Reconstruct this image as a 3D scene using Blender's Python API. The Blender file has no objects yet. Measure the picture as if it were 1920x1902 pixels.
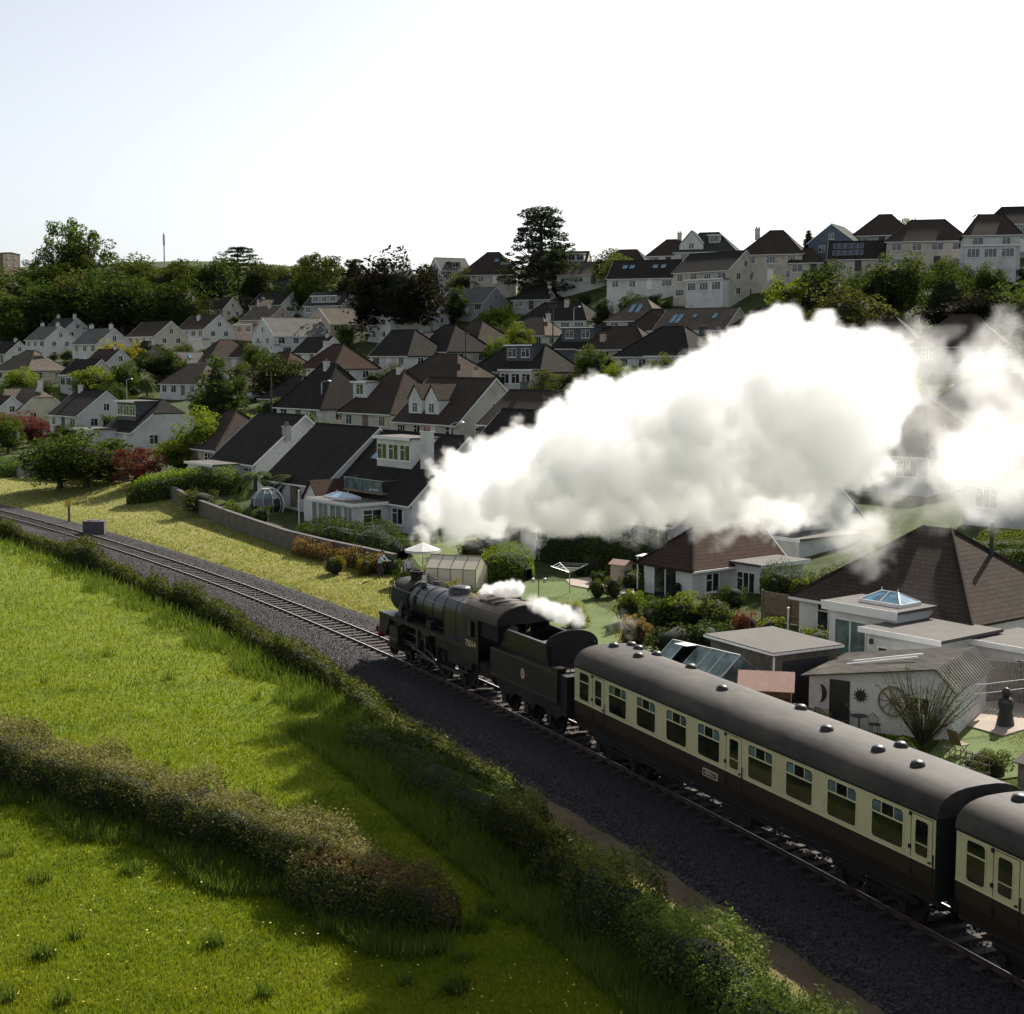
import bpy, bmesh, math, random
import numpy as np
from mathutils import Vector, Matrix

# ------------------------------------------------------------------ camera, sky, sun, exposure
SC = bpy.context.scene
COL = SC.collection
R = math.radians
F, PITCH, CAMH = 2700.0, 0.103315, 14.5562        # focal length in photo pixels, pitch down, height above rail
cam_d = bpy.data.cameras.new('camera'); cam = bpy.data.objects.new('camera', cam_d); COL.objects.link(cam)
cam.location = (0, 0, CAMH); cam.rotation_euler = (math.pi/2 - PITCH, 0, 0)
cam_d.sensor_fit = 'HORIZONTAL'; cam_d.sensor_width = 36; cam_d.lens = 36*F/1920
cam_d.clip_start = .5; cam_d.clip_end = 6000
SC.camera = cam
SUN_EL, SUN_AZ = 37.0, 31.0                        # azimuth: degrees right of the camera's forward direction
W = bpy.data.worlds.new('World'); SC.world = W; W.use_nodes = True
nt = W.node_tree; bg = nt.nodes['Background']
sky = nt.nodes.new('ShaderNodeTexSky'); sky.sky_type = 'NISHITA'; sky.sun_disc = False
sky.sun_elevation = R(SUN_EL); sky.sun_rotation = R(SUN_AZ); sky.altitude = 20
sky.air_density = .8; sky.dust_density = 1.5; sky.ozone_density = 1.5
hsv = nt.nodes.new('ShaderNodeHueSaturation'); hsv.inputs['Saturation'].default_value = .36; nt.links.new(sky.outputs[0], hsv.inputs['Color']); nt.links.new(hsv.outputs[0], bg.inputs[0]); bg.inputs[1].default_value = 0.09
sun_d = bpy.data.lights.new('sun', 'SUN'); sun_d.energy = 5.0; sun_d.angle = R(.55); sun_d.color = (1, .93, .82)
sun = bpy.data.objects.new('sun', sun_d); COL.objects.link(sun)
sv = Vector((math.sin(R(SUN_AZ))*math.cos(R(SUN_EL)), math.cos(R(SUN_AZ))*math.cos(R(SUN_EL)), math.sin(R(SUN_EL))))
sun.rotation_euler = sv.to_track_quat('Z', 'Y').to_euler(); sun.location = (40, 60, 90)
vs = SC.view_settings
vs.view_transform = 'Standard'; vs.look = 'None'; vs.gamma = 1; vs.use_curve_mapping = False; vs.exposure = 0.7
cy = SC.cycles
cy.use_denoising = True; cy.max_bounces = 14; cy.diffuse_bounces = 3; cy.glossy_bounces = 3; cy.transmission_bounces = 4
cy.transparent_max_bounces = 8; cy.volume_bounces = 14; cy.volume_step_rate = 1.0; cy.volume_max_steps = 512
cy.caustics_reflective = False; cy.caustics_refractive = False; cy.use_adaptive_sampling = True; cy.adaptive_threshold = .02
cy.sample_clamp_indirect = 8.0
RNG = np.random.default_rng(7); random.seed(7)

# ------------------------------------------------------------------ the track's centre line, terrain and pixel rays
TH0, K1, K2, X0, Y0 = -1.1171935, -.0025270825, 4.759e-6, 3.52984, 52.95407
S_ = np.linspace(-330, 60, 1561); Sc_ = np.clip(S_, -130, 60); HD = TH0+K1*Sc_+K2*Sc_*abs(Sc_)
_h = (HD[:-1]+HD[1:])/2; _ds = S_[1]-S_[0]
TX = np.concatenate([[0], np.cumsum(np.cos(_h)*_ds)]); TY = np.concatenate([[0], np.cumsum(np.sin(_h)*_ds)])
_i = int(np.argmin(abs(S_))); TX += X0-TX[_i]; TY += Y0-TY[_i]
NX, NY = -np.sin(HD), np.cos(HD)                  # +q is the town side, -q the field side
def tp(s, q=0.0):                                 # plan position at distance s along the track, offset q
    h = np.interp(s, S_, HD)
    return np.interp(s, S_, TX)-q*np.sin(h), np.interp(s, S_, TY)+q*np.cos(h)
def thead(s): return float(np.interp(s, S_, HD))
def sq(x, y):
    x = np.atleast_1d(np.asarray(x, float)); y = np.atleast_1d(np.asarray(y, float)); s = np.zeros_like(x); q = np.zeros_like(x)
    for a in range(0, len(x), 6000):
        b = slice(a, a+6000)
        i = ((x[b, None]-TX[None, ::8])**2+(y[b, None]-TY[None, ::8])**2).argmin(1)*8
        dx = x[b]-TX[i]; dy = y[b]-TY[i]
        q[b] = dx*NX[i]+dy*NY[i]; s[b] = S_[i]+dx*np.cos(HD[i])+dy*np.sin(HD[i])
    return s, q
def ray(u, v):
    a = (u-960)/F; b = -(v-951)/F; c, s = math.cos(PITCH), math.sin(PITCH)
    return np.array([a, c+b*s, -s+b*c])
def gz(u, v, z=0.0):
    r = ray(u, v); t = (z-CAMH)/r[2]; return r*t+np.array([0, 0, CAMH])
def at_d(u, v, d):                                # point on a pixel ray at plan distance d
    r = ray(u, v); t = d/r[1]; return r*t+np.array([0, 0, CAMH])
# ground seen at (pixel u, pixel v) lies about this far away: from the rail level below and the size of the houses standing there
CTRL = [(60,895,172),(110,815,232),(250,805,215),(100,700,300),(100,655,390),(230,655,370),(100,570,450),(60,500,560),(200,500,560),(250,560,450),
 (400,860,160),(500,905,137),(330,830,190),(400,740,285),(480,700,290),(330,660,340),(460,655,350),(560,650,345),(400,570,430),(560,560,420),(430,500,560),(600,505,520),
 (600,775,200),(750,770,190),(640,700,250),(720,615,335),(640,590,380),(760,835,165),(870,825,170),(700,680,265),(850,727,230),(860,667,270),(1000,710,225),
 (1000,620,310),(930,575,340),(950,510,350),(1100,620,290),(1080,520,345),(1130,700,220),(980,1035,99),(1150,1035,97),(1300,700,215),(1250,640,250),
 (1200,560,280),(1300,548,268),(1300,490,310),(1300,1130,80),(1420,640,225),(1450,525,265),(1600,1240,66),(1850,1100,76),(1800,990,95),(1700,830,135),(1500,850,135),
 (1700,640,205),(1600,540,250),(1700,540,245),(1850,522,235),(1600,480,290),(1750,470,285),(1500,470,300),(1880,440,280),(1420,980,100),(1250,850,140),(690,975,120),(620,955,124)]
_P = [at_d(*c) for c in CTRL]
for s in range(-300, 60, 24):
    for q in (2, 9): x, y = tp(s, q); _P.append(np.array([x, y, 0.15 if q == 9 else 0]))
for x, y, z in ((-230,720,38),(-60,600,32),(0,470,33),(0,650,28),(60,400,31),(100,340,30),(140,320,29),(150,560,20),(280,460,20),(150,200,18),(230,310,26),(110,110,6),(70,55,1.5),(-380,600,40),(-300,440,16),(-180,330,8),(0,950,25),(350,850,20),(-450,950,35)): _P.append(np.array([x, y, z]))
_P = np.array(_P)
def _U(d2): return np.where(d2 > 1e-9, .5*d2*np.log(np.maximum(d2, 1e-9)), 0)
_n = len(_P); _A = np.zeros((_n+3, _n+3)); _q = _P[:, :2]/100
_A[:_n, :_n] = _U(((_q[:, None]-_q[None])**2).sum(-1))+np.eye(_n)*.012
_A[:_n, _n] = 1; _A[:_n, _n+1:] = _q; _A[_n, :_n] = 1; _A[_n+1:, :_n] = _q.T
_w = np.linalg.solve(_A, np.concatenate([_P[:, 2], [0, 0, 0]]))
def sstep(a, b, x):
    t = np.clip((x-a)/(b-a), 0, 1); return t*t*(3-2*t)
def T(x, y):
    x = np.atleast_1d(np.asarray(x, float)); y = np.atleast_1d(np.asarray(y, float))
    p = np.stack([x, y], -1)/100; z = np.zeros(len(x))
    for a in range(0, len(x), 20000):
        b = slice(a, a+20000)
        z[b] = _U(((p[b, None]-_q[None])**2).sum(-1))@_w[:_n]+_w[_n]+p[b]@_w[_n+1:]
    s, q = sq(x, y)
    z = np.clip(z, 0, 62)*sstep(6, 15, q)
    return z + .25*sstep(3, 8, q)*(1-sstep(12, 20, q)) - .55*sstep(-6.4, -4.5, q)*(1-sstep(2.3, 3.3, q))
def T1(x, y): return float(T(x, y)[0])
_t = np.concatenate([np.arange(24, 140, .5), np.arange(140, 720, 1.25)])
def hit(u, v, h=0.0):                             # where a pixel ray comes down to height h above the ground
    r = ray(u, v); r = r/r[1]; P = r[None]*_t[:, None]+np.array([0, 0, CAMH])
    e = P[:, 2]-h-T(P[:, 0], P[:, 1]); k = np.nonzero((e[:-1] >= 0) & (e[1:] < 0))[0]
    if len(k) == 0: t = _t[int(np.argmin(np.where(_t > 90, abs(e), 1e9)))]
    else: i = k[0]; t = _t[i]+(_t[i+1]-_t[i])*e[i]/(e[i]-e[i+1])
    p = r*t; return float(p[0]), float(p[1]), T1(p[0], p[1])

# ------------------------------------------------------------------ mesh helpers
class MB:
    def __init__(s): s.v = []; s.f = []; s.m = []; s.uv = []
    def add(s, vs, fs, m=0):
        o = len(s.v); s.v += [tuple(p) for p in vs]
        for f in fs: s.f.append(tuple(i+o for i in f)); s.m.append(m)
        return s
    def box(s, x0, x1, y0, y1, z0, z1, m=0):
        return s.add([(x0,y0,z0),(x1,y0,z0),(x1,y1,z0),(x0,y1,z0),(x0,y0,z1),(x1,y0,z1),(x1,y1,z1),(x0,y1,z1)],
                     [(3,2,1,0),(4,5,6,7),(0,1,5,4),(1,2,6,5),(2,3,7,6),(3,0,4,7)], m)
    def cbox(s, c, d, m=0): return s.box(c[0]-d[0]/2, c[0]+d[0]/2, c[1]-d[1]/2, c[1]+d[1]/2, c[2]-d[2]/2, c[2]+d[2]/2, m)
    def prism(s, poly, axis, a, b, m=0):          # polygon in the other two axes swept along axis from a to b
        def P(p, t): return (t, p[0], p[1]) if axis == 0 else ((p[0], t, p[1]) if axis == 1 else (p[0], p[1], t))
        n = len(poly); vs = [P(p, a) for p in poly]+[P(p, b) for p in poly]
        fs = [tuple(range(n))[::-1], tuple(range(n, 2*n))]+[(i, (i+1) % n, n+(i+1) % n, n+i) for i in range(n)]
        return s.add(vs, fs, m)
    def tube(s, pts, r, n=8, m=0, caps=True):
        pts = [Vector(p) for p in pts]; rr = r if isinstance(r, (list, tuple)) else [r]*len(pts); rings = []
        for i, p in enumerate(pts):
            t = (pts[min(i+1, len(pts)-1)]-pts[max(i-1, 0)]).normalized()
            a = t.orthogonal().normalized() if i == 0 else (a-t*a.dot(t)).normalized()
            b = t.cross(a); rings.append([p+(a*math.cos(2*math.pi*k/n)+b*math.sin(2*math.pi*k/n))*rr[i] for k in range(n)])
        vs = [v for g in rings for v in g]; fs = []
        for i in range(len(pts)-1):
            for k in range(n): fs.append((i*n+k, i*n+(k+1) % n, (i+1)*n+(k+1) % n, (i+1)*n+k))
        if caps: fs += [tuple(range(n))[::-1], tuple(range((len(pts)-1)*n, len(pts)*n))]
        return s.add(vs, fs, m)
    def lathe(s, prof, n=24, axis='z', c=(0,0,0), m=0):   # prof: (r, h)
        vs = []; fs = []
        for r, h in prof:
            for k in range(n):
                a = 2*math.pi*k/n; x, y = r*math.cos(a), r*math.sin(a)
                vs.append((c[0]+x, c[1]+y, c[2]+h) if axis == 'z' else ((c[0]+h, c[1]+x, c[2]+y) if axis == 'x' else (c[0]+x, c[1]+h, c[2]+y)))
        for i in range(len(prof)-1):
            for k in range(n): fs.append((i*n+k, i*n+(k+1) % n, (i+1)*n+(k+1) % n, (i+1)*n+k))
        fs += [tuple(range(n))[::-1], tuple(range((len(prof)-1)*n, len(prof)*n))]
        return s.add(vs, fs, m)
    def mesh(s, name):
        me = bpy.data.meshes.new(name); me.from_pydata(s.v, [], s.f)
        if any(s.m): me.polygons.foreach_set('material_index', s.m)
        return me
def fix_normals(me):
    b = bmesh.new(); b.from_mesh(me); bmesh.ops.recalc_face_normals(b, faces=b.faces); b.to_mesh(me); b.free()
def smooth(me, ang=40):
    me.polygons.foreach_set('use_smooth', [True]*len(me.polygons))
    try: me.set_sharp_from_angle(angle=R(ang))
    except Exception: pass
def link(name, data, parent=None, loc=(0,0,0), rz=0.0, mats=None):
    o = bpy.data.objects.new(name, data); COL.objects.link(o); o.location = loc; o.rotation_euler = (0, 0, rz)
    if parent is not None: o.parent = parent
    if mats is not None and data is not None and len(data.materials) == 0:
        for m in (mats if isinstance(mats, (list, tuple)) else [mats]): data.materials.append(m)
    return o
def part(name, mb, mats, parent=None, loc=(0,0,0), rz=0.0, sm=None, fix=True):
    me = mb.mesh(name)
    if fix: fix_normals(me)
    if sm: smooth(me, sm)
    return link(name, me, parent, loc, rz, mats)
def tag(o, label=None, cat=None, group=None, kind=None):
    if label: o['label'] = label
    if cat: o['category'] = cat
    if group: o['group'] = group
    if kind: o['kind'] = kind
    return o
def empty(name, loc=(0,0,0), rz=0.0, label=None, cat=None, group=None):
    o = link(name, None, None, loc, rz); o.empty_display_size = .3; return tag(o, label, cat, group)
def np_mesh(name, V, Fq, mats, uv=None):          # V (n,3), Fq (m,3 or 4)
    me = bpy.data.meshes.new(name); k = Fq.shape[1]
    me.vertices.add(len(V)); me.vertices.foreach_set('co', V.astype(np.float32).ravel())
    me.loops.add(Fq.size); me.loops.foreach_set('vertex_index', Fq.astype(np.int32).ravel())
    me.polygons.add(len(Fq)); me.polygons.foreach_set('loop_start', np.arange(0, Fq.size, k, dtype=np.int32))
    me.update(calc_edges=True)
    for m in (mats if isinstance(mats, (list, tuple)) else [mats]): me.materials.append(m)
    return me
def copy_tree(o, parent=None):
    c = o.copy(); COL.objects.link(c); c.parent = parent
    for ch in list(o.children): copy_tree(ch, c)
    return c

# ------------------------------------------------------------------ materials
def new_mat(name):
    m = bpy.data.materials.new(name); m.use_nodes = True; n = m.node_tree; n.nodes.clear()
    out = n.nodes.new('ShaderNodeOutputMaterial'); return m, n, out
def N(n, t, **k):
    x = n.nodes.new(t)
    for a, b in k.items(): setattr(x, a, b)
    return x
def noise(n, vec, scale, detail=4, rough=.6):
    x = N(n, 'ShaderNodeTexNoise'); x.inputs['Scale'].default_value = scale; x.inputs['Detail'].default_value = detail
    x.inputs['Roughness'].default_value = rough; n.links.new(vec, x.inputs['Vector']); return x.outputs['Fac']
def ramp(n, fac, stops):
    x = N(n, 'ShaderNodeValToRGB'); e = x.color_ramp.elements
    while len(e) < len(stops): e.new(.5)
    for i, (p, c) in enumerate(stops): e[i].position = p; e[i].color = (*c, 1)
    n.links.new(fac, x.inputs[0]); return x.outputs[0]
def mixc(n, fac, a, b, mode='MIX'):
    x = N(n, 'ShaderNodeMix', data_type='RGBA', blend_type=mode)
    for sock, val in ((x.inputs[0], fac), (x.inputs[6], a), (x.inputs[7], b)):
        if isinstance(val, (int, float)): sock.default_value = val
        elif isinstance(val, (tuple, list)): sock.default_value = (*val, 1)
        else: n.links.new(val, sock)
    return x.outputs[2]
def maprange(n, v, a, b, c=0, d=1):
    x = N(n, 'ShaderNodeMapRange', clamp=True)
    n.links.new(v, x.inputs[0])
    for i, k in enumerate((a, b, c, d)): x.inputs[i+1].default_value = k
    return x.outputs[0]
def pbsdf(n, out, col, rough=.6, metal=0, spec=.5, bump=None, bstr=.3, bdist=.02):
    b = N(n, 'ShaderNodeBsdfPrincipled')
    if isinstance(col, (tuple, list)): b.inputs['Base Color'].default_value = (*col, 1)
    else: n.links.new(col, b.inputs['Base Color'])
    if isinstance(rough, (int, float)): b.inputs['Roughness'].default_value = rough
    else: n.links.new(rough, b.inputs['Roughness'])
    b.inputs['Metallic'].default_value = metal; b.inputs['Specular IOR Level'].default_value = spec
    if bump is not None:
        p = N(n, 'ShaderNodeBump'); p.inputs['Strength'].default_value = bstr; p.inputs['Distance'].default_value = bdist
        n.links.new(bump, p.inputs['Height']); n.links.new(p.outputs[0], b.inputs['Normal'])
    n.links.new(b.outputs[0], out.inputs[0]); return b
def mul(c, k): return tuple(min(1, x*k) for x in c)
def simple(name, col, rough=.6, var=.2, scale=2.0, metal=0, spec=.5, bstr=0, dirt=None, coord='Object'):
    m, n, out = new_mat(name); tc = N(n, 'ShaderNodeTexCoord').outputs[coord]
    a = noise(n, tc, scale, 6, .65); c = ramp(n, a, [(.3, mul(col, 1-var)), (.7, mul(col, 1+var))])
    if dirt: c = mixc(n, maprange(n, noise(n, tc, scale*.37, 5, .7), .5, .68), c, dirt)
    pbsdf(n, out, c, rough, metal, spec, noise(n, tc, scale*9, 3) if bstr else None, bstr); return m
def roof_mat(name, c1, c2, moss=(.060,.058,.034), mossy=.4, rough=.95, tile=(.30, .27)):
    m, n, out = new_mat(name); tcn = N(n, 'ShaderNodeTexCoord'); uv = tcn.outputs['UV']; ob = tcn.outputs['Object']
    b = N(n, 'ShaderNodeTexBrick'); b.inputs['Scale'].default_value = 1; b.inputs['Brick Width'].default_value = tile[0]; b.inputs['Row Height'].default_value = tile[1]
    b.inputs['Mortar Size'].default_value = .022; b.inputs['Mortar Smooth'].default_value = .4; b.inputs['Bias'].default_value = 0
    b.inputs['Color1'].default_value = (*c1, 1); b.inputs['Color2'].default_value = (*c2, 1); b.inputs['Mortar'].default_value = (*mul(c1, .45), 1)
    n.links.new(uv, b.inputs['Vector'])
    c = mixc(n, maprange(n, noise(n, ob, 1.1, 6, .7), .42, .75, 0, mossy), b.outputs[0], moss)
    c = mixc(n, maprange(n, noise(n, ob, .35, 4), .3, .7, .0, .4), c, mul(c2, 1.35))
    sep = N(n, 'ShaderNodeSeparateXYZ'); n.links.new(uv, sep.inputs[0])
    mod = N(n, 'ShaderNodeMath', operation='FRACT'); dv = N(n, 'ShaderNodeMath', operation='DIVIDE'); dv.inputs[1].default_value = tile[1]
    n.links.new(sep.outputs[1], dv.inputs[0]); n.links.new(dv.outputs[0], mod.inputs[0])
    inv = N(n, 'ShaderNodeMath', operation='SUBTRACT'); inv.inputs[0].default_value = 1; n.links.new(mod.outputs[0], inv.inputs[1])
    pbsdf(n, out, c, .95, 0, .08, inv.outputs[0], .9, .035); return m
def leaf_mat(name, c1, c2, c3=None, trans=.42, scale=.9):
    m, n, out = new_mat(name); tc = N(n, 'ShaderNodeTexCoord').outputs['Object']; oi = N(n, 'ShaderNodeObjectInfo')
    a = noise(n, tc, scale, 3, .7); c = ramp(n, a, [(.35, c1), (.65, c2)])
    c = mixc(n, maprange(n, noise(n, tc, 7, 2), .45, .75, 0, .8), c, c3 or mul(c2, 1.5))
    hs = N(n, 'ShaderNodeHueSaturation'); hs.inputs['Saturation'].default_value = 1
    n.links.new(maprange(n, oi.outputs['Random'], 0, 1, .7, 1.3), hs.inputs['Value']); n.links.new(maprange(n, oi.outputs['Random'], 0, 1, .485, .515), hs.inputs['Hue'])
    n.links.new(c, hs.inputs['Color']); c = hs.outputs[0]
    d = N(n, 'ShaderNodeBsdfDiffuse'); t = N(n, 'ShaderNodeBsdfTranslucent'); g = N(n, 'ShaderNodeBsdfGlossy'); g.inputs['Roughness'].default_value = .45
    n.links.new(c, d.inputs[0]); n.links.new(mixc(n, 1.0, c, (1.25, 1.2, .55), 'MULTIPLY'), t.inputs[0]); g.inputs[0].default_value = (.9, .9, .9, 1)
    mx = N(n, 'ShaderNodeMixShader'); mx.inputs[0].default_value = trans; n.links.new(d.outputs[0], mx.inputs[1]); n.links.new(t.outputs[0], mx.inputs[2])
    m2 = N(n, 'ShaderNodeMixShader'); m2.inputs[0].default_value = .006; n.links.new(mx.outputs[0], m2.inputs[1]); n.links.new(g.outputs[0], m2.inputs[2])
    n.links.new(m2.outputs[0], out.inputs[0]); return m
def glass_mat(name, col=(.02,.025,.028), rough=.06, spec=.7):
    m, n, out = new_mat(name); tc = N(n, 'ShaderNodeTexCoord').outputs['Object']
    c = ramp(n, noise(n, tc, 1.3, 2), [(.35, mul(col, .6)), (.7, mul(col, 1.6))]); pbsdf(n, out, c, rough, 0, spec); return m
M = {}
def w_(k, col, **kw): M[k] = simple(k, col, **kw)
w_('white_render', (.62,.62,.61), rough=.85, var=.07, scale=1.2, bstr=.12, dirt=(.45,.45,.43)); w_('cream_render', (.54,.50,.42), rough=.85, var=.08, scale=1.2, bstr=.12, dirt=(.37,.34,.28))
w_('grey_render', (.34,.34,.34), rough=.85, var=.08, scale=1.2, bstr=.1, dirt=(.34,.34,.33)); w_('pink_render', (.46,.36,.30), rough=.85, var=.08, scale=1.2, dirt=(.44,.35,.3))
w_('stone_wall', (.135,.12,.10), rough=.9, var=.35, scale=3, bstr=.5, dirt=(.075,.078,.05)); w_('blue_cladding', (.10,.13,.17), rough=.7, var=.15, scale=2)
w_('slate_cladding', (.07,.075,.085), rough=.6, var=.25, scale=3); w_('white_paint', (.78,.78,.77), rough=.45, var=.04, scale=3); w_('dark_paint', (.03,.03,.032), rough=.5, var=.2, scale=3)
w_('chimney_brick', (.26,.15,.11), rough=.9, var=.3, scale=6, bstr=.3); w_('terracotta', (.20,.10,.07), rough=.8, var=.2, scale=4); w_('lead', (.16,.17,.18), rough=.6, var=.2, scale=3)
w_('felt_roof', (.088,.080,.073), rough=.9, var=.16, scale=1.5, bstr=.3, dirt=(.115,.104,.093)); w_('timber', (.20,.15,.10), rough=.85, var=.3, scale=4); w_('grey_timber', (.22,.20,.18), rough=.9, var=.3, scale=4)
w_('red_timber', (.13,.055,.04), rough=.8, var=.2, scale=3); w_('pink_felt', (.42,.27,.22), rough=.9, var=.12, scale=3); w_('paving', (.36,.30,.25), rough=.9, var=.15, scale=2, bstr=.3)
w_('steel', (.35,.35,.36), rough=.35, var=.1, scale=3, metal=1); w_('galvanised', (.45,.46,.47), rough=.45, var=.1, scale=3, metal=.6); w_('yellow_paint', (.55,.40,.05), rough=.6, var=.1)
w_('concrete', (.09,.08,.085), rough=.95, var=.25, scale=3, bstr=.4); w_('bark', (.07,.055,.04), rough=.95, var=.35, scale=5, bstr=.5); w_('soil', (.09,.06,.04), rough=1, var=.3, scale=3)
M['pane'] = glass_mat('window_glass'); M['pale_pane'] = glass_mat('greenhouse_glass', (.10,.15,.15), .1); M['blue_pane'] = glass_mat('rooflight_glass', (.12,.27,.38), .08)
w_('poly_sheet', (.62,.58,.44), rough=.4, var=.1, scale=2); w_('solar', (.02,.025,.05), rough=.2, var=.2, scale=2)
M['roof_dark'] = roof_mat('dark_slate_roof', (.022,.020,.020), (.032,.028,.027)); M['roof_brown'] = roof_mat('brown_tile_roof', (.042,.033,.028), (.062,.048,.039))
M['roof_red'] = roof_mat('red_brown_tile_roof', (.050,.031,.025), (.068,.041,.032), mossy=.3); M['roof_tan'] = roof_mat('weathered_tan_roof', (.10,.084,.068), (.135,.112,.09))
M['roof_grey'] = roof_mat('pale_grey_roof', (.115,.11,.105), (.155,.15,.14), mossy=.3); M['roof_green'] = roof_mat('green_grey_roof', (.042,.050,.044), (.060,.070,.060))
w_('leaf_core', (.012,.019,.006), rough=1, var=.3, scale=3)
LEAF = dict(dark=((.032,.052,.014), (.050,.078,.020), (.080,.110,.030)), mid=((.050,.080,.016), (.075,.115,.024), (.12,.155,.035)), olive=((.062,.080,.026), (.095,.112,.038), (.14,.155,.06)),
  lime=((.11,.165,.018), (.17,.23,.025), (.25,.28,.04)), gold=((.16,.17,.02), (.24,.22,.03), (.32,.28,.05)), copper=((.014,.014,.012), (.020,.018,.015), (.030,.026,.021)),
  red=((.085,.025,.030), (.13,.035,.04), (.17,.06,.06)), blue=((.030,.045,.030), (.048,.066,.042), (.070,.092,.058)), palm=((.05,.07,.025), (.08,.10,.04), (.14,.16,.08)), dry=((.16,.10,.045), (.22,.14,.06), (.30,.20,.10)))
for k, c in LEAF.items(): M['leaf_'+k] = leaf_mat('leaf_'+k, *c)

def lattice_noise(P, scale, seed):
    r = np.random.default_rng(seed); n = 32; L = r.random((n, n, n), dtype=np.float32)
    p = P*scale; i = np.floor(p).astype(np.int32); f = (p-i).astype(np.float32); f = f*f*(3-2*f); i0 = i % n; i1 = (i+1) % n; o = 0
    for a in (0, 1):
        for b in (0, 1):
            for c in (0, 1):
                w = (f[..., 0] if a else 1-f[..., 0])*(f[..., 1] if b else 1-f[..., 1])*(f[..., 2] if c else 1-f[..., 2])
                o = o+w*L[(i1 if a else i0)[..., 0], (i1 if b else i0)[..., 1], (i1 if c else i0)[..., 2]]
    return o
# ------------------------------------------------------------------ ground sheet, ballast, rails, sleepers
def ground_material():
    m, n, out = new_mat('ground'); tc = N(n, 'ShaderNodeTexCoord').outputs['Object']
    at = N(n, 'ShaderNodeAttribute', attribute_name='q').outputs['Fac']; hl = N(n, 'ShaderNodeAttribute', attribute_name='town').outputs['Fac']
    nb = noise(n, tc, .12, 4, .6); nm = noise(n, tc, .55, 5, .65); nf = noise(n, tc, 6, 4, .7)
    field = ramp(n, nm, [(.30, (.11,.155,.014)), (.52, (.15,.20,.016)), (.75, (.195,.23,.022))])
    field = mixc(n, maprange(n, nb, .35, .65, 0, .5), field, (.17,.20,.026)); field = mixc(n, maprange(n, noise(n, tc, .28, 5, .7), .50, .66, 0, .75), field, (.075,.118,.012))
    field = mixc(n, maprange(n, nf, .35, .65, 0, .5), field, (.08,.13,.012))
    verge = ramp(n, nm, [(.30, (.10,.078,.055)), (.55, (.15,.115,.078)), (.75, (.13,.13,.06))])
    dry = ramp(n, noise(n, tc, .9, 6, .75), [(.30, (.15,.175,.035)), (.48, (.22,.225,.065)), (.66, (.31,.28,.13))])
    dry = mixc(n, maprange(n, noise(n, tc, .22, 4), .45, .62, 0, .7), dry, (.17,.20,.035))
    dry = mixc(n, maprange(n, nf, .45, .7, 0, .35), dry, (.19,.165,.065))
    garden = ramp(n, nm, [(.30, (.030,.045,.014)), (.5, (.055,.075,.022)), (.72, (.085,.10,.035))])
    garden = mixc(n, maprange(n, nb, .55, .75, 0, .6), garden, (.08,.07,.055))
    wob = N(n, 'ShaderNodeMath', operation='MULTIPLY_ADD'); n.links.new(nm, wob.inputs[0]); wob.inputs[1].default_value = 2.4; n.links.new(at, wob.inputs[2])
    q = wob.outputs[0]                               # q + about 1.2
    c = mixc(n, maprange(n, q, -5.4, -4.4), field, verge)
    c = mixc(n, maprange(n, q, 2.6, 4.6), c, dry)
    c = mixc(n, maprange(n, hl, .35, .65), c, garden)
    pbsdf(n, out, c, .95, 0, .15, nf, .8, .12); return m
gx = np.concatenate([np.arange(-600, -240, 20.), np.arange(-240, -80, 5.), np.arange(-80, 60, 1.25), np.arange(60, 140, 4.), np.arange(140, 601, 20.)])
gy = np.concatenate([np.arange(-60, 20, 8.), np.arange(20, 180, 1.25), np.arange(180, 620, 5.), np.arange(620, 1500, 40.)])
GX, GY = np.meshgrid(gx, gy); gxf, gyf = GX.ravel(), GY.ravel(); GZ = T(gxf, gyf); gs, gq = sq(gxf, gyf)
GZ = GZ+np.where(gq < -7.5, .10*np.sin(gxf*.31+1)*np.sin(gyf*.23), 0)+0
nxg, nyg = len(gx), len(gy); ii = np.arange(nxg*nyg).reshape(nyg, nxg)
Fg = np.stack([ii[:-1, :-1], ii[:-1, 1:], ii[1:, 1:], ii[1:, :-1]], -1).reshape(-1, 4)
gm = np_mesh('ground', np.stack([gxf, gyf, GZ], -1), Fg, ground_material())
# boundary between the railway's dry grass and the gardens, as offset q over distance s
BS = np.array([-330, -150, -131, -118, -104, -100, -77, -54, -42, -31, -20, -8, 60]); BQ = np.array([12, 12, 12.5, 17.0, 15.6, 15.2, 11.2, 9.2, 10, 9.6, 6.5, 5.2, 5.2])
for nm_, val in (('q', gq), ('town', np.clip((gq-np.interp(gs, BS, BQ))/1.2+.5, 0, 1))):
    a = gm.attributes.new(nm_, 'FLOAT', 'POINT'); a.data.foreach_set('value', val.astype(np.float32))
smooth(gm, 180)
tag(link('ground', gm), 'green field, dry railway verge and rising garden hillside', None, None, 'structure')

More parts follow.
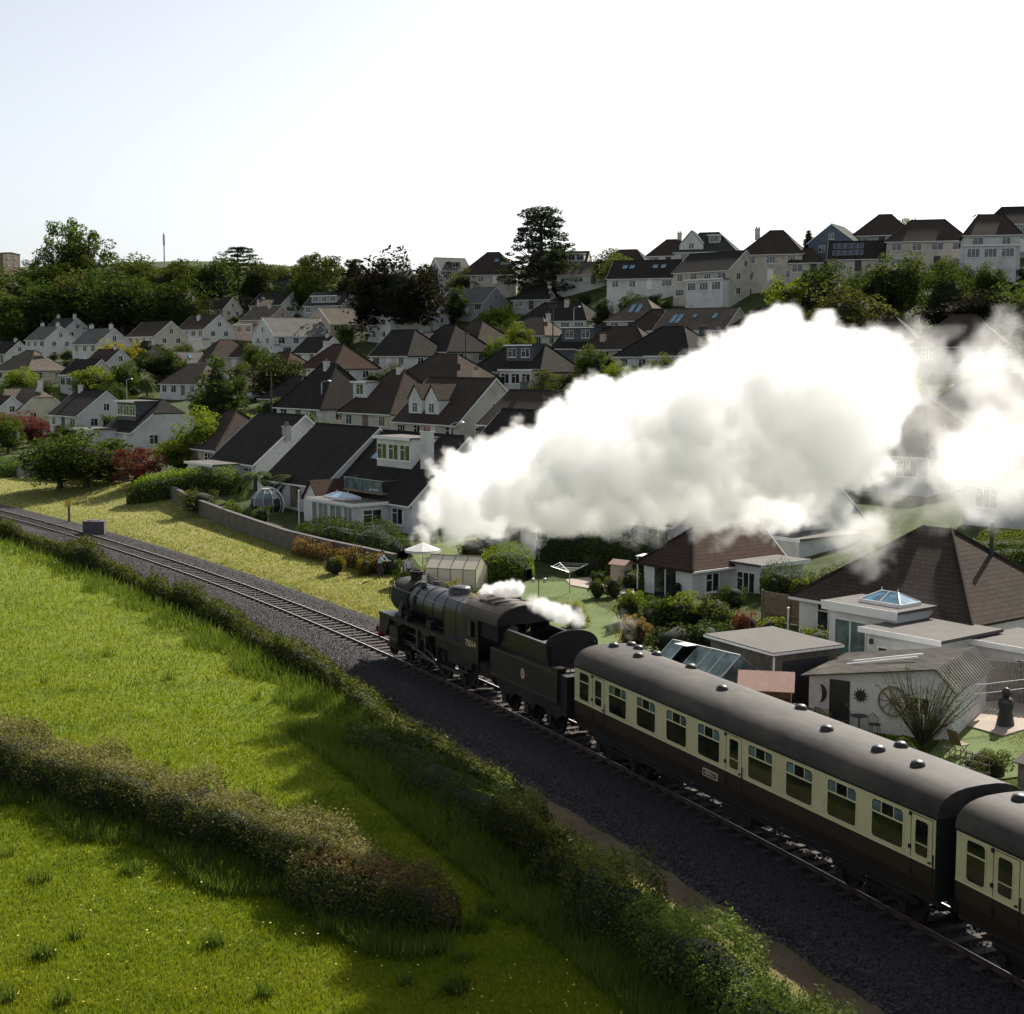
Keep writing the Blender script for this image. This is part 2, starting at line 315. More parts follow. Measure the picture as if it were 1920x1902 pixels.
def strip(name, s0, s1, ds, prof, mats, parent=None, kind=None):   # profile [(q, z)] swept along the track
    ss = np.arange(s0, s1+.01, ds); V = []
    for q, z in prof:
        x, y = tp(ss, q); V.append(np.stack([x, y, np.full(len(ss), z)], -1))
    V = np.stack(V, 1); k = len(prof); V = V.reshape(-1, 3); i = np.arange(len(ss)*k).reshape(len(ss), k)
    Fq = np.stack([i[:-1, :-1], i[1:, :-1], i[1:, 1:], i[:-1, 1:]], -1).reshape(-1, 4)
    me = np_mesh(name, V, Fq, mats); fix_normals(me); o = link(name, me, parent)
    if kind: o['kind'] = kind
    return o
def ballast_material():
    m, n, out = new_mat('ballast'); tc = N(n, 'ShaderNodeTexCoord').outputs['Object']
    vo = N(n, 'ShaderNodeTexVoronoi'); vo.inputs['Scale'].default_value = 14; n.links.new(tc, vo.inputs['Vector'])
    sp = N(n, 'ShaderNodeSeparateColor'); n.links.new(vo.outputs['Color'], sp.inputs[0])
    c = ramp(n, sp.outputs[0], [(.1, (.012,.0115,.014)), (.55, (.030,.028,.032)), (.95, (.085,.080,.084))])
    c = mixc(n, maprange(n, noise(n, tc, .8, 5, .7), .5, .75, 0, .45), c, (.075,.055,.048))
    pbsdf(n, out, c, .9, 0, .25, vo.outputs['Distance'], 1.0, .05); return m
M['ballast'] = ballast_material()
track = strip('railway_track', -300, 52, 1.0, [(-4.4,-.68),(-3.7,-.36),(-3.2,-.17),(-2.9,-.13),(-1.5,-.12),(-.9,-.165),(.9,-.165),(1.4,-.12),(1.9,-.13),(2.7,-.04)], M['ballast'], None, 'structure')
track['label'] = 'single railway track curving on dark stone ballast'
def rail_mat():
    m, n, out = new_mat('rail_steel'); g = N(n, 'ShaderNodeNewGeometry'); sp = N(n, 'ShaderNodeSeparateXYZ'); n.links.new(g.outputs['Normal'], sp.inputs[0])
    f = maprange(n, sp.outputs[2], .8, .95)
    a = N(n, 'ShaderNodeBsdfPrincipled'); a.inputs['Base Color'].default_value = (.07,.04,.028,1); a.inputs['Roughness'].default_value = .8
    b = N(n, 'ShaderNodeBsdfPrincipled'); b.inputs['Base Color'].default_value = (.85,.86,.88,1); b.inputs['Metallic'].default_value = 1; b.inputs['Roughness'].default_value = .42
    mx = N(n, 'ShaderNodeMixShader'); n.links.new(f, mx.inputs[0]); n.links.new(a.outputs[0], mx.inputs[1]); n.links.new(b.outputs[0], mx.inputs[2]); n.links.new(mx.outputs[0], out.inputs[0]); return m
M['rail'] = rail_mat()
for q0 in (-.753, .753):
    strip('rail', -300, 52, 1.0, [(q0-.07,-.13),(q0-.07,-.115),(q0-.012,-.10),(q0-.012,-.04),(q0-.034,-.03),(q0-.034,0),(q0+.034,0),(q0+.034,-.03),(q0+.012,-.04),(q0+.012,-.10),(q0+.07,-.115),(q0+.07,-.13)], M['rail'], track)
w_('sleeper_wood', (.060,.047,.038), rough=.9, var=.35, scale=5, bstr=.4)
slp = MB().box(-.125, .125, -1.28, 1.28, -.24, -.09)
for sg in (-.753, .753): slp.box(-.1, .1, sg-.17, sg+.17, -.091, -.075)
slm = slp.mesh('sleeper'); slm.materials.append(M['sleeper_wood'])
for k in range(215):
    s = -112+k*.76
    if s > 46: break
    x, y = tp(s); link('sleeper', slm, track, (x, y, random.uniform(-.012, .006)), thead(s)+random.uniform(-.012, .012))
# loose stones on the ballast
nst = 60000
ss = RNG.uniform(-80, 34, nst); qq = np.where(RNG.random(nst) < .72, RNG.uniform(-3.8, -.9, nst), RNG.uniform(-.65, 2.3, nst)); sx, sy = tp(ss, qq)
szz = np.interp(qq, [-3.7,-3.2,-2.9,-1.5,-.9,.9,1.4,1.9,2.7], [-.36,-.17,-.13,-.12,-.165,-.165,-.12,-.13,-.04])
base = np.array([[1,0,-.6],[-.5,.86,-.6],[-.5,-.86,-.6],[.2,.1,1.0]]); sc = RNG.uniform(.03, .075, (nst, 1, 1)); an = RNG.uniform(0, 6.28, nst)
rot = np.zeros((nst, 3, 3)); rot[:, 0, 0] = np.cos(an); rot[:, 0, 1] = -np.sin(an); rot[:, 1, 0] = np.sin(an); rot[:, 1, 1] = np.cos(an); rot[:, 2, 2] = 1
V = (np.einsum('nij,kj->nki', rot, base)*sc*RNG.uniform(.7, 1.3, (nst, 4, 3))+np.stack([sx, sy, szz+.015], -1)[:, None]).reshape(-1, 3)
Fs = (np.array([[0,1,3],[1,2,3],[2,0,3]])[None]+4*np.arange(nst)[:, None, None]).reshape(-1, 3)
w_('stone_chip', (.044,.041,.044), rough=.85, var=.6, scale=9)
g_ = link('gravel', np_mesh('gravel', V, Fs, M['stone_chip']), track); g_['kind'] = 'stuff'
# ------------------------------------------------------------------ the train
w_('engine_black', (.008,.008,.009), rough=.38, var=.35, scale=2.5, dirt=(.026,.020,.015)); w_('engine_side', (.011,.0085,.0065), rough=.6, var=.35, scale=1.5, dirt=(.038,.026,.017))
w_('boiler_steel', (.010,.0115,.015), rough=.34, var=.25, scale=1.5, dirt=(.025,.022,.02)); w_('cab_roof', (.05,.040,.034), rough=.75, var=.3, scale=1.5, dirt=(.085,.055,.038)); w_('soot', (.012,.012,.012), rough=.9, var=.3)
w_('motion_steel', (.10,.09,.08), rough=.5, var=.3, scale=3, metal=.6); w_('coal', (.012,.012,.013), rough=.45, var=.4, scale=5); w_('wheel_iron', (.012,.011,.010), rough=.7, var=.4, scale=4)
w_('coach_cream', (.56,.51,.31), rough=.42, var=.05, scale=1.5, dirt=(.46,.41,.24)); w_('coach_brown', (.021,.012,.006), rough=.5, var=.2, scale=1.5, dirt=(.030,.019,.011)); w_('gangway', (.010,.010,.010), rough=.95, var=.2)
w_('underframe', (.008,.007,.007), rough=.85, var=.4, scale=3); w_('vent_black', (.012,.012,.012), rough=.45, var=.2); w_('blind', (.42,.41,.36), rough=.8, var=.1); w_('crest_paint', (.32,.17,.11), rough=.7, var=.2); w_('letter_cream', (.62,.55,.33), rough=.6, var=.05); w_('red_beam', (.20,.03,.02), rough=.5, var=.2); w_('brass', (.5,.36,.14), rough=.35, metal=1, var=.1)
def coach_roof():
    m, n, out = new_mat('coach_roof'); tc = N(n, 'ShaderNodeTexCoord').outputs['Object']
    mp = N(n, 'ShaderNodeMapping'); mp.inputs['Scale'].default_value = (.22, .7, .7); n.links.new(tc, mp.inputs[0])
    c = ramp(n, noise(n, mp.outputs[0], 1.6, 6, .7), [(.28, (.018,.018,.019)), (.5, (.044,.040,.037)), (.72, (.088,.075,.063))])
    c = mixc(n, maprange(n, noise(n, tc, .6, 5, .7), .48, .7, 0, .6), c, (.072,.059,.050)); pbsdf(n, out, c, .62, 0, .16, noise(n, tc, 3, 3), .1, .05); return m
M['coach_roof'] = coach_roof()
M['coach_glass'] = glass_mat('coach_glass', (.012,.014,.012), .05, .32)
def place(s0, s1, z=0.0):                           # plan origin and heading of a vehicle whose pivots ride at s0 and s1
    a = np.array(tp(s0)); b = np.array(tp(s1)); c = (a+b)/2; d = a-b; return (float(c[0]), float(c[1]), z), math.atan2(d[1], d[0])
def rrect(x0, x1, z0, z1, r, n=4):
    P = []
    for cx, cz, a0 in ((x1-r, z1-r, 0), (x0+r, z1-r, 90), (x0+r, z0+r, 180), (x1-r, z0+r, 270)):
        for k in range(n+1): a = R(a0+90*k/n); P.append((cx+r*math.cos(a), cz+r*math.sin(a)))
    return P
def ring(P, Q, y0, y1, m=0, mb=None):               # frame between outlines P (outer) and Q (inner) from depth y0 to y1
    mb = mb or MB(); n = len(P)
    vs = [(p[0], y1, p[1]) for p in P]+[(p[0], y1, p[1]) for p in Q]+[(p[0], y0, p[1]) for p in P]+[(p[0], y0, p[1]) for p in Q]
    fs = []
    for i in range(n):
        j = (i+1) % n; fs += [(i, j, n+j, n+i), (i, 2*n+i, 2*n+j, j), (n+i, n+j, 3*n+j, 3*n+i)]
    return mb.add(vs, fs, m)
def text(name, body, size, mat, parent, loc, rot, ext=.006, align='CENTER'):
    c = bpy.data.curves.new(name, 'FONT'); c.body = body; c.size = size; c.extrude = ext; c.align_x = align; c.align_y = 'CENTER'; c.materials.append(mat)
    o = bpy.data.objects.new(name, c); COL.objects.link(o); me = bpy.data.meshes.new_from_object(o.evaluated_get(bpy.context.evaluated_depsgraph_get()))
    bpy.data.objects.remove(o); o = link(name, me, parent, mats=mat); o.location = loc; o.rotation_euler = rot; return o
_wheel = {}
def wheel_mesh(rad, spokes, w=.13):
    k = (rad, spokes)
    if k in _wheel: return _wheel[k]
    mb = MB(); n = 32
    mb.lathe([(rad*.86, -w/2), (rad*1.035, -w/2), (rad*1.035, -w/2+.03), (rad, -w/2+.032), (rad, w/2), (rad*.86, w/2), (rad*.86, -w/2)], n, 'y')
    mb.lathe([(.02, -.09), (rad*.2+.02, -.09), (rad*.2+.02, .10), (.02, .10)], 14, 'y')
    if spokes:
        for i in range(spokes):
            a = 2*math.pi*i/spokes; c, s = math.cos(a), math.sin(a)
            mb.tube([(c*rad*.15, 0, s*rad*.15), (c*rad*.9, 0, s*rad*.9)], .03, 5)
    else: mb.lathe([(.02, -.03), (rad*.9, -.015), (rad*.9, .015), (.02, .03)], n, 'y')
    me = mb.mesh('wheel'); fix_normals(me); smooth(me); me.materials.append(M['wheel_iron']); _wheel[k] = me; return me
def axle_set(parent, x, rad, spokes=0, weight=0):
    for sy in (1, -1):
        o = link('wheel', wheel_mesh(rad, spokes), parent, (x, sy*.72, rad)); o.rotation_euler = (0, random.uniform(0, 1), 0 if sy > 0 else math.pi)
        if weight:
            mb = MB(); P = [(rad*.84*math.cos(a), rad*.84*math.sin(a)) for a in np.linspace(-.7, .7, 9)]; P += [(rad*.5*math.cos(a), rad*.5*math.sin(a)) for a in np.linspace(.55, -.55, 5)]
            mb.prism(P, 1, .02, .07); part('balance_weight', mb, M['wheel_iron'], o)
    part('axle', MB().tube([(x, -.7, rad), (x, .7, rad)], .08, 10), M['wheel_iron'], parent)

# ---- coaches
CB, CW, CT = 1.12, 1.98, 3.22                       # body bottom, waist, cantrail
def coach_profile(top=3.93, n=14, hw=1.385):
    P = []
    for k in range(n+1):
        a = math.pi*k/n; c, s = math.cos(a), math.sin(a)
        P.append((math.copysign(abs(c)**.72, c)*(hw+.02), CT+(top-CT)*abs(s)**.82))
    return P
def make_coach(label, s_front, windows, doors, vents, name_board=None, only=None):
    L = 19.6; loc, rz = place(s_front+3, s_front+L-3)
    t = empty('railway_coach', loc, rz, label, 'railway coach', 'cream and brown coaches')
    X = lambda s: L/2-s
    hw = 1.385
    body = MB().prism([(-hw+.09, CB), (hw-.09, CB), (hw-.02, CB+.35), (hw, CW), (hw, CT), (-hw, CT), (-hw, CW), (-hw+.02, CB+.35)], 0, -L/2, L/2)
    me = body.mesh('body'); fix_normals(me); b = part('body', MB(), None, t); bpy.data.meshes.remove(b.data) if False else None
    b.data = me; me.materials.append(M['coach_brown'])
    for sy in (1, -1):
        up = MB().box(-L/2+.004, L/2-.004, min(sy*(hw-.02), sy*(hw+.006)), max(sy*(hw-.02), sy*(hw+.006)), CW, CT-.005); part('cream_panel', up, M['coach_cream'], t)
    wl = MB().box(-L/2, L/2, hw, hw+.016, CW-.035, CW); part('waist_line', wl, M['letter_cream'], t)
    rf = MB(); P = coach_profile(); n = len(P); xs = np.linspace(-L/2-.05, L/2+.05, 30)
    for x in xs: rf.v += [(x, p[0], p[1]) for p in P]
    for i in range(len(xs)-1):
        for k in range(n-1): rf.f.append((i*n+k, i*n+k+1, (i+1)*n+k+1, (i+1)*n+k)); rf.m.append(0)
    rf.f += [tuple(range(n)), tuple(range((len(xs)-1)*n, len(xs)*n))[::-1]]; rf.m += [0, 0]
    roof = part('roof', rf, M['coach_roof'], t, sm=35)
    part('gutter', MB().box(-L/2-.03, L/2+.03, hw+.004, hw+.035, CT-.03, CT+.02), M['underframe'], roof); part('gutter', MB().box(-L/2-.03, L/2+.03, -hw-.035, -hw-.004, CT-.03, CT+.02), M['underframe'], roof)
    for s in (6.5, 13.1):
        sm = MB(); 
        for k in range(n-1): sm.add([(X(s)-.03, P[k][0]*1.003, P[k][1]+.004), (X(s)+.03, P[k][0]*1.003, P[k][1]+.004), (X(s)+.03, P[k+1][0]*1.003, P[k+1][1]+.004), (X(s)-.03, P[k+1][0]*1.003, P[k+1][1]+.004)], [(0,1,2,3)])
        part('roof_seam', sm, M['coach_roof'], roof)
    vm = MB().lathe([(.02, -.08), (.19, -.08), (.20, 0), (.17, .07), (.10, .115), (.02, .125)], 14).mesh('ventilator'); fix_normals(vm); smooth(vm); vm.materials.append(M['vent_black'])
    for s, q in vents:
        y = -q; z = np.interp(abs(y), [p[0] for p in P if p[0] >= 0][::-1], [p[1] for p in P if p[0] >= 0][::-1]); link('ventilator', vm, roof, (X(s), y, z+.03))
    def window(s0, s1, z0, z1, sy, vented):
        x0, x1 = X(s1), X(s0); r = .10; y0, y1 = hw+.007, hw+.024
        Po = rrect(x0-.035, x1+.035, z0-.035, z1+.035, r+.03); Pi = rrect(x0, x1, z0, z1, r); fr = ring(Po, Pi, y0, y1); zt = z1-(z1-z0)*.33
        if vented or (s1-s0) > .6: fr.box(x0, x1, y0, y1, zt-.022, zt+.022)
        if vented:
            for k in (.30, .70): fr.box(x0+(x1-x0)*k-.015, x0+(x1-x0)*k+.015, y0, y1-.004, zt, z1)
        if sy < 0: fr.v = [(-x, -y, z) for x, y, z in fr.v]
        w = part('window', fr, M['coach_cream'] if not vented else M['letter_cream'], t)
        pn = MB().add([(p[0], hw+.010, p[1]) for p in Pi], [tuple(range(len(Pi)))])
        if sy < 0: pn.v = [(-x, -y, z) for x, y, z in pn.v]
        part('pane', pn, M['coach_glass'], w)
        if vented and sy > 0:
            for a, c in ((.03, .27), (.73, .97)): part('sliding_vent', MB().box(x0+(x1-x0)*a, x0+(x1-x0)*c, hw+.011, hw+.013, zt+.03, z1-.04), M['pale_pane'], w)
    for s0, s1, kind in windows:
        window(s0, s1, 2.08, 3.08, 1, kind)
        window(L-s1, L-s0, 2.08, 3.08, -1, kind)
    for s0, s1, w0, w1 in doors:                    # slam doors: outline grooves, droplight, hinges, handle
        for sy in (1, -1):
            d = MB(); x0, x1 = X(s1), X(s0); d.box(x0, x0+.02, hw+.004, hw+.010, CB+.3, CT-.08); d.box(x1-.02, x1, hw+.004, hw+.010, CB+.3, CT-.08); d.box(x0, x1, hw+.004, hw+.010, CT-.10, CT-.08)
            for z in (1.55, 2.2, 3.05): d.box(x1-.03, x1+.05, hw, hw+.045, z, z+.10)
            d.box(x0+.05, x0+.12, hw, hw+.06, 2.02, 2.06)
            d.tube([(x0-.09, hw+.06, 1.95), (x0-.09, hw+.06, 2.30)], .018, 6)
            if sy < 0: d.v = [(-x, -y, z) for x, y, z in d.v]
            dr = part('door', d, M['underframe'], t)
            P2 = rrect(X(w1), X(w0), 2.12, 3.02, .08); Po = rrect(X(w1)-.03, X(w0)+.03, 2.09, 3.05, .10); fr = ring(Po, P2, hw+.007, hw+.020); fr.box(X(w1), X(w0), hw+.007, hw+.018, 2.40, 2.43)
            pn = MB().add([(p[0], hw+.0095, p[1]) for p in P2], [tuple(range(len(P2)))])
            if sy < 0: fr.v = [(-x, -y, z) for x, y, z in fr.v]; pn.v = [(-x, -y, z) for x, y, z in pn.v]
            part('droplight', fr, M['coach_cream'], dr); part('pane', pn, M['coach_glass'], dr)
    for sx in (1, -1):                              # corridor connections and buffers
        gl_ = .95 if s_front == 0 and sx > 0 else .36; g = MB().box(min(sx*L/2, sx*(L/2+gl_)), max(sx*L/2, sx*(L/2+gl_)), -.62, .62, 1.2, 3.4); part('gangway', g, M['gangway'], t)  # first coach's front gangway lengthened to keep sun out of the tender gap
        part('end_wall', MB().prism([(p[0]*.985, p[1]-.01) for p in P]+[(-hw, CB), (hw, CB)], 0, sx*L/2+sx*.004, sx*(L/2+.02)), M['gangway'], t)
        for sy in (1, -1): part('buffer', MB().lathe([(.08, 0), (.08, .45), (.23, .46), (.23, .50), (.02, .51)] if sx > 0 else [(.02, -.51), (.23, -.50), (.23, -.46), (.08, -.45), (.08, 0)], 14, 'x', (sx*L/2, sy*.87, 1.06)), M['underframe'], t)
    uf = MB()
    for sy in (1, -1): uf.box(-L/2, L/2, sy*1.20-.05, sy*1.20+.05, .95, CB+.02)
    uf.box(-L/2, L/2, -1.2, 1.2, 1.05, CB+.03)
    for sy in (1, -1):
        uf.tube([(-5, sy*1.1, .95), (-2.6, sy*1.1, .52), (2.6, sy*1.1, .52), (5, sy*1.1, .95)], .05, 6)
        for x in (-2.6, 0, 2.6): uf.tube([(x, sy*1.1, .52), (x, sy*1.1, 1.0)], .04, 6)
    part('underframe', uf, M['underframe'], t)
    part('battery_box', MB().box(-1.5, .1, .55, 1.2, .42, .98), M['underframe'], t); part('vacuum_cylinder', MB().lathe([(.02,-.4),(.3,-.4),(.3,.4),(.02,.4)], 14, 'x', (1.6, .5, .75)), M['underframe'], t)
    part('step_board', MB().box(-L/2+1, L/2-1, 1.22, 1.42, .90, .93), M['underframe'], t)
    for sx in (1, -1):                              # bogies
        bx = sx*(L/2-2.75); bg_ = empty('bogie', (bx, 0, 0)); bg_.parent = t
        f = MB()
        for sy in (1, -1):
            f.prism([(-1.75,.62),(-1.75,.80),(-.6,.80),(-.4,.62),(.4,.62),(.6,.80),(1.75,.80),(1.75,.62),(1.3,.50),(-1.3,.50)], 1, sy*1.02-.05, sy*1.02+.05)
            for x in (-1.3, 1.3): f.cbox((x, sy*1.06, .46), (.30, .22, .30))
            for x in (-.25, 0, .25): f.tube([(x, sy*1.0, .32), (x, sy*1.0, .66)], .09, 8)
        f.box(-.3, .3, -1, 1, .5, .85); part('frame', f, M['underframe'], bg_)
        axle_set(bg_, -1.3, .457); axle_set(bg_, 1.3, .457)
    if name_board:
        nb = part('name_board', MB().box(X(9.72), X(8.92), hw-.03, hw+.03, 1.50, 1.70), M['dark_paint'], t)
        text('lettering', name_board, .135, M['letter_cream'], nb, (X(9.32), hw+.032, 1.60), (math.pi/2, 0, math.pi), .002)
        part('board_edge', ring([(X(9.73), 1.49), (X(8.91), 1.49), (X(8.91), 1.71), (X(9.73), 1.71)], [(X(9.71), 1.51), (X(8.93), 1.51), (X(8.93), 1.69), (X(9.71), 1.69)], hw-.02, hw+.034), M['letter_cream'], nb)
    return t
VN = [(.55,-.05),(.45,.75),(1.2,.62),(2.5,-.12),(2.35,.72),(4.75,.68),(8.1,-.2),(11.2,.62),(13.65,-.25),(16.0,-.3),(15.9,.55),(17.6,-.3)]
WN = [(.42,1.14,False)]+[(a, a+1.24, True) for a in (2.68,4.67,6.64,8.59)]+[(a, a+1.23, True) for a in (11.41,13.33,15.26,17.16)]
DR = [(1.42,2.32,1.62,2.12),(10.18,11.05,10.39,10.87),(18.68,19.5,18.86,19.33)]
make_coach('cream and brown coach coupled behind the tender, small name board on its side', 0.0, WN, DR, VN, 'REBECCA')
WN2 = [(.40,1.05,False)]+[(a, a+1.24, True) for a in (2.9,4.85,6.8,8.75,11.4,13.35,15.3,17.2)]
make_coach('second cream and brown coach, its dark grey roof close behind the black gangway', 20.42, WN2, [(1.32,2.22,1.50,1.98),(10.18,11.05,10.39,10.87),(18.68,19.5,18.86,19.33)], [(.55,.0),(2.4,.6),(5.1,-.1),(8.2,.5)])

# ---- locomotive: x(s) measures forward from s = -13.4
loc, rz = place(-17.6, -10.0, .12)
eng = empty('steam_locomotive', loc, rz, 'black steam locomotive with domed boiler and cab number, heading the train', 'locomotive')
x_ = lambda s: -13.4-s
def ep(name, mb, mat, parent=None, sm=None): return part(name, mb, M[mat], parent or eng, sm=sm)
BZ = 2.92                                           # boiler centre height
ep('frame', MB().box(x_(-19.1), x_(-8.3), -.62, .62, .75, 1.75).box(x_(-19.15), x_(-17.0), -.55, .55, 1.6, 2.05), 'engine_side')
bm = ep('buffer_beam', MB().box(x_(-19.25), x_(-19.1), -1.25, 1.25, .82, 1.36), 'red_beam')
for sy in (1, -1):
    ep('buffer', MB().lathe([(.12,0),(.11,.35),(.07,.36),(.07,.55),(.24,.56),(.24,.61),(.02,.63)], 16, 'x', (x_(-19.25), sy*.87, 1.08)), 'engine_black', bm, 40)
    # high running plate with its drop at the front and the valance
    rp = MB().box(x_(-18.9), x_(-9.4), min(sy*.6, sy*1.33), max(sy*.6, sy*1.33), 2.08, 2.13).box(x_(-18.9), x_(-9.4), min(sy*1.30, sy*1.335), max(sy*1.30, sy*1.335), 1.94, 2.08)
    ep('running_plate', rp, 'engine_black')
    ep('front_apron', MB().prism([(x_(-18.9), 2.12), (x_(-18.9), 1.1), (x_(-18.2), 1.1), (x_(-17.7), 1.75), (x_(-17.7), 2.08)], 1, sy*1.05, sy*1.31), 'engine_side')
    cyl = ep('cylinder', MB().lathe([(.05,-.5),(.38,-.5),(.40,-.45),(.40,.45),(.38,.5),(.05,.5)], 20, 'x', (x_(-16.9), sy*1.08, .98)).lathe([(.05,-.6),(.22,-.6),(.22,.6),(.05,.6)], 14, 'x', (x_(-16.9), sy*1.0, 1.5)).box(x_(-17.4), x_(-16.4), sy*1.08-.36, sy*1.08+.36, 1.0, 1.7), 'engine_side', sm=40)
    ep('slide_bar', MB().box(x_(-16.4), x_(-14.6), sy*1.12-.05, sy*1.12+.05, 1.10, 1.16).box(x_(-14.75), x_(-14.6), sy*1.2-.15, sy*1.12+.1, 1.05, 1.95), 'motion_steel')
    ep('piston_rod', MB().tube([(x_(-16.4), sy*1.1, .98), (x_(-15.3), sy*1.1, .98)], .045, 8).cbox((x_(-15.2), sy*1.1, 1.0), (.4, .14, .3)), 'motion_steel')
    ep('connecting_rod', MB().tube([(x_(-15.2), sy*1.12, .98), (x_(-12.58), sy*1.12, .62)], [.055, .07], 6), 'motion_steel')
    ep('coupling_rod', MB().box(x_(-14.95), x_(-10.2), sy*.98-.03, sy*.98+.03, .56, .68), 'motion_steel')
    ep('valve_gear', MB().tube([(x_(-12.58), sy*1.2, .62), (x_(-12.95), sy*1.2, 1.0)], .05, 6).tube([(x_(-12.95), sy*1.2, 1.0), (x_(-13.9), sy*1.16, 1.15)], .035, 6).tube([(x_(-13.9), sy*1.16, .95), (x_(-13.85), sy*1.16, 1.35), (x_(-13.95), sy*1.16, 1.8)], .05, 6).tube([(x_(-13.9), sy*1.1, 1.5), (x_(-16.2), sy*1.0, 1.5)], .035, 6).box(x_(-14.3), x_(-13.5), sy*1.1-.05, sy*1.1+.05, 1.75, 2.08), 'motion_steel')
    ep('injector_pipe', MB().tube([(x_(-15.8), sy*.55, 3.55), (x_(-15.85), sy*.86, 3.2), (x_(-15.85), sy*.98, 2.6), (x_(-15.9), sy*.95, 2.13)], .04, 6), 'engine_black')
    ep('injector_pipe', MB().tube([(x_(-10.6), sy*1.15, 1.2), (x_(-9.9), sy*1.25, .9), (x_(-9.2), sy*1.25, .9)], .05, 6), 'engine_side')
    hr = MB().tube([(x_(-18.75), sy*.60, 3.58), (x_(-18.0), sy*.86, 3.38), (x_(-9.6), sy*.97, 3.30)], .02, 6)
    for s in (-17.9, -16.2, -14.2, -12.2, -10.4): hr.tube([(x_(s), sy*.8, 3.3), (x_(s), sy*(.86+(s+18)*.012), 3.36)], .02, 5)
    ep('handrail', hr, 'motion_steel')
    ep('steam_pipe', MB().tube([(x_(-17.2), sy*.6, 3.0), (x_(-17.1), sy*.95, 2.5), (x_(-17.0), sy*1.0, 1.7)], .14, 10), 'engine_black', sm=60)
boil = MB().lathe([(.02, x_(-12.2)), (.905, x_(-12.2)), (.86, x_(-14.6)), (.80, x_(-16.6)), (.02, x_(-16.6))], 36, 'x', (0, 0, BZ))
boiler = ep('boiler', boil, 'boiler_steel', sm=40)
for s, r in ((-12.6, .905), (-13.7, .885), (-14.8, .862), (-15.8, .835)): ep('boiler_band', MB().lathe([(r-.02, -.04), (r+.012, -.04), (r+.012, .04), (r-.02, .04)], 36, 'x', (x_(s), 0, BZ)), 'engine_black', boiler, 40)
sbx = ep('smokebox', MB().lathe([(.02, x_(-16.6)), (.865, x_(-16.6)), (.865, x_(-18.55)), (.83, x_(-18.62)), (.02, x_(-18.62))], 36, 'x', (0, 0, BZ)).box(x_(-18.2), x_(-16.9), -.6, .6, 2.0, 2.4), 'soot', sm=40)
ep('smokebox_door', MB().lathe([(.72, x_(-18.62)), (.70, x_(-18.68)), (.45, x_(-18.80)), (.12, x_(-18.86)), (.02, x_(-18.87))], 32, 'x', (0, 0, BZ)), 'soot', sbx, 50)
ep('door_rail', MB().tube([(x_(-18.85), .72, 2.6), (x_(-18.95), .75, 2.75), (x_(-18.95), .75, 3.2), (x_(-18.85), .72, 3.35)], .025, 6).tube([(x_(-18.75), -.6, 3.5), (x_(-18.9), -.3, 3.68), (x_(-18.9), .3, 3.68), (x_(-18.75), .6, 3.5)], .02, 6), 'motion_steel', sbx)
ep('chimney', MB().lathe([(.30, 3.70), (.33, 3.74), (.29, 3.80), (.275, 3.95), (.29, 4.12), (.34, 4.14), (.35, 4.20), (.31, 4.23), (.24, 4.23), (.22, 3.9), (.02, 3.9)], 24, 'z', (x_(-17.35), 0, 0)), 'soot', sbx, 40)
ep('dome', MB().lathe([(.62, 3.62), (.545, 3.74), (.52, 3.95), (.50, 4.06), (.44, 4.13), (.30, 4.17), (.02, 4.18)], 28, 'z', (x_(-12.55), 0, 0)), 'boiler_steel', boiler, 60)
ep('top_feed', MB().lathe([(.17, 3.68), (.17, 3.84), (.13, 3.90), (.02, 3.91)], 14, 'z', (x_(-15.8), .33, 0)).lathe([(.17, 3.68), (.17, 3.84), (.13, 3.90), (.02, 3.91)], 14, 'z', (x_(-15.8), -.33, 0)), 'engine_black', boiler, 40)
fbp = [(-.98, 2.1), (.98, 2.1), (.99, 3.2), (.95, 3.5), (.80, 3.74), (.55, 3.83), (-.55, 3.83), (-.80, 3.74), (-.95, 3.5), (-.99, 3.2)]
fb = ep('firebox', MB().prism(fbp, 0, x_(-12.25), x_(-9.5)), 'boiler_steel', sm=30)
for s in (-12.2, -11.0, -9.9): ep('boiler_band', MB().prism([(p[0]*1.012, BZ+(p[1]-BZ)*1.014) for p in fbp], 0, x_(s)-.035, x_(s)+.035), 'engine_black', fb)
for y in (-.16, .16): ep('safety_valve', MB().lathe([(.09, 3.80), (.09, 3.93), (.06, 3.98), (.06, 4.05), (.02, 4.06)], 12, 'z', (x_(-11.1), y, 0)), 'brass', fb, 40)
ep('whistle', MB().tube([(x_(-9.75), .25, 3.8), (x_(-9.75), .25, 4.1)], .03, 6), 'brass', fb)
ep('ashpan', MB().box(x_(-12.0), x_(-9.6), -.9, .9, .9, 2.1), 'engine_side')
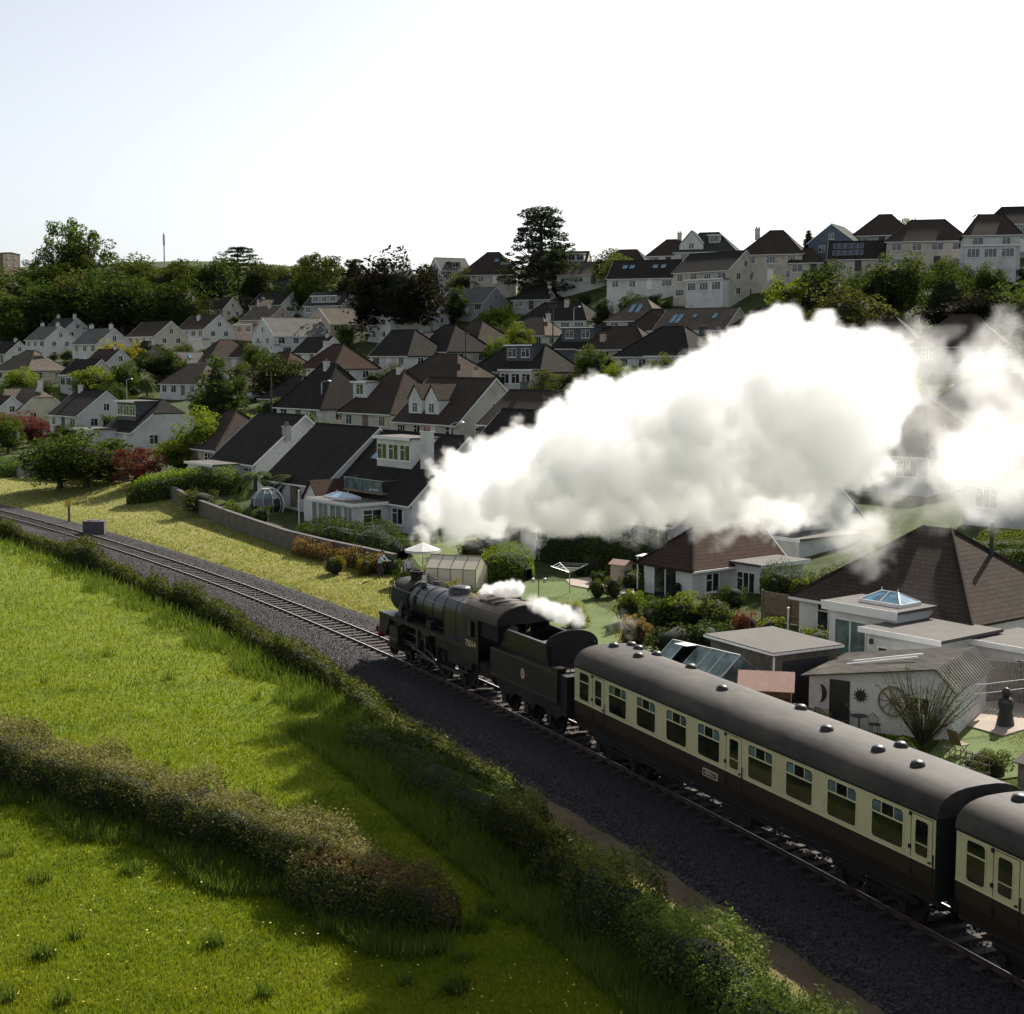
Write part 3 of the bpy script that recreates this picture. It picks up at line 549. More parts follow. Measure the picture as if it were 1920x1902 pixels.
# cab
cab = empty('cab', (0, 0, 0)); cab.parent = eng
for sy in (1, -1):
    o, i = sy*1.36, sy*1.33; c = MB(); a, b = min(o, i), max(o, i)
    c.box(x_(-9.5), x_(-8.05), a, b, 1.50, 2.62); c.box(x_(-9.5), x_(-9.18), a, b, 2.62, 3.45); c.box(x_(-8.35), x_(-8.05), a, b, 2.62, 3.45); c.box(x_(-9.18), x_(-8.35), a, b, 3.28, 3.45); c.box(x_(-8.79), x_(-8.74), a, b, 2.62, 3.28)
    sd = ep('side_sheet', c, 'engine_side', cab)
    ep('window_pane', MB().box(x_(-9.18), x_(-8.77), min(sy*1.335, sy*1.345), max(sy*1.335, sy*1.345), 2.62, 3.28), 'dark_paint', cab)
    ep('cab_handrail', MB().tube([(x_(-8.0), sy*1.40, 1.6), (x_(-8.0), sy*1.40, 2.9)], .02, 6), 'motion_steel', cab)
    ep('cab_step', MB().box(x_(-8.6), x_(-8.1), min(sy*1.0, sy*1.35), max(sy*1.0, sy*1.35), .55, .59).box(x_(-8.4), x_(-8.3), min(sy*1.2, sy*1.24), max(sy*1.2, sy*1.24), .55, 1.5), 'engine_side', cab)
w_('number_paint', (.80,.68,.36), rough=.6, var=.03); text('cab_number', '75014', .40, M['number_paint'], cab, (x_(-8.76), 1.366, 2.28), (math.pi/2, 0, math.pi), .003)
arc = [(1.38*math.cos(a), 3.42+.78*math.sin(a)**.9) for a in np.linspace(0, math.pi, 17)]
ep('front_sheet', MB().prism([(p[0]*.98, p[1]) for p in arc]+[(-1.33, 1.5), (1.33, 1.5)], 0, x_(-9.52), x_(-9.47)), 'engine_black', cab)
rf = MB()
for i in range(16):
    p, q = arc[i], arc[i+1]; k = .965
    A = [(p[0]*1.01, p[1]+.03), (q[0]*1.01, q[1]+.03), (q[0]*k, q[1]-.03), (p[0]*k, p[1]-.03)]
    rf.prism(A, 0, x_(-9.65), x_(-6.35))
croof = ep('cab_roof', rf, 'cab_roof', cab, 30)
ep('roof_ventilator', MB().box(x_(-8.9), x_(-8.35), -.75, .75, 4.14, 4.19), 'soot', croof); ep('roof_rib', MB().box(x_(-8.25), x_(-8.2), -.8, .8, 4.13, 4.23).box(x_(-7.6), x_(-7.55), -.8, .8, 4.13, 4.23), 'cab_roof', croof); ep('roof_rib', MB().box(x_(-9.0), x_(-7.5), .76, .80, 4.02, 4.17).box(x_(-9.0), x_(-7.5), -.80, -.76, 4.02, 4.17), 'cab_roof', croof)
ep('roof_end', MB().prism([(p[0]*.97, p[1]) for p in arc], 0, x_(-6.52), x_(-6.47)), 'soot', cab)
ep('cab_floor', MB().box(x_(-9.5), x_(-7.4), -1.3, 1.3, 1.55, 1.62), 'soot', cab)
for y in (.75, -.75): ep('screen', MB().box(x_(-8.05), x_(-6.5), y*1.62-.02, y*1.62+.02, 2.75, 3.6), 'soot', cab)
bgl = empty('leading_bogie', (0, 0, 0)); bgl.parent = eng
ep('frame', MB().box(x_(-19.0), x_(-16.1), .82, .88, .38, .62).box(x_(-19.0), x_(-16.1), -.88, -.82, .38, .62).box(x_(-18.0), x_(-17.1), -.85, .85, .4, .75), 'engine_side', bgl)
axle_set(bgl, x_(-18.5), .457, 10); axle_set(bgl, x_(-16.6), .457, 10)
for s in (-14.87, -12.58, -10.3): axle_set(eng, x_(s), .863, 16, 1)
for s in (-14.87, -12.58, -10.3): ep('splasher', MB().prism([(x_(s)+.98*math.cos(a), .9+.98*math.sin(a)) for a in np.linspace(.5, math.pi-.5, 9)], 1, .62, .92), 'engine_side')
ep('sand_box', MB().box(x_(-13.9), x_(-13.4), .70, 1.1, 2.13, 2.45), 'engine_side')
ep('lubricator', MB().box(x_(-16.0), x_(-15.7), 1.0, 1.25, 2.13, 2.35), 'engine_black'); ep('lamp_iron', MB().box(x_(-19.2), x_(-19.1), -.1, .1, 1.36, 1.75), 'engine_black')

# ---- tender
loc, rz = place(-6.4, -2.0, .10)
ten = empty('tender', loc, rz, 'black six-wheeled tender with an inset coal bunker, between locomotive and first coach', 'tender')
xt = lambda s: -4.2-s
def tpt(name, mb, mat, parent=None, sm=None): return part(name, mb, M[mat], parent or ten, sm=sm)
tank = tpt('tank', MB().box(xt(-7.2), xt(-1.4), -1.36, 1.36, 1.42, 2.56), 'engine_side')
for sy in (1, -1):
    tpt('lining', MB().box(xt(-7.2), xt(-1.4), sy*1.362-.006, sy*1.362+.006, 2.50, 2.55).box(xt(-7.2), xt(-1.4), sy*1.362-.006, sy*1.362+.006, 1.44, 1.48), 'motion_steel', tank)
    tpt('bunker_side', MB().prism([(xt(-6.9), 2.56), (xt(-2.6), 2.56), (xt(-2.6), 3.36), (xt(-6.3), 3.36), (xt(-6.9), 3.2)], 1, sy*.98-.025, sy*.98+.025), 'engine_black')
    tpt('bunker_rail', MB().tube([(xt(-6.3), sy*.98, 3.38), (xt(-2.6), sy*.98, 3.38)], .035, 6), 'steel')
    tpt('axle_frame', MB().prism([(xt(-7.2), 1.4), (xt(-7.2), .95), (xt(-6.6), .55), (xt(-6.0), .55), (xt(-5.6), .85), (xt(-4.9), .85), (xt(-4.6), .55), (xt(-4.0), .55), (xt(-3.7), .85), (xt(-3.0), .85), (xt(-2.7), .55), (xt(-2.1), .55), (xt(-1.4), .95), (xt(-1.4), 1.4)], 1, sy*1.02-.03, sy*1.02+.03), 'engine_side')
    for s in (-6.3, -4.3, -2.4): tpt('axle_box', MB().cbox((xt(s), sy*1.08, .56), (.34, .2, .36)), 'engine_side')
    tpt('buffer', MB().lathe([(.02,-.51),(.23,-.50),(.23,-.46),(.08,-.45),(.08,0)], 14, 'x', (xt(-1.4), sy*.87, 1.06)), 'engine_black')
    tpt('foot_plate', MB().box(xt(-7.25), xt(-1.3), min(sy*1.3, sy*1.42), max(sy*1.3, sy*1.42), 1.36, 1.42), 'engine_side')
cr = MB(); 
for k in range(3): cr.add([(xt(-4.25)+.19*math.cos(a)*(1-.25*k), 1.366+.003*k, 1.99+.24*math.sin(a)*(1-.25*k)) for a in np.linspace(0, 2*math.pi, 17)[:-1]], [tuple(range(16))], k % 2)
part('crest', cr, [M['crest_paint'], M['letter_cream']], ten)
tpt('bunker_front', MB().box(xt(-6.9), xt(-6.85), -.98, .98, 2.56, 3.1), 'engine_black'); tpt('bunker_back', MB().box(xt(-3.4), xt(-3.35), -.98, .98, 2.56, 3.36), 'engine_black')
arc2 = [(1.16*math.cos(a), 3.30+.60*math.sin(a)**.9) for a in np.linspace(0, math.pi, 15)]
tpt('rear_bulkhead', MB().prism(arc2+[(-1.05, 2.56), (1.05, 2.56)], 0, xt(-2.75), xt(-2.66)), 'soot'); tpt('frame', MB().box(xt(-7.2), xt(-1.4), -.95, .95, .8, 1.42), 'engine_side')
tpt('gap_block', MB().box(xt(-1.398), xt(-.85), -1.22, 1.22, .95, 2.5), 'soot'); tpt('filler_lid', MB().lathe([(.26, 2.56), (.26, 2.72), (.20, 2.76), (.02, 2.77)], 16, 'z', (xt(-2.0), 0, 0)), 'engine_black', sm=40); tpt('fire_iron_tunnel', MB().box(xt(-6.6), xt(-2.8), -1.25, -1.02, 2.56, 2.8), 'engine_black')  # block behind the tank added to stop sun passing the tender-coach gap
tpt('ladder', MB().tube([(xt(-1.35), .5, 1.4), (xt(-1.35), .5, 2.7)], .02, 5).tube([(xt(-1.35), .8, 1.4), (xt(-1.35), .8, 2.7)], .02, 5).box(xt(-1.37), xt(-1.33), .5, .8, 1.8, 1.84).box(xt(-1.37), xt(-1.33), .5, .8, 2.2, 2.24), 'engine_black'); tpt('rear_step', MB().box(xt(-1.85), xt(-1.4), .95, 1.34, 2.56, 2.72), 'engine_black')
for s in (-6.3, -4.3, -2.4): axle_set(ten, xt(s), .54, 10)
cn = 900; cb = np.array([[1,0,-.5],[-.5,.86,-.5],[-.5,-.86,-.5],[.1,.1,1]]); cx = RNG.uniform(xt(-3.5), xt(-6.7), cn); cyy = RNG.uniform(-.93, .93, cn); cz = 2.62+.42*np.exp(-((cx-xt(-4.2))/1.2)**2-(cyy/.8)**2)+RNG.uniform(0, .06, cn)
V = (cb[None]*RNG.uniform(.05, .13, (cn, 1, 1))*RNG.uniform(.6, 1.4, (cn, 4, 3))+np.stack([cx, cyy, cz], -1)[:, None]).reshape(-1, 3)
o = link('coal', np_mesh('coal', V, (np.array([[0,1,3],[1,2,3],[2,0,3],[0,2,1]])[None]+4*np.arange(cn)[:, None, None]).reshape(-1, 3), M['coal']), ten); o['kind'] = 'stuff'
tpt('coal_bed', MB().box(xt(-6.8), xt(-3.4), -.96, .96, 2.56, 2.66), 'coal')
# ------------------------------------------------------------------ houses
def slope_uv(me):
    uv = me.uv_layers.new(name='UVMap'); up = Vector((0, 0, 1))
    for p in me.polygons:
        n = p.normal; t = up.cross(n); t = t.normalized() if t.length > 1e-3 else Vector((1, 0, 0)); b = n.cross(t)
        for li in p.loop_indices:
            c = me.vertices[me.loops[li].vertex_index].co; uv.data[li].uv = (c.dot(t), c.dot(b))
def slab(polys, th):                                # polygons of a roof's top surface, made solid downwards
    b = bmesh.new(); cache = {}
    for P in polys:
        vs = []
        for p in P:
            k = tuple(round(c, 3) for c in p)
            if k not in cache: cache[k] = b.verts.new(p)
            if cache[k] not in vs: vs.append(cache[k])
        if len(vs) > 2: b.faces.new(vs)
    bmesh.ops.recalc_face_normals(b, faces=b.faces)
    if sum(f.normal.z*f.calc_area() for f in b.faces) < 0: bmesh.ops.reverse_faces(b, faces=b.faces)
    bmesh.ops.solidify(b, geom=b.faces[:], thickness=th)
    me = bpy.data.meshes.new('roof'); b.to_mesh(me); b.free(); fix_normals(me); slope_uv(me); return me
_win = {}
def win_meshes(w, h, bars):
    k = (round(w, 1), round(h, 1), bars)
    if k not in _win:
        f = ring([(-w/2-.05,-h/2-.05),(w/2+.05,-h/2-.05),(w/2+.05,h/2+.05),(-w/2-.05,h/2+.05)], [(-w/2,-h/2),(w/2,-h/2),(w/2,h/2),(-w/2,h/2)], .05, -.07)
        for i in range(1, bars+1): x = -w/2+w*i/(bars+1); f.box(x-.03, x+.03, -.055, .02, -h/2, h/2)
        if bars > 0 and h > .9: f.box(-w/2, -w/2+w/(bars+1), -.05, .02, h/2-.38, h/2-.33)
        f.box(-w/2-.12, w/2+.12, -.13, 0, -h/2-.12, -h/2-.05)
        a = f.mesh('window'); fix_normals(a); a.materials.append(M['white_paint'])
        g = MB().add([(-w/2,-.02,-h/2),(w/2,-.02,-h/2),(w/2,-.02,h/2),(-w/2,-.02,h/2)], [(0,1,2,3)]).mesh('pane'); g.materials.append(M['pane'])
        f2 = MB(); f2.v, f2.f, f2.m = list(f.v), list(f.f), [0]*len(f.f); f2.add([(-w/2,-.02,-h/2),(w/2,-.02,-h/2),(w/2,-.02,h/2),(-w/2,-.02,h/2)], [(0,1,2,3)], 1)
        c = f2.mesh('window'); c.materials.append(M['white_paint']); c.materials.append(M['pane'])
        _win[k] = (a, g, c)
    return _win[k]
FACE = {'F': 0, 'R': math.pi/2, 'B': math.pi, 'L': -math.pi/2}
def window(parent, x, y, z, face, w=1.2, h=1.1, bars=1, flat=False):
    a, g, c = win_meshes(w, h, bars)
    if flat: return link('window', c, parent, (x, y, z), FACE[face])
    o = link('window', a, parent, (x, y, z), FACE[face]); link('pane', g, o); return o
def door(parent, x, y, z, face, mat='dark_paint', w=.95, h=2.05):
    o = link('door', None); bpy.data.objects.remove(o)
    d = MB().box(-w/2, w/2, -.05, .03, 0, h).box(-w/2-.08, -w/2, -.08, .03, 0, h+.08).box(w/2, w/2+.08, -.08, .03, 0, h+.08).box(-w/2, w/2, -.08, .03, h, h+.08)
    o = part('door', d, M[mat], parent, (x, y, z), FACE[face]); part('handle', MB().box(w/2-.15, w/2-.11, -.10, -.05, .95, 1.1), M['steel'], o); return o
HOUSES = []
RC = {'dark': 'roof_dark', 'brown': 'roof_brown', 'red': 'roof_red', 'tan': 'roof_tan', 'grey': 'roof_grey', 'green': 'roof_green'}
def house(label, u, v, head, L, D, eave, rise, roof='dark', wall='white', hip=(0, 0), half=(0, 0), chim=(), dorm=(), lights=(), ext=(), wins='auto', gap=.35, pos=None, deep=3.0, barge=True, two=None, cat='house'):
    if rise > 1: rise = max(rise, D/2*.765)
    h = eave+rise
    x, y, z = pos if pos else hit(u, v, h)
    d = y; t = empty('house', (x, y, z), R(head), label, cat, 'houses of the hillside town'); HOUSES.append((x, y, max(L, D)*.62, label, d, z))
    wm = M[wall+'_render'] if wall+'_render' in M else M[wall]; vis = 'R' if head < 0 else 'L'
    og = .12; a = gap; sl = rise/(D/2); ze = eave-a*sl
    X0_, X1_ = -L/2, L/2
    def xe(k, s): return s*(L/2+(a if hip[k] else og))
    def end(k, s):                                  # ridge end and optional half hip
        return s*(L/2-hip[k]) if hip[k] else (s*(L/2-half[k]) if half[k] else s*(L/2+og))
    rl, rr = end(0, -1), end(1, 1); xl, xr = xe(0, -1), xe(1, 1); polys = []
    def hh(k, s): return eave+rise*.55
    for sy in (-1, 1):
        P = [(xl, sy*(D/2+a), ze), (xr, sy*(D/2+a), ze)]
        if half[1]: zz = hh(1, 1); P.append((xr, sy*D/2*(1-.55), zz))
        P.append((rr, 0, h))
        P.append((rl, 0, h))
        if half[0]: zz = hh(0, -1); P.append((xl, sy*D/2*(1-.55), zz))
        polys.append(P)
    for k, s, xo, rx in ((0, -1, xl, rl), (1, 1, xr, rr)):
        if hip[k]: polys.append([(xo, -(D/2+a), ze), (xo, D/2+a, ze), (rx, 0, h)])
        elif half[k]: polys.append([(xo, -D/2*.45, hh(k, s)), (xo, D/2*.45, hh(k, s)), (rx, 0, h)])
    rm = slab(polys, .13); ro = link('roof', rm, t, mats=M[RC[roof]])
    rd = MB().prism([(-.16, h-.10), (0, h+.05), (.16, h-.10)], 0, rl, rr); part('ridge', rd, M[RC[roof]], ro)
    for k, s in ((0, -1), (1, 1)):
        if hip[k]:
            for sy in (-1, 1): part('hip_ridge', MB().tube([((rl, rr)[k], 0, h), ((xl, xr)[k], sy*(D/2+a), ze)], .11, 5), M[RC[roof]], ro)
    wb = MB().box(X0_, X1_, -D/2, D/2, -deep, eave-.02)
    for k, s in ((0, -1), (1, 1)):
        if not hip[k]:
            e = s*L/2; i = e-s*.3
            tri = [(-D/2, eave-.02), (D/2, eave-.02), (0, h-.10)] if not half[k] else [(-D/2, eave-.02), (D/2, eave-.02), (D/2*.45, eave+rise*.55-.1), (-D/2*.45, eave+rise*.55-.1)]
            wb.prism(tri, 0, min(e, i), max(e, i))
            if barge:
                for sy in (-1, 1):
                    bb = MB(); t1 = (1-.55 if half[k] else 0); P = [(sy*(D/2+a), ze-.16), (sy*(D/2+a), ze+.03), (sy*D/2*t1*1.0, (eave+rise*.55 if half[k] else h)+.02), (sy*D/2*t1, (eave+rise*.55 if half[k] else h)-.2)]
                    bb.prism(P, 0, s*(L/2+og), s*(L/2+og+.035)); part('bargeboard', bb, M['white_paint'] if wall != 'stone_wall' else M['timber'], t)
    wo = part('wall', wb, wm, t)
    part('gutter', MB().box(xl, xr, -(D/2+a+.08), -(D/2+a), ze-.14, ze-.02), M['white_paint'], ro)
    for c in chim:
        cx, cy_, ch, cw = c[:4]; cm = M[c[4]] if len(c) > 4 else wm; zb = h-abs(cy_)*sl-.8
        q = MB().box(cx-cw/2, cx+cw/2, cy_-.28, cy_+.28, zb, h+ch).box(cx-cw/2-.06, cx+cw/2+.06, cy_-.34, cy_+.34, h+ch-.14, h+ch)
        for k in range(max(1, int(cw/.4))): q.lathe([(.02, h+ch), (.13, h+ch), (.10, h+ch+.38), (.02, h+ch+.38)], 8, 'z', (cx-cw/2+(k+.5)*cw/max(1, int(cw/.4)), cy_, 0), 1)
        part('chimney', q, [cm, M['terracotta']], ro)
    for dm in dorm:                                 # (x, width, height, kind, wall, y of face, windows)
        dx, dw, dh, kind, dwall, yf, nw = dm; zf = eave+(D/2+yf)*sl; top = zf+dh; dmat = M.get(dwall+'_render') or M[dwall]
        yb = min(0, -D/2+(top-eave)/sl) if kind != 'gable' else -.1
        if kind == 'gable':
            e = top-dw*.55; q = MB().prism([(dx-dw/2, zf-.5), (dx+dw/2, zf-.5), (dx+dw/2, e), (dx, top), (dx-dw/2, e)], 1, yf, yb)
            o = part('dormer', q, dmat, t); k = .18
            g = slab([[(dx-dw/2-k, yf-.15, e-k*1.1), (dx, yf-.15, top+.06), (dx, yb, top+.06), (dx-dw/2-k, yb, e-k*1.1)], [(dx+dw/2+k, yf-.15, e-k*1.1), (dx, yf-.15, top+.06), (dx, yb, top+.06), (dx+dw/2+k, yb, e-k*1.1)]], .1)
            link('dormer_roof', g, o, mats=M[RC[roof]]); window(o, dx, yf, zf+.65, 'F', min(.9, dw*.6), 1.0, 1, True)
        else:
            o = part('dormer', MB().box(dx-dw/2, dx+dw/2, yf, max(yb, yf+.5), zf-.6, top-.02), dmat, t)
            if kind == 'lean':
                g = slab([[(dx-dw/2-.15, yf-.25, top-.05), (dx+dw/2+.15, yf-.25, top-.05), (dx+dw/2+.15, 0, h+.03), (dx-dw/2-.15, 0, h+.03)]], .1); link('dormer_roof', g, o, mats=M[RC[roof]])
            else:
                part('dormer_roof', MB().box(dx-dw/2-.2, dx+dw/2+.2, yf-.3, max(yb, yf+.5)+.1, top-.02, top+.10), M['felt_roof'], o); part('fascia', MB().box(dx-dw/2-.22, dx+dw/2+.22, yf-.34, yf-.30, top-.12, top+.08), M['white_paint'], o)
            for k in range(nw): window(o, dx-dw/2+(k+.5)*dw/nw, yf, zf+dh*.5+.05, 'F', min(1.5, dw/nw-.35), min(1.2, dh-.45), 1, True)
    for lx, lt, lw, lh in lights:                   # rooflights on the front slope
        an = math.atan(sl); yy = -(D/2)*(1-lt); zz = eave+rise*lt
        f = ring([(-lw/2-.07,-lh/2-.07),(lw/2+.07,-lh/2-.07),(lw/2+.07,lh/2+.07),(-lw/2-.07,lh/2+.07)], [(-lw/2,-lh/2),(lw/2,-lh/2),(lw/2,lh/2),(-lw/2,lh/2)], 0, -.09)
        f.add([(-lw/2,-.05,-lh/2),(lw/2,-.05,-lh/2),(lw/2,-.05,lh/2),(-lw/2,-.05,lh/2)], [(0,1,2,3)], 1)
        o = part('rooflight', f, [M['lead'], M['blue_pane']], ro, fix=False); o.location = (lx, yy, zz+.02); o.rotation_euler = (-(math.pi/2-an), 0, 0)
    for e in ext:                                   # (x0, x1, y0, y1, height, wall, windows on front)
        x0, x1, y0, y1, eh, ew, nw = e; o = part('extension', MB().box(x0, x1, y0, y1, -deep, eh), M.get(ew+'_render') or M[ew], t)
        part('flat_roof', MB().box(x0-.25, x1+.25, y0-.25, y1+.02, eh+.002, eh+.14), M['felt_roof'], o); part('fascia', MB().box(x0-.28, x1+.28, y0-.28, y0-.25, eh-.08, eh+.16), M['white_paint'], o)
        for k in range(nw): window(o, x0+(k+.5)*(x1-x0)/nw, y0, eh-1.15, 'F', min(1.8, (x1-x0)/nw-.5), 1.3, 2 if (x1-x0)/nw > 2.2 else 1, True)
    if wins == 'auto':
        two = eave > 4 if two is None else two; rows = [eave-1.2]+([eave-3.8] if two else [])
        n = max(2, int(L/3.0))
        for zz in rows:
            for k in range(n):
                xx = -L/2+(k+.5)*L/n
                if any(e[0]-.6 < xx < e[1]+.6 and e[2] < -D/2 and zz < e[4]+.5 for e in ext): continue
                if zz == rows[-1] and k == n//2: door(t, xx, -D/2, zz-1.15, 'F', random.choice(['dark_paint', 'white_paint', 'timber'])); continue
                window(t, xx, -D/2, zz, 'F', random.choice([1.2, 1.5, 1.8]), random.choice([1.1, 1.2]), random.choice([1, 2]))
        k = 1 if vis == 'R' else 0; ex = L/2 if vis == 'R' else -L/2
        for zz in rows: 
            for yy in ((-D*.22, D*.2) if D > 6.5 else (0,)): window(t, ex, yy, zz, vis, 1.1, 1.1, 1)
        if not hip[k] and rise > 2.2 and not half[k]: window(t, ex, 0, eave+rise*.3, vis, .9, 1.0, 1)
    return t
# label, ridge-middle pixel (u, v), heading of the ridge, length, depth, eave height, rise ...
H = house
# -- row along the railway
H('brown-roofed house with a gabled dormer over bay, behind the dark red bush', 52, 727, -42, 10, 9, 2.9, 3.6, 'tan', 'cream', dorm=((-1.5,2.6,2.6,'gable','cream',-3.6,1),), chim=((4.2,0,1.3,.8,'white_render'),), half=(0,2))
H('dark-roofed bungalow with a plain white gable and small white chimney', 171, 732, -50, 11.0, 9.6, 2.6, 3.6, 'dark', 'white', chim=((-3.2,-.4,.8,.7),))
ch3 = H('chalet house with a slate-hung box dormer and clipped white gable', 288, 748, -50, 8.5, 10, 2.5, 3.7, 'dark', 'white', half=(0,1.8), dorm=((-.6,5.4,2.4,'box','slate_cladding',-3.5,3),), ext=((-5.6,0,-8.2,-5,2.5,'white',2),))
H('brown hipped roof half smothered in ivy beside the long clipped hedge', 437, 769, -50, 9, 9, 2.5, 3.6, 'brown', 'cream', hip=(3.6,3.6))
H('dark-roofed house with a white gable carrying a tall grey chimney stack', 528, 775, -53, 9.4, 10.6, 2.6, 4.3, 'dark', 'white', pos=(-22.7, 142.0, 2.2), chim=((4.75,-2.0,-1.0,.8,'grey_render'),), ext=((-3.8,2.0,-8.3,-5.3,2.2,'white',3),))
H('dark slate-roofed house with a white verge between two similar roofs', 651, 797, -53, 10.8, 10.8, 2.6, 4.6, 'dark', 'white', pos=(-14.65, 128.0, 1.4))
bal = H('chalet house with roof balcony, flat-roofed garden room and tall white chimney', 792, 811, -53, 13.2, 10.8, 2.7, 4.9, 'dark', 'white', pos=(-7.4, 119.0, .8), dorm=((.3,5.2,2.4,'box','white',-3.0,3),), chim=((4.6,-2.6,.4,1.1,'white_render'),), lights=((-3.6,.62,.8,1.2),), wins=None)
H('white house with blue-white walls half hidden by the steam plume', 1000, 905, -53, 9, 9, 2.8, 3.8, 'dark', 'white', pos=(*[float(c) for c in tp(-40.5, 23.2)], T1(*[float(c) for c in tp(-40.5, 23.2)])), chim=((-3,0,.8,.8),))
H('white gabled house behind the hedge with clipped top, beneath the steam', 1130, 900, -53, 9, 8.5, 2.8, 3.6, 'brown', 'white', pos=(*[float(c) for c in tp(-31.5, 25.5)], T1(*[float(c) for c in tp(-31.5, 25.5)])))
# -- second row
H('low brown hipped bungalow with white chimney, left of the gold tree', 58, 657, -35, 11, 10, 2.5, 3.2, 'tan', 'cream', hip=(4.2,4.2), chim=((2.8,1,.4,.7,'white_render'),))
H('dark bungalow with a pale sunroom roof between two rounded trees', 165, 674, -40, 9, 8, 2.4, 2.6, 'dark', 'cream', ext=((0,4,-6.5,-4,2.3,'white',2),))
H('white bungalow with hipped tan roof behind the tall dark conifer', 372, 682, -42, 12, 9.5, 2.6, 3.6, 'tan', 'white', hip=(3.2,3.2), chim=((-3.6,.5,.6,.7,'white_render'),))
H('small white wing with bay window beyond the conifer, near the parked car', 452, 698, -38, 6, 6, 2.5, 2.4, 'brown', 'white', hip=(2.5,2.5))
H('shallow brown hipped roof among shrubs below the white balcony house', 425, 637, 30, 10, 9, 2.4, 2.8, 'brown', 'cream', hip=(3.6,3.6))
H('steep dark pyramid-roofed house with white wall and garden trellis', 618, 682, -50, 10.5, 9.5, 2.6, 5.2, 'dark', 'white', hip=(3.6,3.6), chim=((.2,-.6,.3,.7),))
H('brown hipped house with one white box dormer and central chimney', 748, 694, -50, 10.5, 10, 2.6, 4.8, 'brown', 'cream', hip=(4.0,4.0), dorm=((-3.3,3.0,1.9,'box','white',-3.5,1),), chim=((.6,-.3,.3,.8,'white_render'),))
H('house with two steep gabled dormers and a large cream gable wall', 866, 708, -53, 12.6, 9.8, 3.2, 4.6, 'brown', 'cream', dorm=((-3.0,2.6,3.2,'gable','white',-4.2,1),(.3,2.6,3.2,'gable','white',-4.2,1)), chim=((.8,1.4,.8,.8),))
H('brown-roofed house with a small white window just above the steam', 1010, 732, -50, 8.5, 8, 4.2, 2.2, 'brown', 'slate_cladding', chim=((-2.6,.4,.8,.6),))
H('low dark-roofed wing with cream gable rising out of the steam edge', 985, 768, -53, 7.0, 7.5, 2.6, 3.4, 'dark', 'cream')
# -- third row
H('red-brown hipped house with a white bay, left of the pyramid roof', 636, 645, -50, 10, 9, 2.6, 3.8, 'red', 'white', hip=(3.5,3.5), chim=((-3.5,-.4,.5,.7),))
H('dark hipped house with white upper windows and lit brown side slope', 770, 618, -48, 10.5, 9.5, 3.0, 4.2, 'dark', 'white', hip=(0,4.0))
H('dark hipped house with box dormer and cream walls by the telegraph pole', 845, 609, -50, 11.5, 10.5, 2.8, 4.4, 'dark', 'cream', hip=(4.2,4.2), dorm=((-4.0,3.2,2.2,'box','cream',-4.2,2),))
H('brown hipped house stepped up behind another, next to a lime tree', 897, 602, -48, 10.5, 10, 2.8, 4.0, 'brown', 'white', hip=(4,4), dorm=((-3.6,2.8,1.8,'box','white',-4,1),))
H('wide brown hipped bungalow roof with a low flat porch below', 838, 664, -42, 13.5, 10, 2.4, 3.4, 'brown', 'cream', hip=(4.6,4.6), chim=((4.6,-2.6,-1.4,.6,'dark_paint'),), ext=((-1.5,3.5,-7,-5,2.1,'cream',0),))
H('dark-roofed chalet bungalow with slate dormer and pink side wall', 985, 645, -40, 13.5, 10, 2.5, 3.7, 'dark', 'pink', hip=(4.2,3.0), dorm=((1.5,5.0,2.3,'box','slate_cladding',-3.3,2),), ext=((2.4,8.2,-8.6,-5,2.5,'white',3),))
H('dark flat-topped dormer house with two square windows on the slope', 1105, 612, -38, 9, 9, 2.6, 3.4, 'dark', 'slate_cladding', dorm=((0,6.4,2.3,'box','slate_cladding',-3.3,2),), wins=None)
H('brown-roofed bungalow with pale chimney beside the square dormer', 1172, 612, -30, 12, 9, 2.5, 3.4, 'brown', 'pink', hip=(4,4), chim=((-2.4,-3,-1.3,.9,'pink_render'),))
H('long dark-roofed bungalow with tall pale chimney and white front wall', 1055, 567, -30, 15.5, 9.5, 2.6, 3.0, 'dark', 'white', hip=(3.6,3.6), chim=((1.6,-1.2,.4,.9,'cream_render'),))
H('tan hipped bungalow with two long rooflights side by side', 1207, 559, -30, 9.5, 10, 2.6, 3.8, 'tan', 'cream', hip=(4.2,4.2), lights=((-1.0,.5,.7,2.4),(.3,.5,.7,2.4)))
H('brown hipped roof with pink-flowered shrub, beside the rooflit tan roof', 1236, 580, -32, 9.5, 9, 2.5, 3.0, 'brown', 'cream', hip=(4,4))
H('white house with its gable to the railway and pale lit roof', 748, 567, 40, 11, 8.8, 4.4, 2.8, 'grey', 'white', chim=((-3.5,1.2,.7,.7),(4,-.8,.9,.7)))
H('pink-walled house with a dark blue boarded gable', 632, 578, 40, 10, 9.5, 3.0, 3.0, 'tan', 'pink')
H('small white gable with dark roof right of the pale lit roof', 807, 571, -35, 6.5, 6, 2.6, 2.4, 'green', 'white')
H('pale grey-roofed semi with a ridge chimney and white end wall', 888, 540, -40, 13.5, 8.5, 2.8, 3.4, 'grey', 'grey', chim=((-.5,0,1.0,.7),))
H('grey-roofed house with white ribbon dormer beneath the copper beech', 625, 547, -30, 12, 9, 4.6, 2.6, 'green', 'grey', dorm=((0,8,1.7,'box','grey',-3.8,3),))
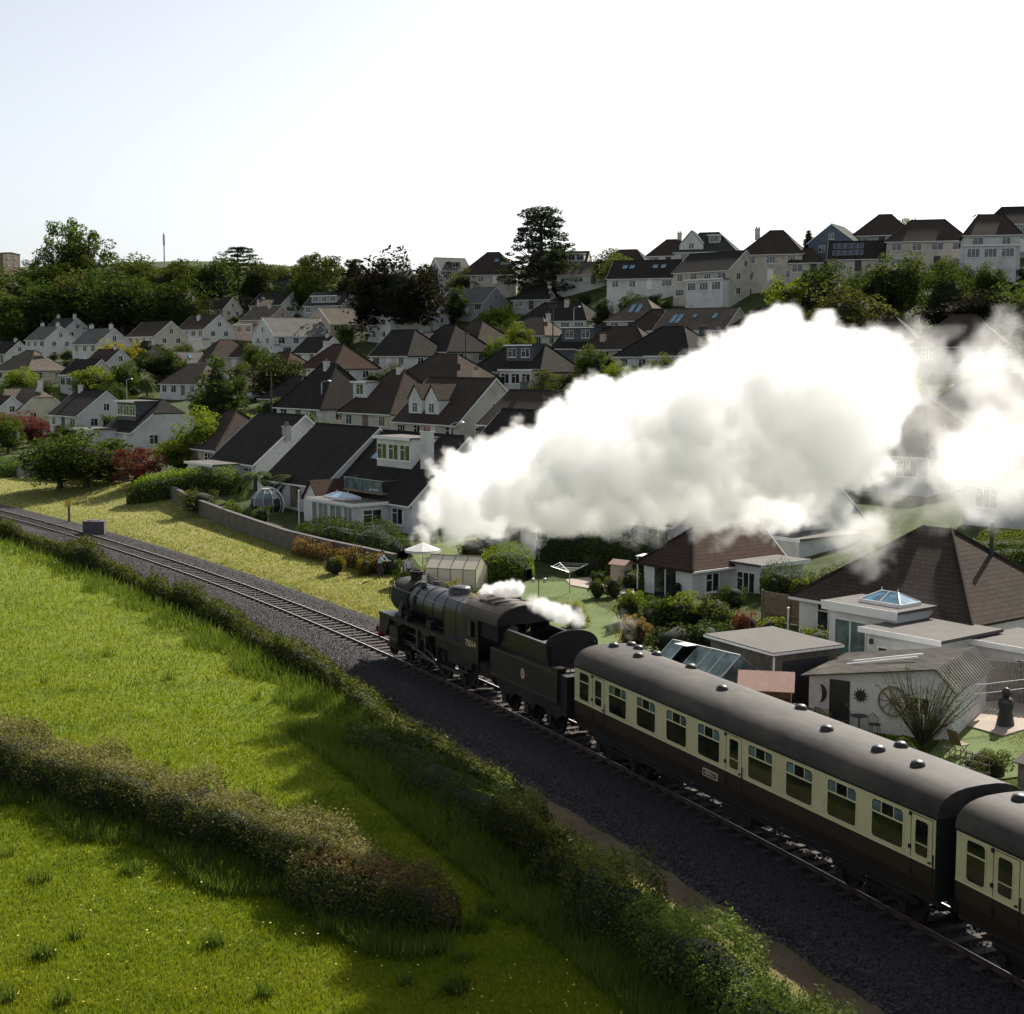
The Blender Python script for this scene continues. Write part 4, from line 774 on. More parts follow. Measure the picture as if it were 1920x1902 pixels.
# -- left part of the hill
H('white semi with ribbon windows and two white chimneys', 94, 612, -42, 9.5, 8.5, 4.4, 2.6, 'grey', 'white', chim=((-4.0,.2,.8,.9),(4.0,-.2,.8,.9)))
H('grey-roofed house behind two white semis, chimney at each end', 125, 597, -42, 10.5, 8.5, 4.2, 2.8, 'green', 'white', chim=((-4.4,.2,.9,.9),(4.4,-.2,.9,.9)))
H('white house with scaffolded front above the gold tree', 190, 616, -42, 10, 8.5, 4.2, 2.6, 'grey', 'white', chim=((-4.2,.2,.8,.9),(4.2,-.2,.8,.9)))
H('pale house with a balcony below its gable, right of the gold tree', 294, 603, -45, 12, 8.5, 4.6, 2.8, 'brown', 'cream', ext=((3,9,-6.4,-4.25,2.4,'white',2),))
H('white house with paired gable windows over a white lean-to roof', 385, 591, -45, 12, 8.8, 4.8, 3.0, 'brown', 'white', chim=((-.5,-1.6,-.1,.8),), ext=((4,8.6,-6.6,-4.4,2.2,'white',0),))
H('large white-gabled house with dark conservatory and pale right slope', 546, 596, 38, 14, 10, 4.6, 3.4, 'grey', 'white', ext=((-7,-1.5,-8.0,-5,2.4,'white',2),))
H('pink-fronted house with tan roof behind the large white gable', 502, 575, -42, 11.5, 8.5, 4.0, 3.2, 'tan', 'pink', chim=((1.5,-.5,.5,.8,'cream_render'),), ext=((-5,2,-6.5,-4.2,2.6,'pink',2),))
H('long brown-roofed terrace of bungalows with a small white gable', 383, 559, -28, 20, 8.5, 2.6, 2.8, 'brown', 'cream')
H('black-roofed house with a bright white gable by the grey roofs', 519, 548, -42, 13.5, 8.2, 3.6, 3.4, 'dark', 'white')
H('pale sunlit roof with two stubby white chimneys', 515, 562, 20, 9, 7.5, 2.8, 2.6, 'tan', 'white', chim=((-3,.4,.5,.7),(2.6,.4,.5,.7)))
H('long low grey-roofed house under the cedar', 520, 526, -20, 21, 8.5, 2.6, 2.8, 'green', 'grey')
H('hipped grey house left of the dark round-headed tree', 592, 528, -25, 11, 8, 2.6, 2.6, 'brown', 'grey', hip=(3,3))
H('flat-roofed white house at the foot of the wood', 250, 592, -20, 10.5, 7, 3.2, .35, 'grey', 'white', barge=False)
H('brown block of flats on the skyline by the wood', 4, 474, -20, 8, 9, 7.0, .4, 'dark', 'timber', barge=False, two=True, cat='building')
H('small reddish hipped roof tucked among dark garden trees', 535, 660, -40, 9, 8, 2.5, 2.8, 'red', 'cream', hip=(3.2,3.2), chim=((-3.6,0,.6,.7,'white_render'),))
H('little pale outbuilding with a sloping rooflight roof among shrubs', 352, 660, 35, 6, 5, 2.2, 2.0, 'grey', 'white', lights=((0,.5,.7,.9),))
H('brown bungalow gable peeping over the dark red bush', 4, 742, -45, 7, 8, 2.6, 3.2, 'brown', 'white')
# -- skyline
H('large brown hipped skyline house with three round-looking rooflights', 925, 473, -12, 13.5, 12, 2.6, 5.4, 'brown', 'cream', hip=(5.4,5.4), lights=((1.4,.6,.9,.9),(3.0,.45,.8,.9),(3.9,.45,.8,.9)))
H('modern white angular house with large glazed upper window', 843, 484, 25, 8, 8, 4.6, 1.6, 'grey', 'white', dorm=((0,2.6,1.6,'box','slate_cladding',-3.6,1),))
H('brown house with twin gabled dormers beneath the great pine', 1052, 472, -14, 13.5, 9, 3.4, 3.6, 'brown', 'cream', dorm=((-4.2,3.2,3.0,'gable','slate_cladding',-3.8,1),(-.6,3.2,3.0,'gable','slate_cladding',-3.8,1),(4.2,4,1.8,'box','white',-3.2,2)))
H('low white-fronted bungalow with long tan roof on the ridge', 1105, 491, -14, 13.5, 7.5, 2.8, 2.0, 'tan', 'white', hip=(2,2))
H('brown hipped roof on the ridge between the pine house and black roof', 1178, 468, -20, 11, 9, 2.6, 3.6, 'brown', 'cream', hip=(3.6,3.6))
H('black-roofed terrace with four rooflights and bay-windowed white front', 1215, 488, -22, 13.5, 9, 3.9, 3.0, 'dark', 'white', lights=((-4,.6,.8,1.0),(-2.6,.6,.8,1.0),(2.0,.6,.8,1.0),(3.6,.6,.8,1.0)))
H('small brown hipped house with a tall pale chimney on the skyline', 1262, 449, -20, 9, 8, 3.6, 3.4, 'brown', 'white', hip=(3.2,3.2), chim=((1.4,0,1.3,.9,'cream_render'),))
H('green-roofed house with a glazed white gable front', 1330, 436, -18, 11.5, 10, 4.4, 3.8, 'green', 'white', hip=(4,4), dorm=((-2.6,4.6,3.6,'gable','white',-4.6,1),(1.5,2.2,1.5,'box','grey',-3,1)))
H('dark-roofed house with a sunlit cream gable and glass balcony', 1345, 473, -48, 13, 9, 4.4, 3.0, 'dark', 'cream', ext=((-2,6.5,-6.2,-4.5,2.6,'white',3),))
H('big cream two-storey hipped house with a porch wing', 1456, 432, -20, 11, 11, 4.8, 4.4, 'brown', 'cream', hip=(4.4,4.4), chim=((-3.6,1,.5,.9,'white_render'),), two=True)
H('small brown wing with bay windows beside the cream hipped house', 1515, 466, -18, 5.6, 6.5, 3.6, 2.2, 'brown', 'cream', hip=(2.2,2.2))
sol = H('bungalow with solar panels on its front slope', 1612, 452, -16, 10.5, 8, 2.8, 3.2, 'dark', 'cream', wins='auto')
H('grey-clad house with white bargeboards on a wide gable', 1572, 423, 62, 9, 8.5, 4.2, 3.0, 'green', 'blue_cladding')
H('brown hipped skyline house with antenna-like bush behind', 1660, 402, -20, 10.5, 10, 4.0, 4.0, 'brown', 'grey', hip=(4.2,4.2))
H('long cream house with a mossy hipped roof and many small windows', 1740, 412, -16, 13.5, 10, 4.6, 3.8, 'brown', 'cream', hip=(4,4), two=True)
H('tall white block with balconies over a dark retaining wall', 1858, 402, -14, 8.6, 9, 6.6, 2.4, 'brown', 'white', hip=(2.4,2.4), two=True, ext=((-4.2,3.6,-6.0,-4.5,4.6,'white',3),))
H('dark skyline roof with a stepped ridge behind the white block', 1893, 388, -14, 8.5, 8, 5.2, 3.0, 'dark', 'grey', hip=(3,0))
# -- above and behind the steam
H('brown-roofed bungalow below the terrace, cream front wall', 1243, 579, -25, 9, 8.5, 2.5, 2.6, 'brown', 'cream', pos=None, hip=(2.5,0))
H('tan-roofed bungalow with four rooflights and a pale gable', 1318, 578, -40, 13.5, 8.5, 2.6, 3.4, 'tan', 'cream', lights=((-4.2,.5,.8,2.2),(-3.1,.5,.8,2.2),(-.4,.62,.6,.8),(3.4,.6,.7,1.2)))
H('black hipped bungalow with chimney and white flat-roofed extension', 1262, 612, -40, 13, 11, 2.8, 4.2, 'dark', 'white', hip=(4.6,4.6), chim=((5.8,-1,-.2,.9,'dark_paint'),), ext=((1,8.4,-8.5,-5.5,2.5,'white',3),))
H('brown hipped roof rising behind the crest of the steam', 1448, 574, -30, 12, 10, 2.6, 3.6, 'brown', 'cream', hip=(4.4,4.4), chim=((1.0,0,.3,.7),))
H('dark brown hipped roof below the round-headed tree, above the steam', 1645, 584, -25, 12, 10, 2.8, 3.8, 'brown', 'cream', hip=(4.4,4.4), chim=((5.4,-1,-.6,.7),))
H('brown hipped house with white gable trim above thinning steam', 1808, 590, -25, 11, 9.5, 2.8, 3.8, 'brown', 'grey', hip=(4.2,4.2))
H('dark hipped house veiled by the thin tail of steam', 1700, 740, -40, 12, 10, 2.8, 4.0, 'dark', 'white', hip=(4,4))
H('white bungalow with dark roof seen dimly through drifting steam', 1870, 700, -40, 12, 10, 2.8, 4.0, 'dark', 'white', hip=(4,4))
H('brown bungalow wholly wrapped by the dense middle of the steam', 1560, 690, -45, 12, 10, 2.8, 4.0, 'brown', 'white', hip=(4,4))
H('dark-roofed house behind the drifting steam with a white end wall', 1680, 880, -50, 11, 9.5, 2.8, 4.0, 'dark', 'white', hip=(3.6,3.6), pos=(31, 114, T1(31, 114)))
H('white house at the garden hedge with dark gabled roof and porch', 1890, 905, -45, 10, 8, 2.8, 3.2, 'dark', 'white', hip=(2.6,3.0), pos=(36.5, 95, T1(36.5, 95)))
# -- beside the train
wing = H('hipped red-brown garden wing with a flat-roofed bay, beside the patio', 0, 0, 38, 7.5, 3.9, 2.5, 1.75, 'red', 'white', hip=(2,0), pos=(11.9, 83.9, .5), ext=((-.6,3.0,-4.2,-1.95,2.35,'white',0),), wins=None)
H('house with a broad plain white gable behind the flat roofs, partly steam-veiled', 0, 0, -53, 9, 9.4, 2.7, 3.9, 'dark', 'white', pos=(17.2, 96.6, 1.2), ext=((4.6,7.0,-4.6,1.0,2.1,'white',0),), wins=None, lights=((1.5,.7,.8,1.2),))
big = H('large hipped tile roof with two stepped flat-roofed white extensions', 0, 0, -52, 9.7, 8.5, 2.65, 3.0, 'brown', 'white', hip=(4.1,4.1), pos=(20.5, 68.9, .5), wins=None,
  ext=((-.8,2.9,-6.9,-4.28,2.85,'white',0), (2.6,6.3,-8.5,-4.30,2.3,'white',0), (6.35,11.5,-6.2,-2.5,2.1,'white',0)))

# -- smaller houses filling the rows, each only where the ground is free
for lab, u, v, hd, L_, D_, e_, r2, rf_, wl_, hp in [('small cream bungalow with dark hipped roof beside the gold tree', 275, 640, -40, 8, 7.5, 2.4, 3.0, 'dark', 'cream', (3,3)), ('little white gabled cottage above the pale sunroom bungalow', 205, 655, -42, 8, 7, 2.6, 2.8, 'brown', 'white', (0,0)),
  ('white bungalow with brown hipped roof behind the tall conifers', 455, 632, -40, 8.5, 8, 2.5, 3.1, 'brown', 'white', (3,3)), ('small white house with dark gabled roof under the large white gable', 600, 632, -45, 8.5, 7.5, 2.6, 3.0, 'dark', 'white', (0,0)), ('compact dark hipped bungalow between red roof and dark hipped house', 695, 640, -45, 8.5, 8, 2.5, 3.2, 'dark', 'cream', (3.2,3.2)),
  ('cream house with tan roof below the pink boarded gable', 680, 598, -40, 9, 8, 2.8, 3.1, 'tan', 'cream', (0,0)), ('low white house with brown roof below the copper beech', 790, 590, -40, 9, 7.5, 2.6, 3.0, 'brown', 'white', (2.8,2.8)), ('small tan-roofed bungalow in the gardens right of the lime tree', 1005, 595, -35, 9, 8, 2.5, 3.1, 'tan', 'white', (3,3)),
  ('dark-roofed cottage beside the twin-dormer house and brown bungalow', 925, 668, -48, 8.5, 7.5, 2.6, 3.0, 'dark', 'white', (0,0)), ('white bungalow with grey hipped roof among shrubs under the wood', 330, 612, -38, 8.5, 8, 2.6, 3.1, 'grey', 'white', (3,3)), ('brown hipped bungalow on the terrace under the ridge terrace', 1130, 545, -25, 9, 8, 2.6, 3.1, 'brown', 'white', (3,3)),
  ('small dark hipped house below the ridge bungalow', 1010, 535, -25, 9, 8, 2.6, 3.1, 'dark', 'grey', (3,3)), ('white cottage with dark roof left of the white semis', 20, 640, -42, 8, 7, 2.6, 2.8, 'dark', 'white', (0,0)), ('pale bungalow with brown roof above the chalet with box dormer', 280, 700, -45, 8.5, 8, 2.5, 3.1, 'brown', 'white', (3,0)), ('low dark roof tucked behind the steep pyramid roof', 560, 705, -45, 8, 7.5, 2.5, 2.9, 'dark', 'cream', (3,3))]:
    x, y, z = hit(u, v, e_+max(r2, D_/2*.765))
    if any((x-h[0])**2+(y-h[1])**2 < (h[2]+L_*.42)**2 for h in HOUSES): continue
    H(lab, u, v, hd, L_, D_, e_, r2, rf_, wl_, hip=hp, chim=((L_*.3, 0, .6, .7, 'white_render'),), pos=(x, y, z))
import re
# ------------------------------------------------------------------ vegetation
def leaves(C, size, rng, aspect=.6, up=.25, out=None):   # quads at centres C, each with its own tilt
    n = len(C); nr = rng.normal(size=(n, 3)); nr[:, 2] += up*2
    if out is not None: nr += out*1.1
    nr /= np.linalg.norm(nr, axis=1, keepdims=True)
    a = np.cross(nr, rng.normal(size=(n, 3))); a /= np.linalg.norm(a, axis=1, keepdims=True)+1e-9; b = np.cross(nr, a)
    s = (size*rng.uniform(.55, 1.45, n))[:, None]; a = a*s; b = b*s*aspect
    V = np.stack([C-a*.5, C+b*.5, C+a*.5, C-b*.5], 1).reshape(-1, 3); return V, (np.arange(n)[:, None]*4+np.arange(4)[None])
def ico(c, r, sq=(1,1,1), sub=2, rng=None, rough=.18):
    b = bmesh.new(); bmesh.ops.create_icosphere(b, subdivisions=sub, radius=1); V = np.array([v.co[:] for v in b.verts]); Fc = np.array([[v.index for v in f.verts] for f in b.faces]); b.free()
    if rng is not None: V = V*(1+rng.uniform(-rough, rough, (len(V), 1)))
    return V*r*np.array(sq)+np.array(c), Fc
def join(parts):                                    # [(V, F(k), mat)] with quads or triangles, padded to quads by repeating
    Vs, Fs, Ms, o = [], [], [], 0
    for V, Fc, m in parts:
        Fc = Fc if Fc.shape[1] == 4 else np.concatenate([Fc, Fc[:, :1]], 1)*1
        Vs.append(V); Fs.append((Fc+o, Fc[:, 3] == Fc[:, 0])); Ms.append(np.full(len(Fc), m)); o += len(V)
    return Vs, Fs, Ms
def build(name, parts, mats):
    me = bpy.data.meshes.new(name); V = np.concatenate([p[0] for p in parts]); lv, ls, mi, o, pos, last = [], [], [], 0, 0, 0
    for v, f, m in parts:
        k = f.shape[1]; lv.append((f+(o if len(v) else o-last)).ravel()); last = len(v) or last; ls.append(pos+np.arange(len(f))*k); mi.append(np.full(len(f), m, np.int32)); pos += f.size; o += len(v)
    me.vertices.add(len(V)); me.vertices.foreach_set('co', V.astype(np.float32).ravel()); lv = np.concatenate(lv).astype(np.int32)
    me.loops.add(len(lv)); me.loops.foreach_set('vertex_index', lv); ls = np.concatenate(ls).astype(np.int32); me.polygons.add(len(ls)); me.polygons.foreach_set('loop_start', ls)
    me.polygons.foreach_set('material_index', np.concatenate(mi)); me.update(calc_edges=True)
    for m in mats: me.materials.append(m)
    return me
def clumps(rng, n, c, rad, inner=.45, lumps=.25):
    d = rng.normal(size=(n, 3)); d /= np.linalg.norm(d, axis=1, keepdims=True); r = rng.uniform(inner, 1, n)**.6*(1+rng.uniform(-lumps, lumps, n))
    return np.array(c)+d*r[:, None]*np.array(rad), d
PROTO = {}
def proto(key, seed, h, w, centers, dirs, cr, per, size, core=(), trunk=None, up=.25, aspect=.6, flat=1.0):
    rng = np.random.default_rng(seed); n = len(centers); k = n*per
    idx = np.repeat(np.arange(n), per); g = rng.normal(size=(k, 3)); g /= np.linalg.norm(g, axis=1, keepdims=True); crs = np.broadcast_to(cr, (n,))[idx]*rng.uniform(.45, 1.0, k)**.5
    off = g*crs[:, None]; off[:, 2] *= flat; C = centers[idx]+off; V, Fq = leaves(C, size, rng, aspect, up, out=g*.6)
    parts = [(V, Fq, 0)]
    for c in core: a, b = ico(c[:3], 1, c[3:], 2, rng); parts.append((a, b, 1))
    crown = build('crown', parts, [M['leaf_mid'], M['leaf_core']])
    tm = MB()
    if trunk:
        for pts, r in trunk: tm.tube(pts, r, 7)
    me = tm.mesh('trunk') if trunk else None
    if me: me.materials.append(M['bark']); smooth(me, 60)
    PROTO[key] = (crown, me, h, w)
r_ = np.random.default_rng(21)
def limbs(h0, top, cs, r0=.22, k=9):
    T_ = [([(0,0,-.5), (.08,.05,h0*.5), (-.05,.06,h0), (.05,-.05,top)], [r0*1.25, r0, r0*.8, r0*.3])]
    for c in cs[:k]:
        z = h0*.8+.3*(c[2]-h0*.8)*.5; T_.append(([(0, 0, z), (c[0]*.45, c[1]*.45, z+(c[2]-z)*.55), tuple(c)], [r0*.5, r0*.3, r0*.08]))
    return T_
for i in range(3):                                  # round-headed trees, 8 m high
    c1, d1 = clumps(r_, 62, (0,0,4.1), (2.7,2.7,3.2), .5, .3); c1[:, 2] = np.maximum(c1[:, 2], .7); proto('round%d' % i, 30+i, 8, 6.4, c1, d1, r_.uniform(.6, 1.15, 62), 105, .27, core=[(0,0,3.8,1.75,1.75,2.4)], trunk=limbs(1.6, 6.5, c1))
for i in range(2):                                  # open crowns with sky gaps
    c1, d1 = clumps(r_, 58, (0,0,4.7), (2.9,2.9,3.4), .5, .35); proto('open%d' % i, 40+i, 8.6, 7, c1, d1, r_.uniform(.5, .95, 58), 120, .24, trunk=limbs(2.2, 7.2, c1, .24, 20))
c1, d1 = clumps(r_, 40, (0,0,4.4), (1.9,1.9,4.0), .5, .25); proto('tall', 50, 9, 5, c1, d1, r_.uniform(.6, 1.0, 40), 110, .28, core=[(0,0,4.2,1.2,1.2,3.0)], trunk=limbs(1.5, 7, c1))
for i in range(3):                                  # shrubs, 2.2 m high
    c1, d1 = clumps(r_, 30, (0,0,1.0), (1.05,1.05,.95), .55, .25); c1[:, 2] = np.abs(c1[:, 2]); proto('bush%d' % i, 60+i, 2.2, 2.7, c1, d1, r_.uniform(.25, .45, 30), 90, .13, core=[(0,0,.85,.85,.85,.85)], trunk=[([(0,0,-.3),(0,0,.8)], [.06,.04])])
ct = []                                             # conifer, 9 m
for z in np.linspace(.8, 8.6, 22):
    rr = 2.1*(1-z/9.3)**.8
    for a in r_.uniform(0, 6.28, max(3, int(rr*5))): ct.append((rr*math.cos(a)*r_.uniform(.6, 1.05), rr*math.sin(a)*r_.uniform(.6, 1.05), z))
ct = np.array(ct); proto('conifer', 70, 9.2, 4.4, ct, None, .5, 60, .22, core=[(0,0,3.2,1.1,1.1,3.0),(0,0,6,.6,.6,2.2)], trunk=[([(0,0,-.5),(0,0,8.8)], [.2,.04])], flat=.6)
ct = []                                             # cedar: flat plates, 12 m
for z, rr in ((4.0,4.0),(5.4,4.6),(6.8,4.3),(8.2,3.8),(9.4,3.2),(10.5,2.6),(11.4,2.0)):
    for k in range(20): a = r_.uniform(0, 6.28); q = rr*r_.uniform(.15, 1.0); ct.append((q*math.cos(a)+.4, q*math.sin(a), z+r_.uniform(-.25, .25)+q*.05))
ct = np.array(ct); proto('cedar', 71, 12, 9.4, ct, None, .85, 90, .28, trunk=limbs(5, 11.5, ct[::4], .3, 20), flat=.28, up=.8)
ct = []                                             # great pine: broad ragged cone, 20 m
for z in np.linspace(3.0, 19.5, 30):
    rr = 7.6*min(1, (1.10-z/20.5))**.5*r_.uniform(.72, 1.08)
    for k in range(9): a = r_.uniform(0, 6.28); q = rr*r_.uniform(.45, 1.0); ct.append((q*math.cos(a), q*math.sin(a), z+r_.uniform(-.4, .4)))
ct = np.array(ct); proto('pine', 72, 20, 14.5, ct, None, r_.uniform(.7, 1.35, len(ct)), 95, .36, trunk=limbs(7, 19, ct[::5], .5, 30), flat=.45, up=.5)
def palm_proto():
    fr = []; rng = np.random.default_rng(5)
    for k in range(34):
        a = rng.uniform(0, 6.28); el = rng.uniform(-.5, 1.2); Ln = rng.uniform(1.2, 1.7); P = []
        for j in range(7): t = j/6; r = Ln*t*math.cos(el*(1-t*.7)); P.append(np.array([r*math.cos(a), r*math.sin(a), 2.3+Ln*(math.sin(el)*t-.85*t*t)]))
        for j in range(6):
            d = P[j+1]-P[j]; sd = np.array([-math.sin(a), math.cos(a), 0])
            for s_ in (-1, 1):
                for m_ in range(3):
                    q = P[j]+d*(m_+.5)/3; w = .34*(1-abs(j/6-.45)); tip = q+sd*s_*w+d*.7-np.array([0, 0, .12]); e = d*.12; fr.append([q-e, q+e, tip+e*.2, tip-e*.2])
    V = np.array(fr).reshape(-1, 3); n = len(fr); me = build('crown', [(V, np.arange(n*4).reshape(-1, 4), 0)], [M['leaf_palm']])
    tm = MB().tube([(0,0,-.4),(.05,0,1),(0,.03,2.3)], [.16,.13,.12], 8).mesh('trunk'); tm.materials.append(M['bark']); PROTO['palm'] = (me, tm, 3.4, 3.2)
palm_proto()
def wispy_proto():                                  # nearly bare shrub with upright twigs, 4 m
    rng = np.random.default_rng(9); tw = MB(); C = []
    for k in range(60):
        a = rng.uniform(0, 6.28); t = rng.uniform(.15, .75); Ln = rng.uniform(2.2, 4.0); P = [(0, 0, .2)]
        for j in (1, 2, 3): P.append((Ln*j/3*math.sin(t)*math.cos(a)+rng.normal()*.06, Ln*j/3*math.sin(t)*math.sin(a)+rng.normal()*.06, .2+Ln*j/3*math.cos(t)))
        tw.tube(P, [.035, .022, .014, .006], 4)
        for j in range(26): q = rng.uniform(.35, 1); C.append((np.array(P[-1])*q+rng.normal(size=3)*.13))
    V, Fq = leaves(np.array(C), .085, rng); me = build('crown', [(V, Fq, 0)], [M['leaf_olive']]); tm = tw.mesh('trunk'); tm.materials.append(M['bark']); PROTO['wispy'] = (me, tm, 4, 4.2)
wispy_proto()
GREEN = 'leaf_'
TREES = []
def tree(label, cat, u, v, h, w, key, leaf, group=None, pos=None, name=None):
    me, tm, ph, pw = PROTO[key]; x, y, z = pos if pos else hit(u, v, h)
    t = empty(name or ('shrub' if cat in ('shrub', 'bush') else 'tree'), (x, y, z), random.uniform(0, 6.28), label, cat, group); sc = (w/pw, w/pw, h/ph); TREES.append((x, y, w))
    c = link('crown', me, t); c.scale = sc; c.material_slots[0].link = 'OBJECT'; c.material_slots[0].material = M['leaf_'+leaf]
    if tm: b = link('trunk', tm, t); b.scale = sc
    return t
RD = ['round0', 'round1', 'round2']; BS_ = ['bush0', 'bush1', 'bush2']; OP = ['open0', 'open1']
def pick(l): return l[random.randrange(len(l))]
# -- the wood on the left skyline
G1 = 'trees of the wood at the hill top'
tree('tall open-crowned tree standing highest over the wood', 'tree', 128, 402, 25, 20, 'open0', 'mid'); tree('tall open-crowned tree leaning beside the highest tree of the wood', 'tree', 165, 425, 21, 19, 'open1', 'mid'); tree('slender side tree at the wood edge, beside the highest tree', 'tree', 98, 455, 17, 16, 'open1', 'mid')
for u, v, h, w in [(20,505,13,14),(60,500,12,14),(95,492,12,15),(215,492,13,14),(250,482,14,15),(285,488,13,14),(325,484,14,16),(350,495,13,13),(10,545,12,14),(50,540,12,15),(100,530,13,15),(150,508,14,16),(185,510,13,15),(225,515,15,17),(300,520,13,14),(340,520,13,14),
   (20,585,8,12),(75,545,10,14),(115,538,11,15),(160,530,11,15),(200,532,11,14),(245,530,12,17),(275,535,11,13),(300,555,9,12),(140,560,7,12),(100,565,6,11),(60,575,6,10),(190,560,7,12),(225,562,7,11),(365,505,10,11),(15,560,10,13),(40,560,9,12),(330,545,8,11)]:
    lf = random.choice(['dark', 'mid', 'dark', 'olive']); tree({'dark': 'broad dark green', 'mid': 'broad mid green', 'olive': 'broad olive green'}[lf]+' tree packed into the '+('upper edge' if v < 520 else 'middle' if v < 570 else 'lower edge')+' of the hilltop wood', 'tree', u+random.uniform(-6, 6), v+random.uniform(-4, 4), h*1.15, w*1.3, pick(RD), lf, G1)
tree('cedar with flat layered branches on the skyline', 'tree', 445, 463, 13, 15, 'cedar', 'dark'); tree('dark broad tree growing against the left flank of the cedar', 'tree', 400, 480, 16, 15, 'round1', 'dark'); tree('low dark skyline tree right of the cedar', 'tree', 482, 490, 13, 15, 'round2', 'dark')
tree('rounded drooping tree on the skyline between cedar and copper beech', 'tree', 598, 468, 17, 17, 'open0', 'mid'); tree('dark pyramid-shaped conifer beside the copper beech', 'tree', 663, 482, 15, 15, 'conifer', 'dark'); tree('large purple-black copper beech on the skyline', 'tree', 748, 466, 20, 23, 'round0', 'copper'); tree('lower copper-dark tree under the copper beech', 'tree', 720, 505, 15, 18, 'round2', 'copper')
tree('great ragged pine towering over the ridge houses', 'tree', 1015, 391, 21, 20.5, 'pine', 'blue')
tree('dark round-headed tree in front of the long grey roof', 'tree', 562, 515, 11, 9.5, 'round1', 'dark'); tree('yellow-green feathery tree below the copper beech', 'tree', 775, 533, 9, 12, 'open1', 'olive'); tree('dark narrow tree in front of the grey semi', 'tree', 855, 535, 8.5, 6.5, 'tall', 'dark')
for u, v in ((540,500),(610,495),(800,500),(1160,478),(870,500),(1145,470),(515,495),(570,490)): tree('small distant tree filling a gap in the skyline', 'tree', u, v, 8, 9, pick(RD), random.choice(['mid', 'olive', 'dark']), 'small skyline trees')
# -- single trees among the houses
for lab, u, v, h, w, k, l in [('bright gold-green tree below the white semis', 222,637,6.5,10,'round0','gold'),('lime-yellow rounded shrub tree at the hill foot by the brown bungalow', 40,690,5.5,8.5,'round1','lime'),
  ('wide pale green tree behind the chalet with box dormer', 172,690,5.5,10,'round2','lime'),('dark rounded tree right of the pale wide tree', 232,672,7,6,'round0','mid'),('tall dark conifer pair hiding the white bungalow', 410,662,10.5,8,'tall','dark'),
  ('dark tree mass behind the gold tree', 300,650,7,11,'round1','dark'),('light green tree left of the large white gable', 478,640,6,6,'round0','mid'),('dark green broad tree left of the pyramid roof', 520,668,7.5,11,'round2','dark'),
  ('round green shrub by the parked car', 510,742,3.4,4.4,'bush0','mid'),('lime-green bush tree right of the brown hipped house', 975,603,6.5,6,'round0','lime'),('large lime-green rounded tree beside the small white gable', 935,573,6,10,'round1','lime'),
  ('dark round evergreen beside the blue garden parasol', 1108,650,6.2,5.6,'round2','mid'),('golden bush at the steam edge below the black bungalow', 1222,695,3.0,4.2,'bush1','gold'),('wide olive shrub at the steam edge', 1195,680,3.8,5.5,'bush2','olive'),
  ('wide dark green tree in front of the long cream house', 1690,470,10,10,'round0','mid'),('large round grey-green tree above the steam', 1595,528,11,12.5,'round1','olive'),('dark broad tree beside the lime bush on the terrace', 1548,495,10,11,'round2','dark'),
  ('lime-topped tree below the cream hipped house', 1490,512,8.5,9.5,'round0','lime'),('gold-leaved shrub left of the round grey-green tree', 1512,555,5,5.5,'round1','gold'),('dark columnar tree before the solar bungalow', 1650,492,9,6,'tall','dark'),
  ('dark green tree right of the solar bungalow', 1775,500,9,8,'round2','dark'),('purple-leaved hedge tree below the long cream house', 1800,555,6,12,'round1','copper'),('purple-dark tree under the tall white block', 1850,548,7,9,'round2','copper'),('green tree at the foot of the tall white block', 1900,530,8,9,'round0','mid'),
  ('dark cypress on the skyline beside the white block', 1838,398,8,4.5,'tall','dark'),('thin-topped tree behind the hipped skyline house', 1702,402,7,6,'open1','olive'),('small dark skyline shrub between two gables', 1517,430,5,3.6,'conifer','dark'),
  ('dark red Japanese maple by the brown-roofed house', 30,770,5,9,'round0','red'),('dark red low bush in front of the brown bungalow', 62,785,4,6,'round2','red'),('large dark green garden tree beside the fence', 160,808,6,11,'round1','mid'),('second large dark green tree at the fence corner', 110,818,5.6,9,'round0','dark'),
  ('brown-purple shrub beside the garden fence', 255,835,4.2,6.6,'open0','red'),('lime-green spreading shrub below the ivy roof', 345,815,4.2,7,'round1','lime'),('ivy mass climbing over the brown hipped roof', 385,768,6.5,6.5,'round2','lime'),
  ('clipped round shrub on the garden wall', 490,947,1.5,1.9,'bush0','mid'),('little round bush by the boarded fence', 205,871,1.9,2.0,'bush1','lime'),('low grey-green shrub against the garden wall', 375,915,2.2,4.2,'bush2','olive'),('pale green bush left of the garden pod', 440,935,1.9,2.4,'bush0','lime'),
  ('weeping grey shrub on the hill path above the steam', 1018,690,5,5,'open0','olive'),('dark tree left of the brown bungalow among the gardens', 935,640,5,6,'round1','dark'),('round shrub below the pink wall', 1060,700,3,5.5,'bush2','mid')]:
    tree(lab, 'tree' if h > 3.9 else 'shrub', u, v, h, w, k, l)
for u, v, h, w, lab in [(478,868,3.8,4.4,'spiky palm at the end of the long clipped hedge'),(552,872,3.8,4.8,'spreading palm beside the garden pod'),(275,700,4.5,4,'small palm among the shrubs above the chalet'),(597,722,3.2,3.4,'little palm beside the pyramid-roofed house')]: tree(lab, 'palm', u, v, h, w, 'palm', 'palm', name='palm_tree')
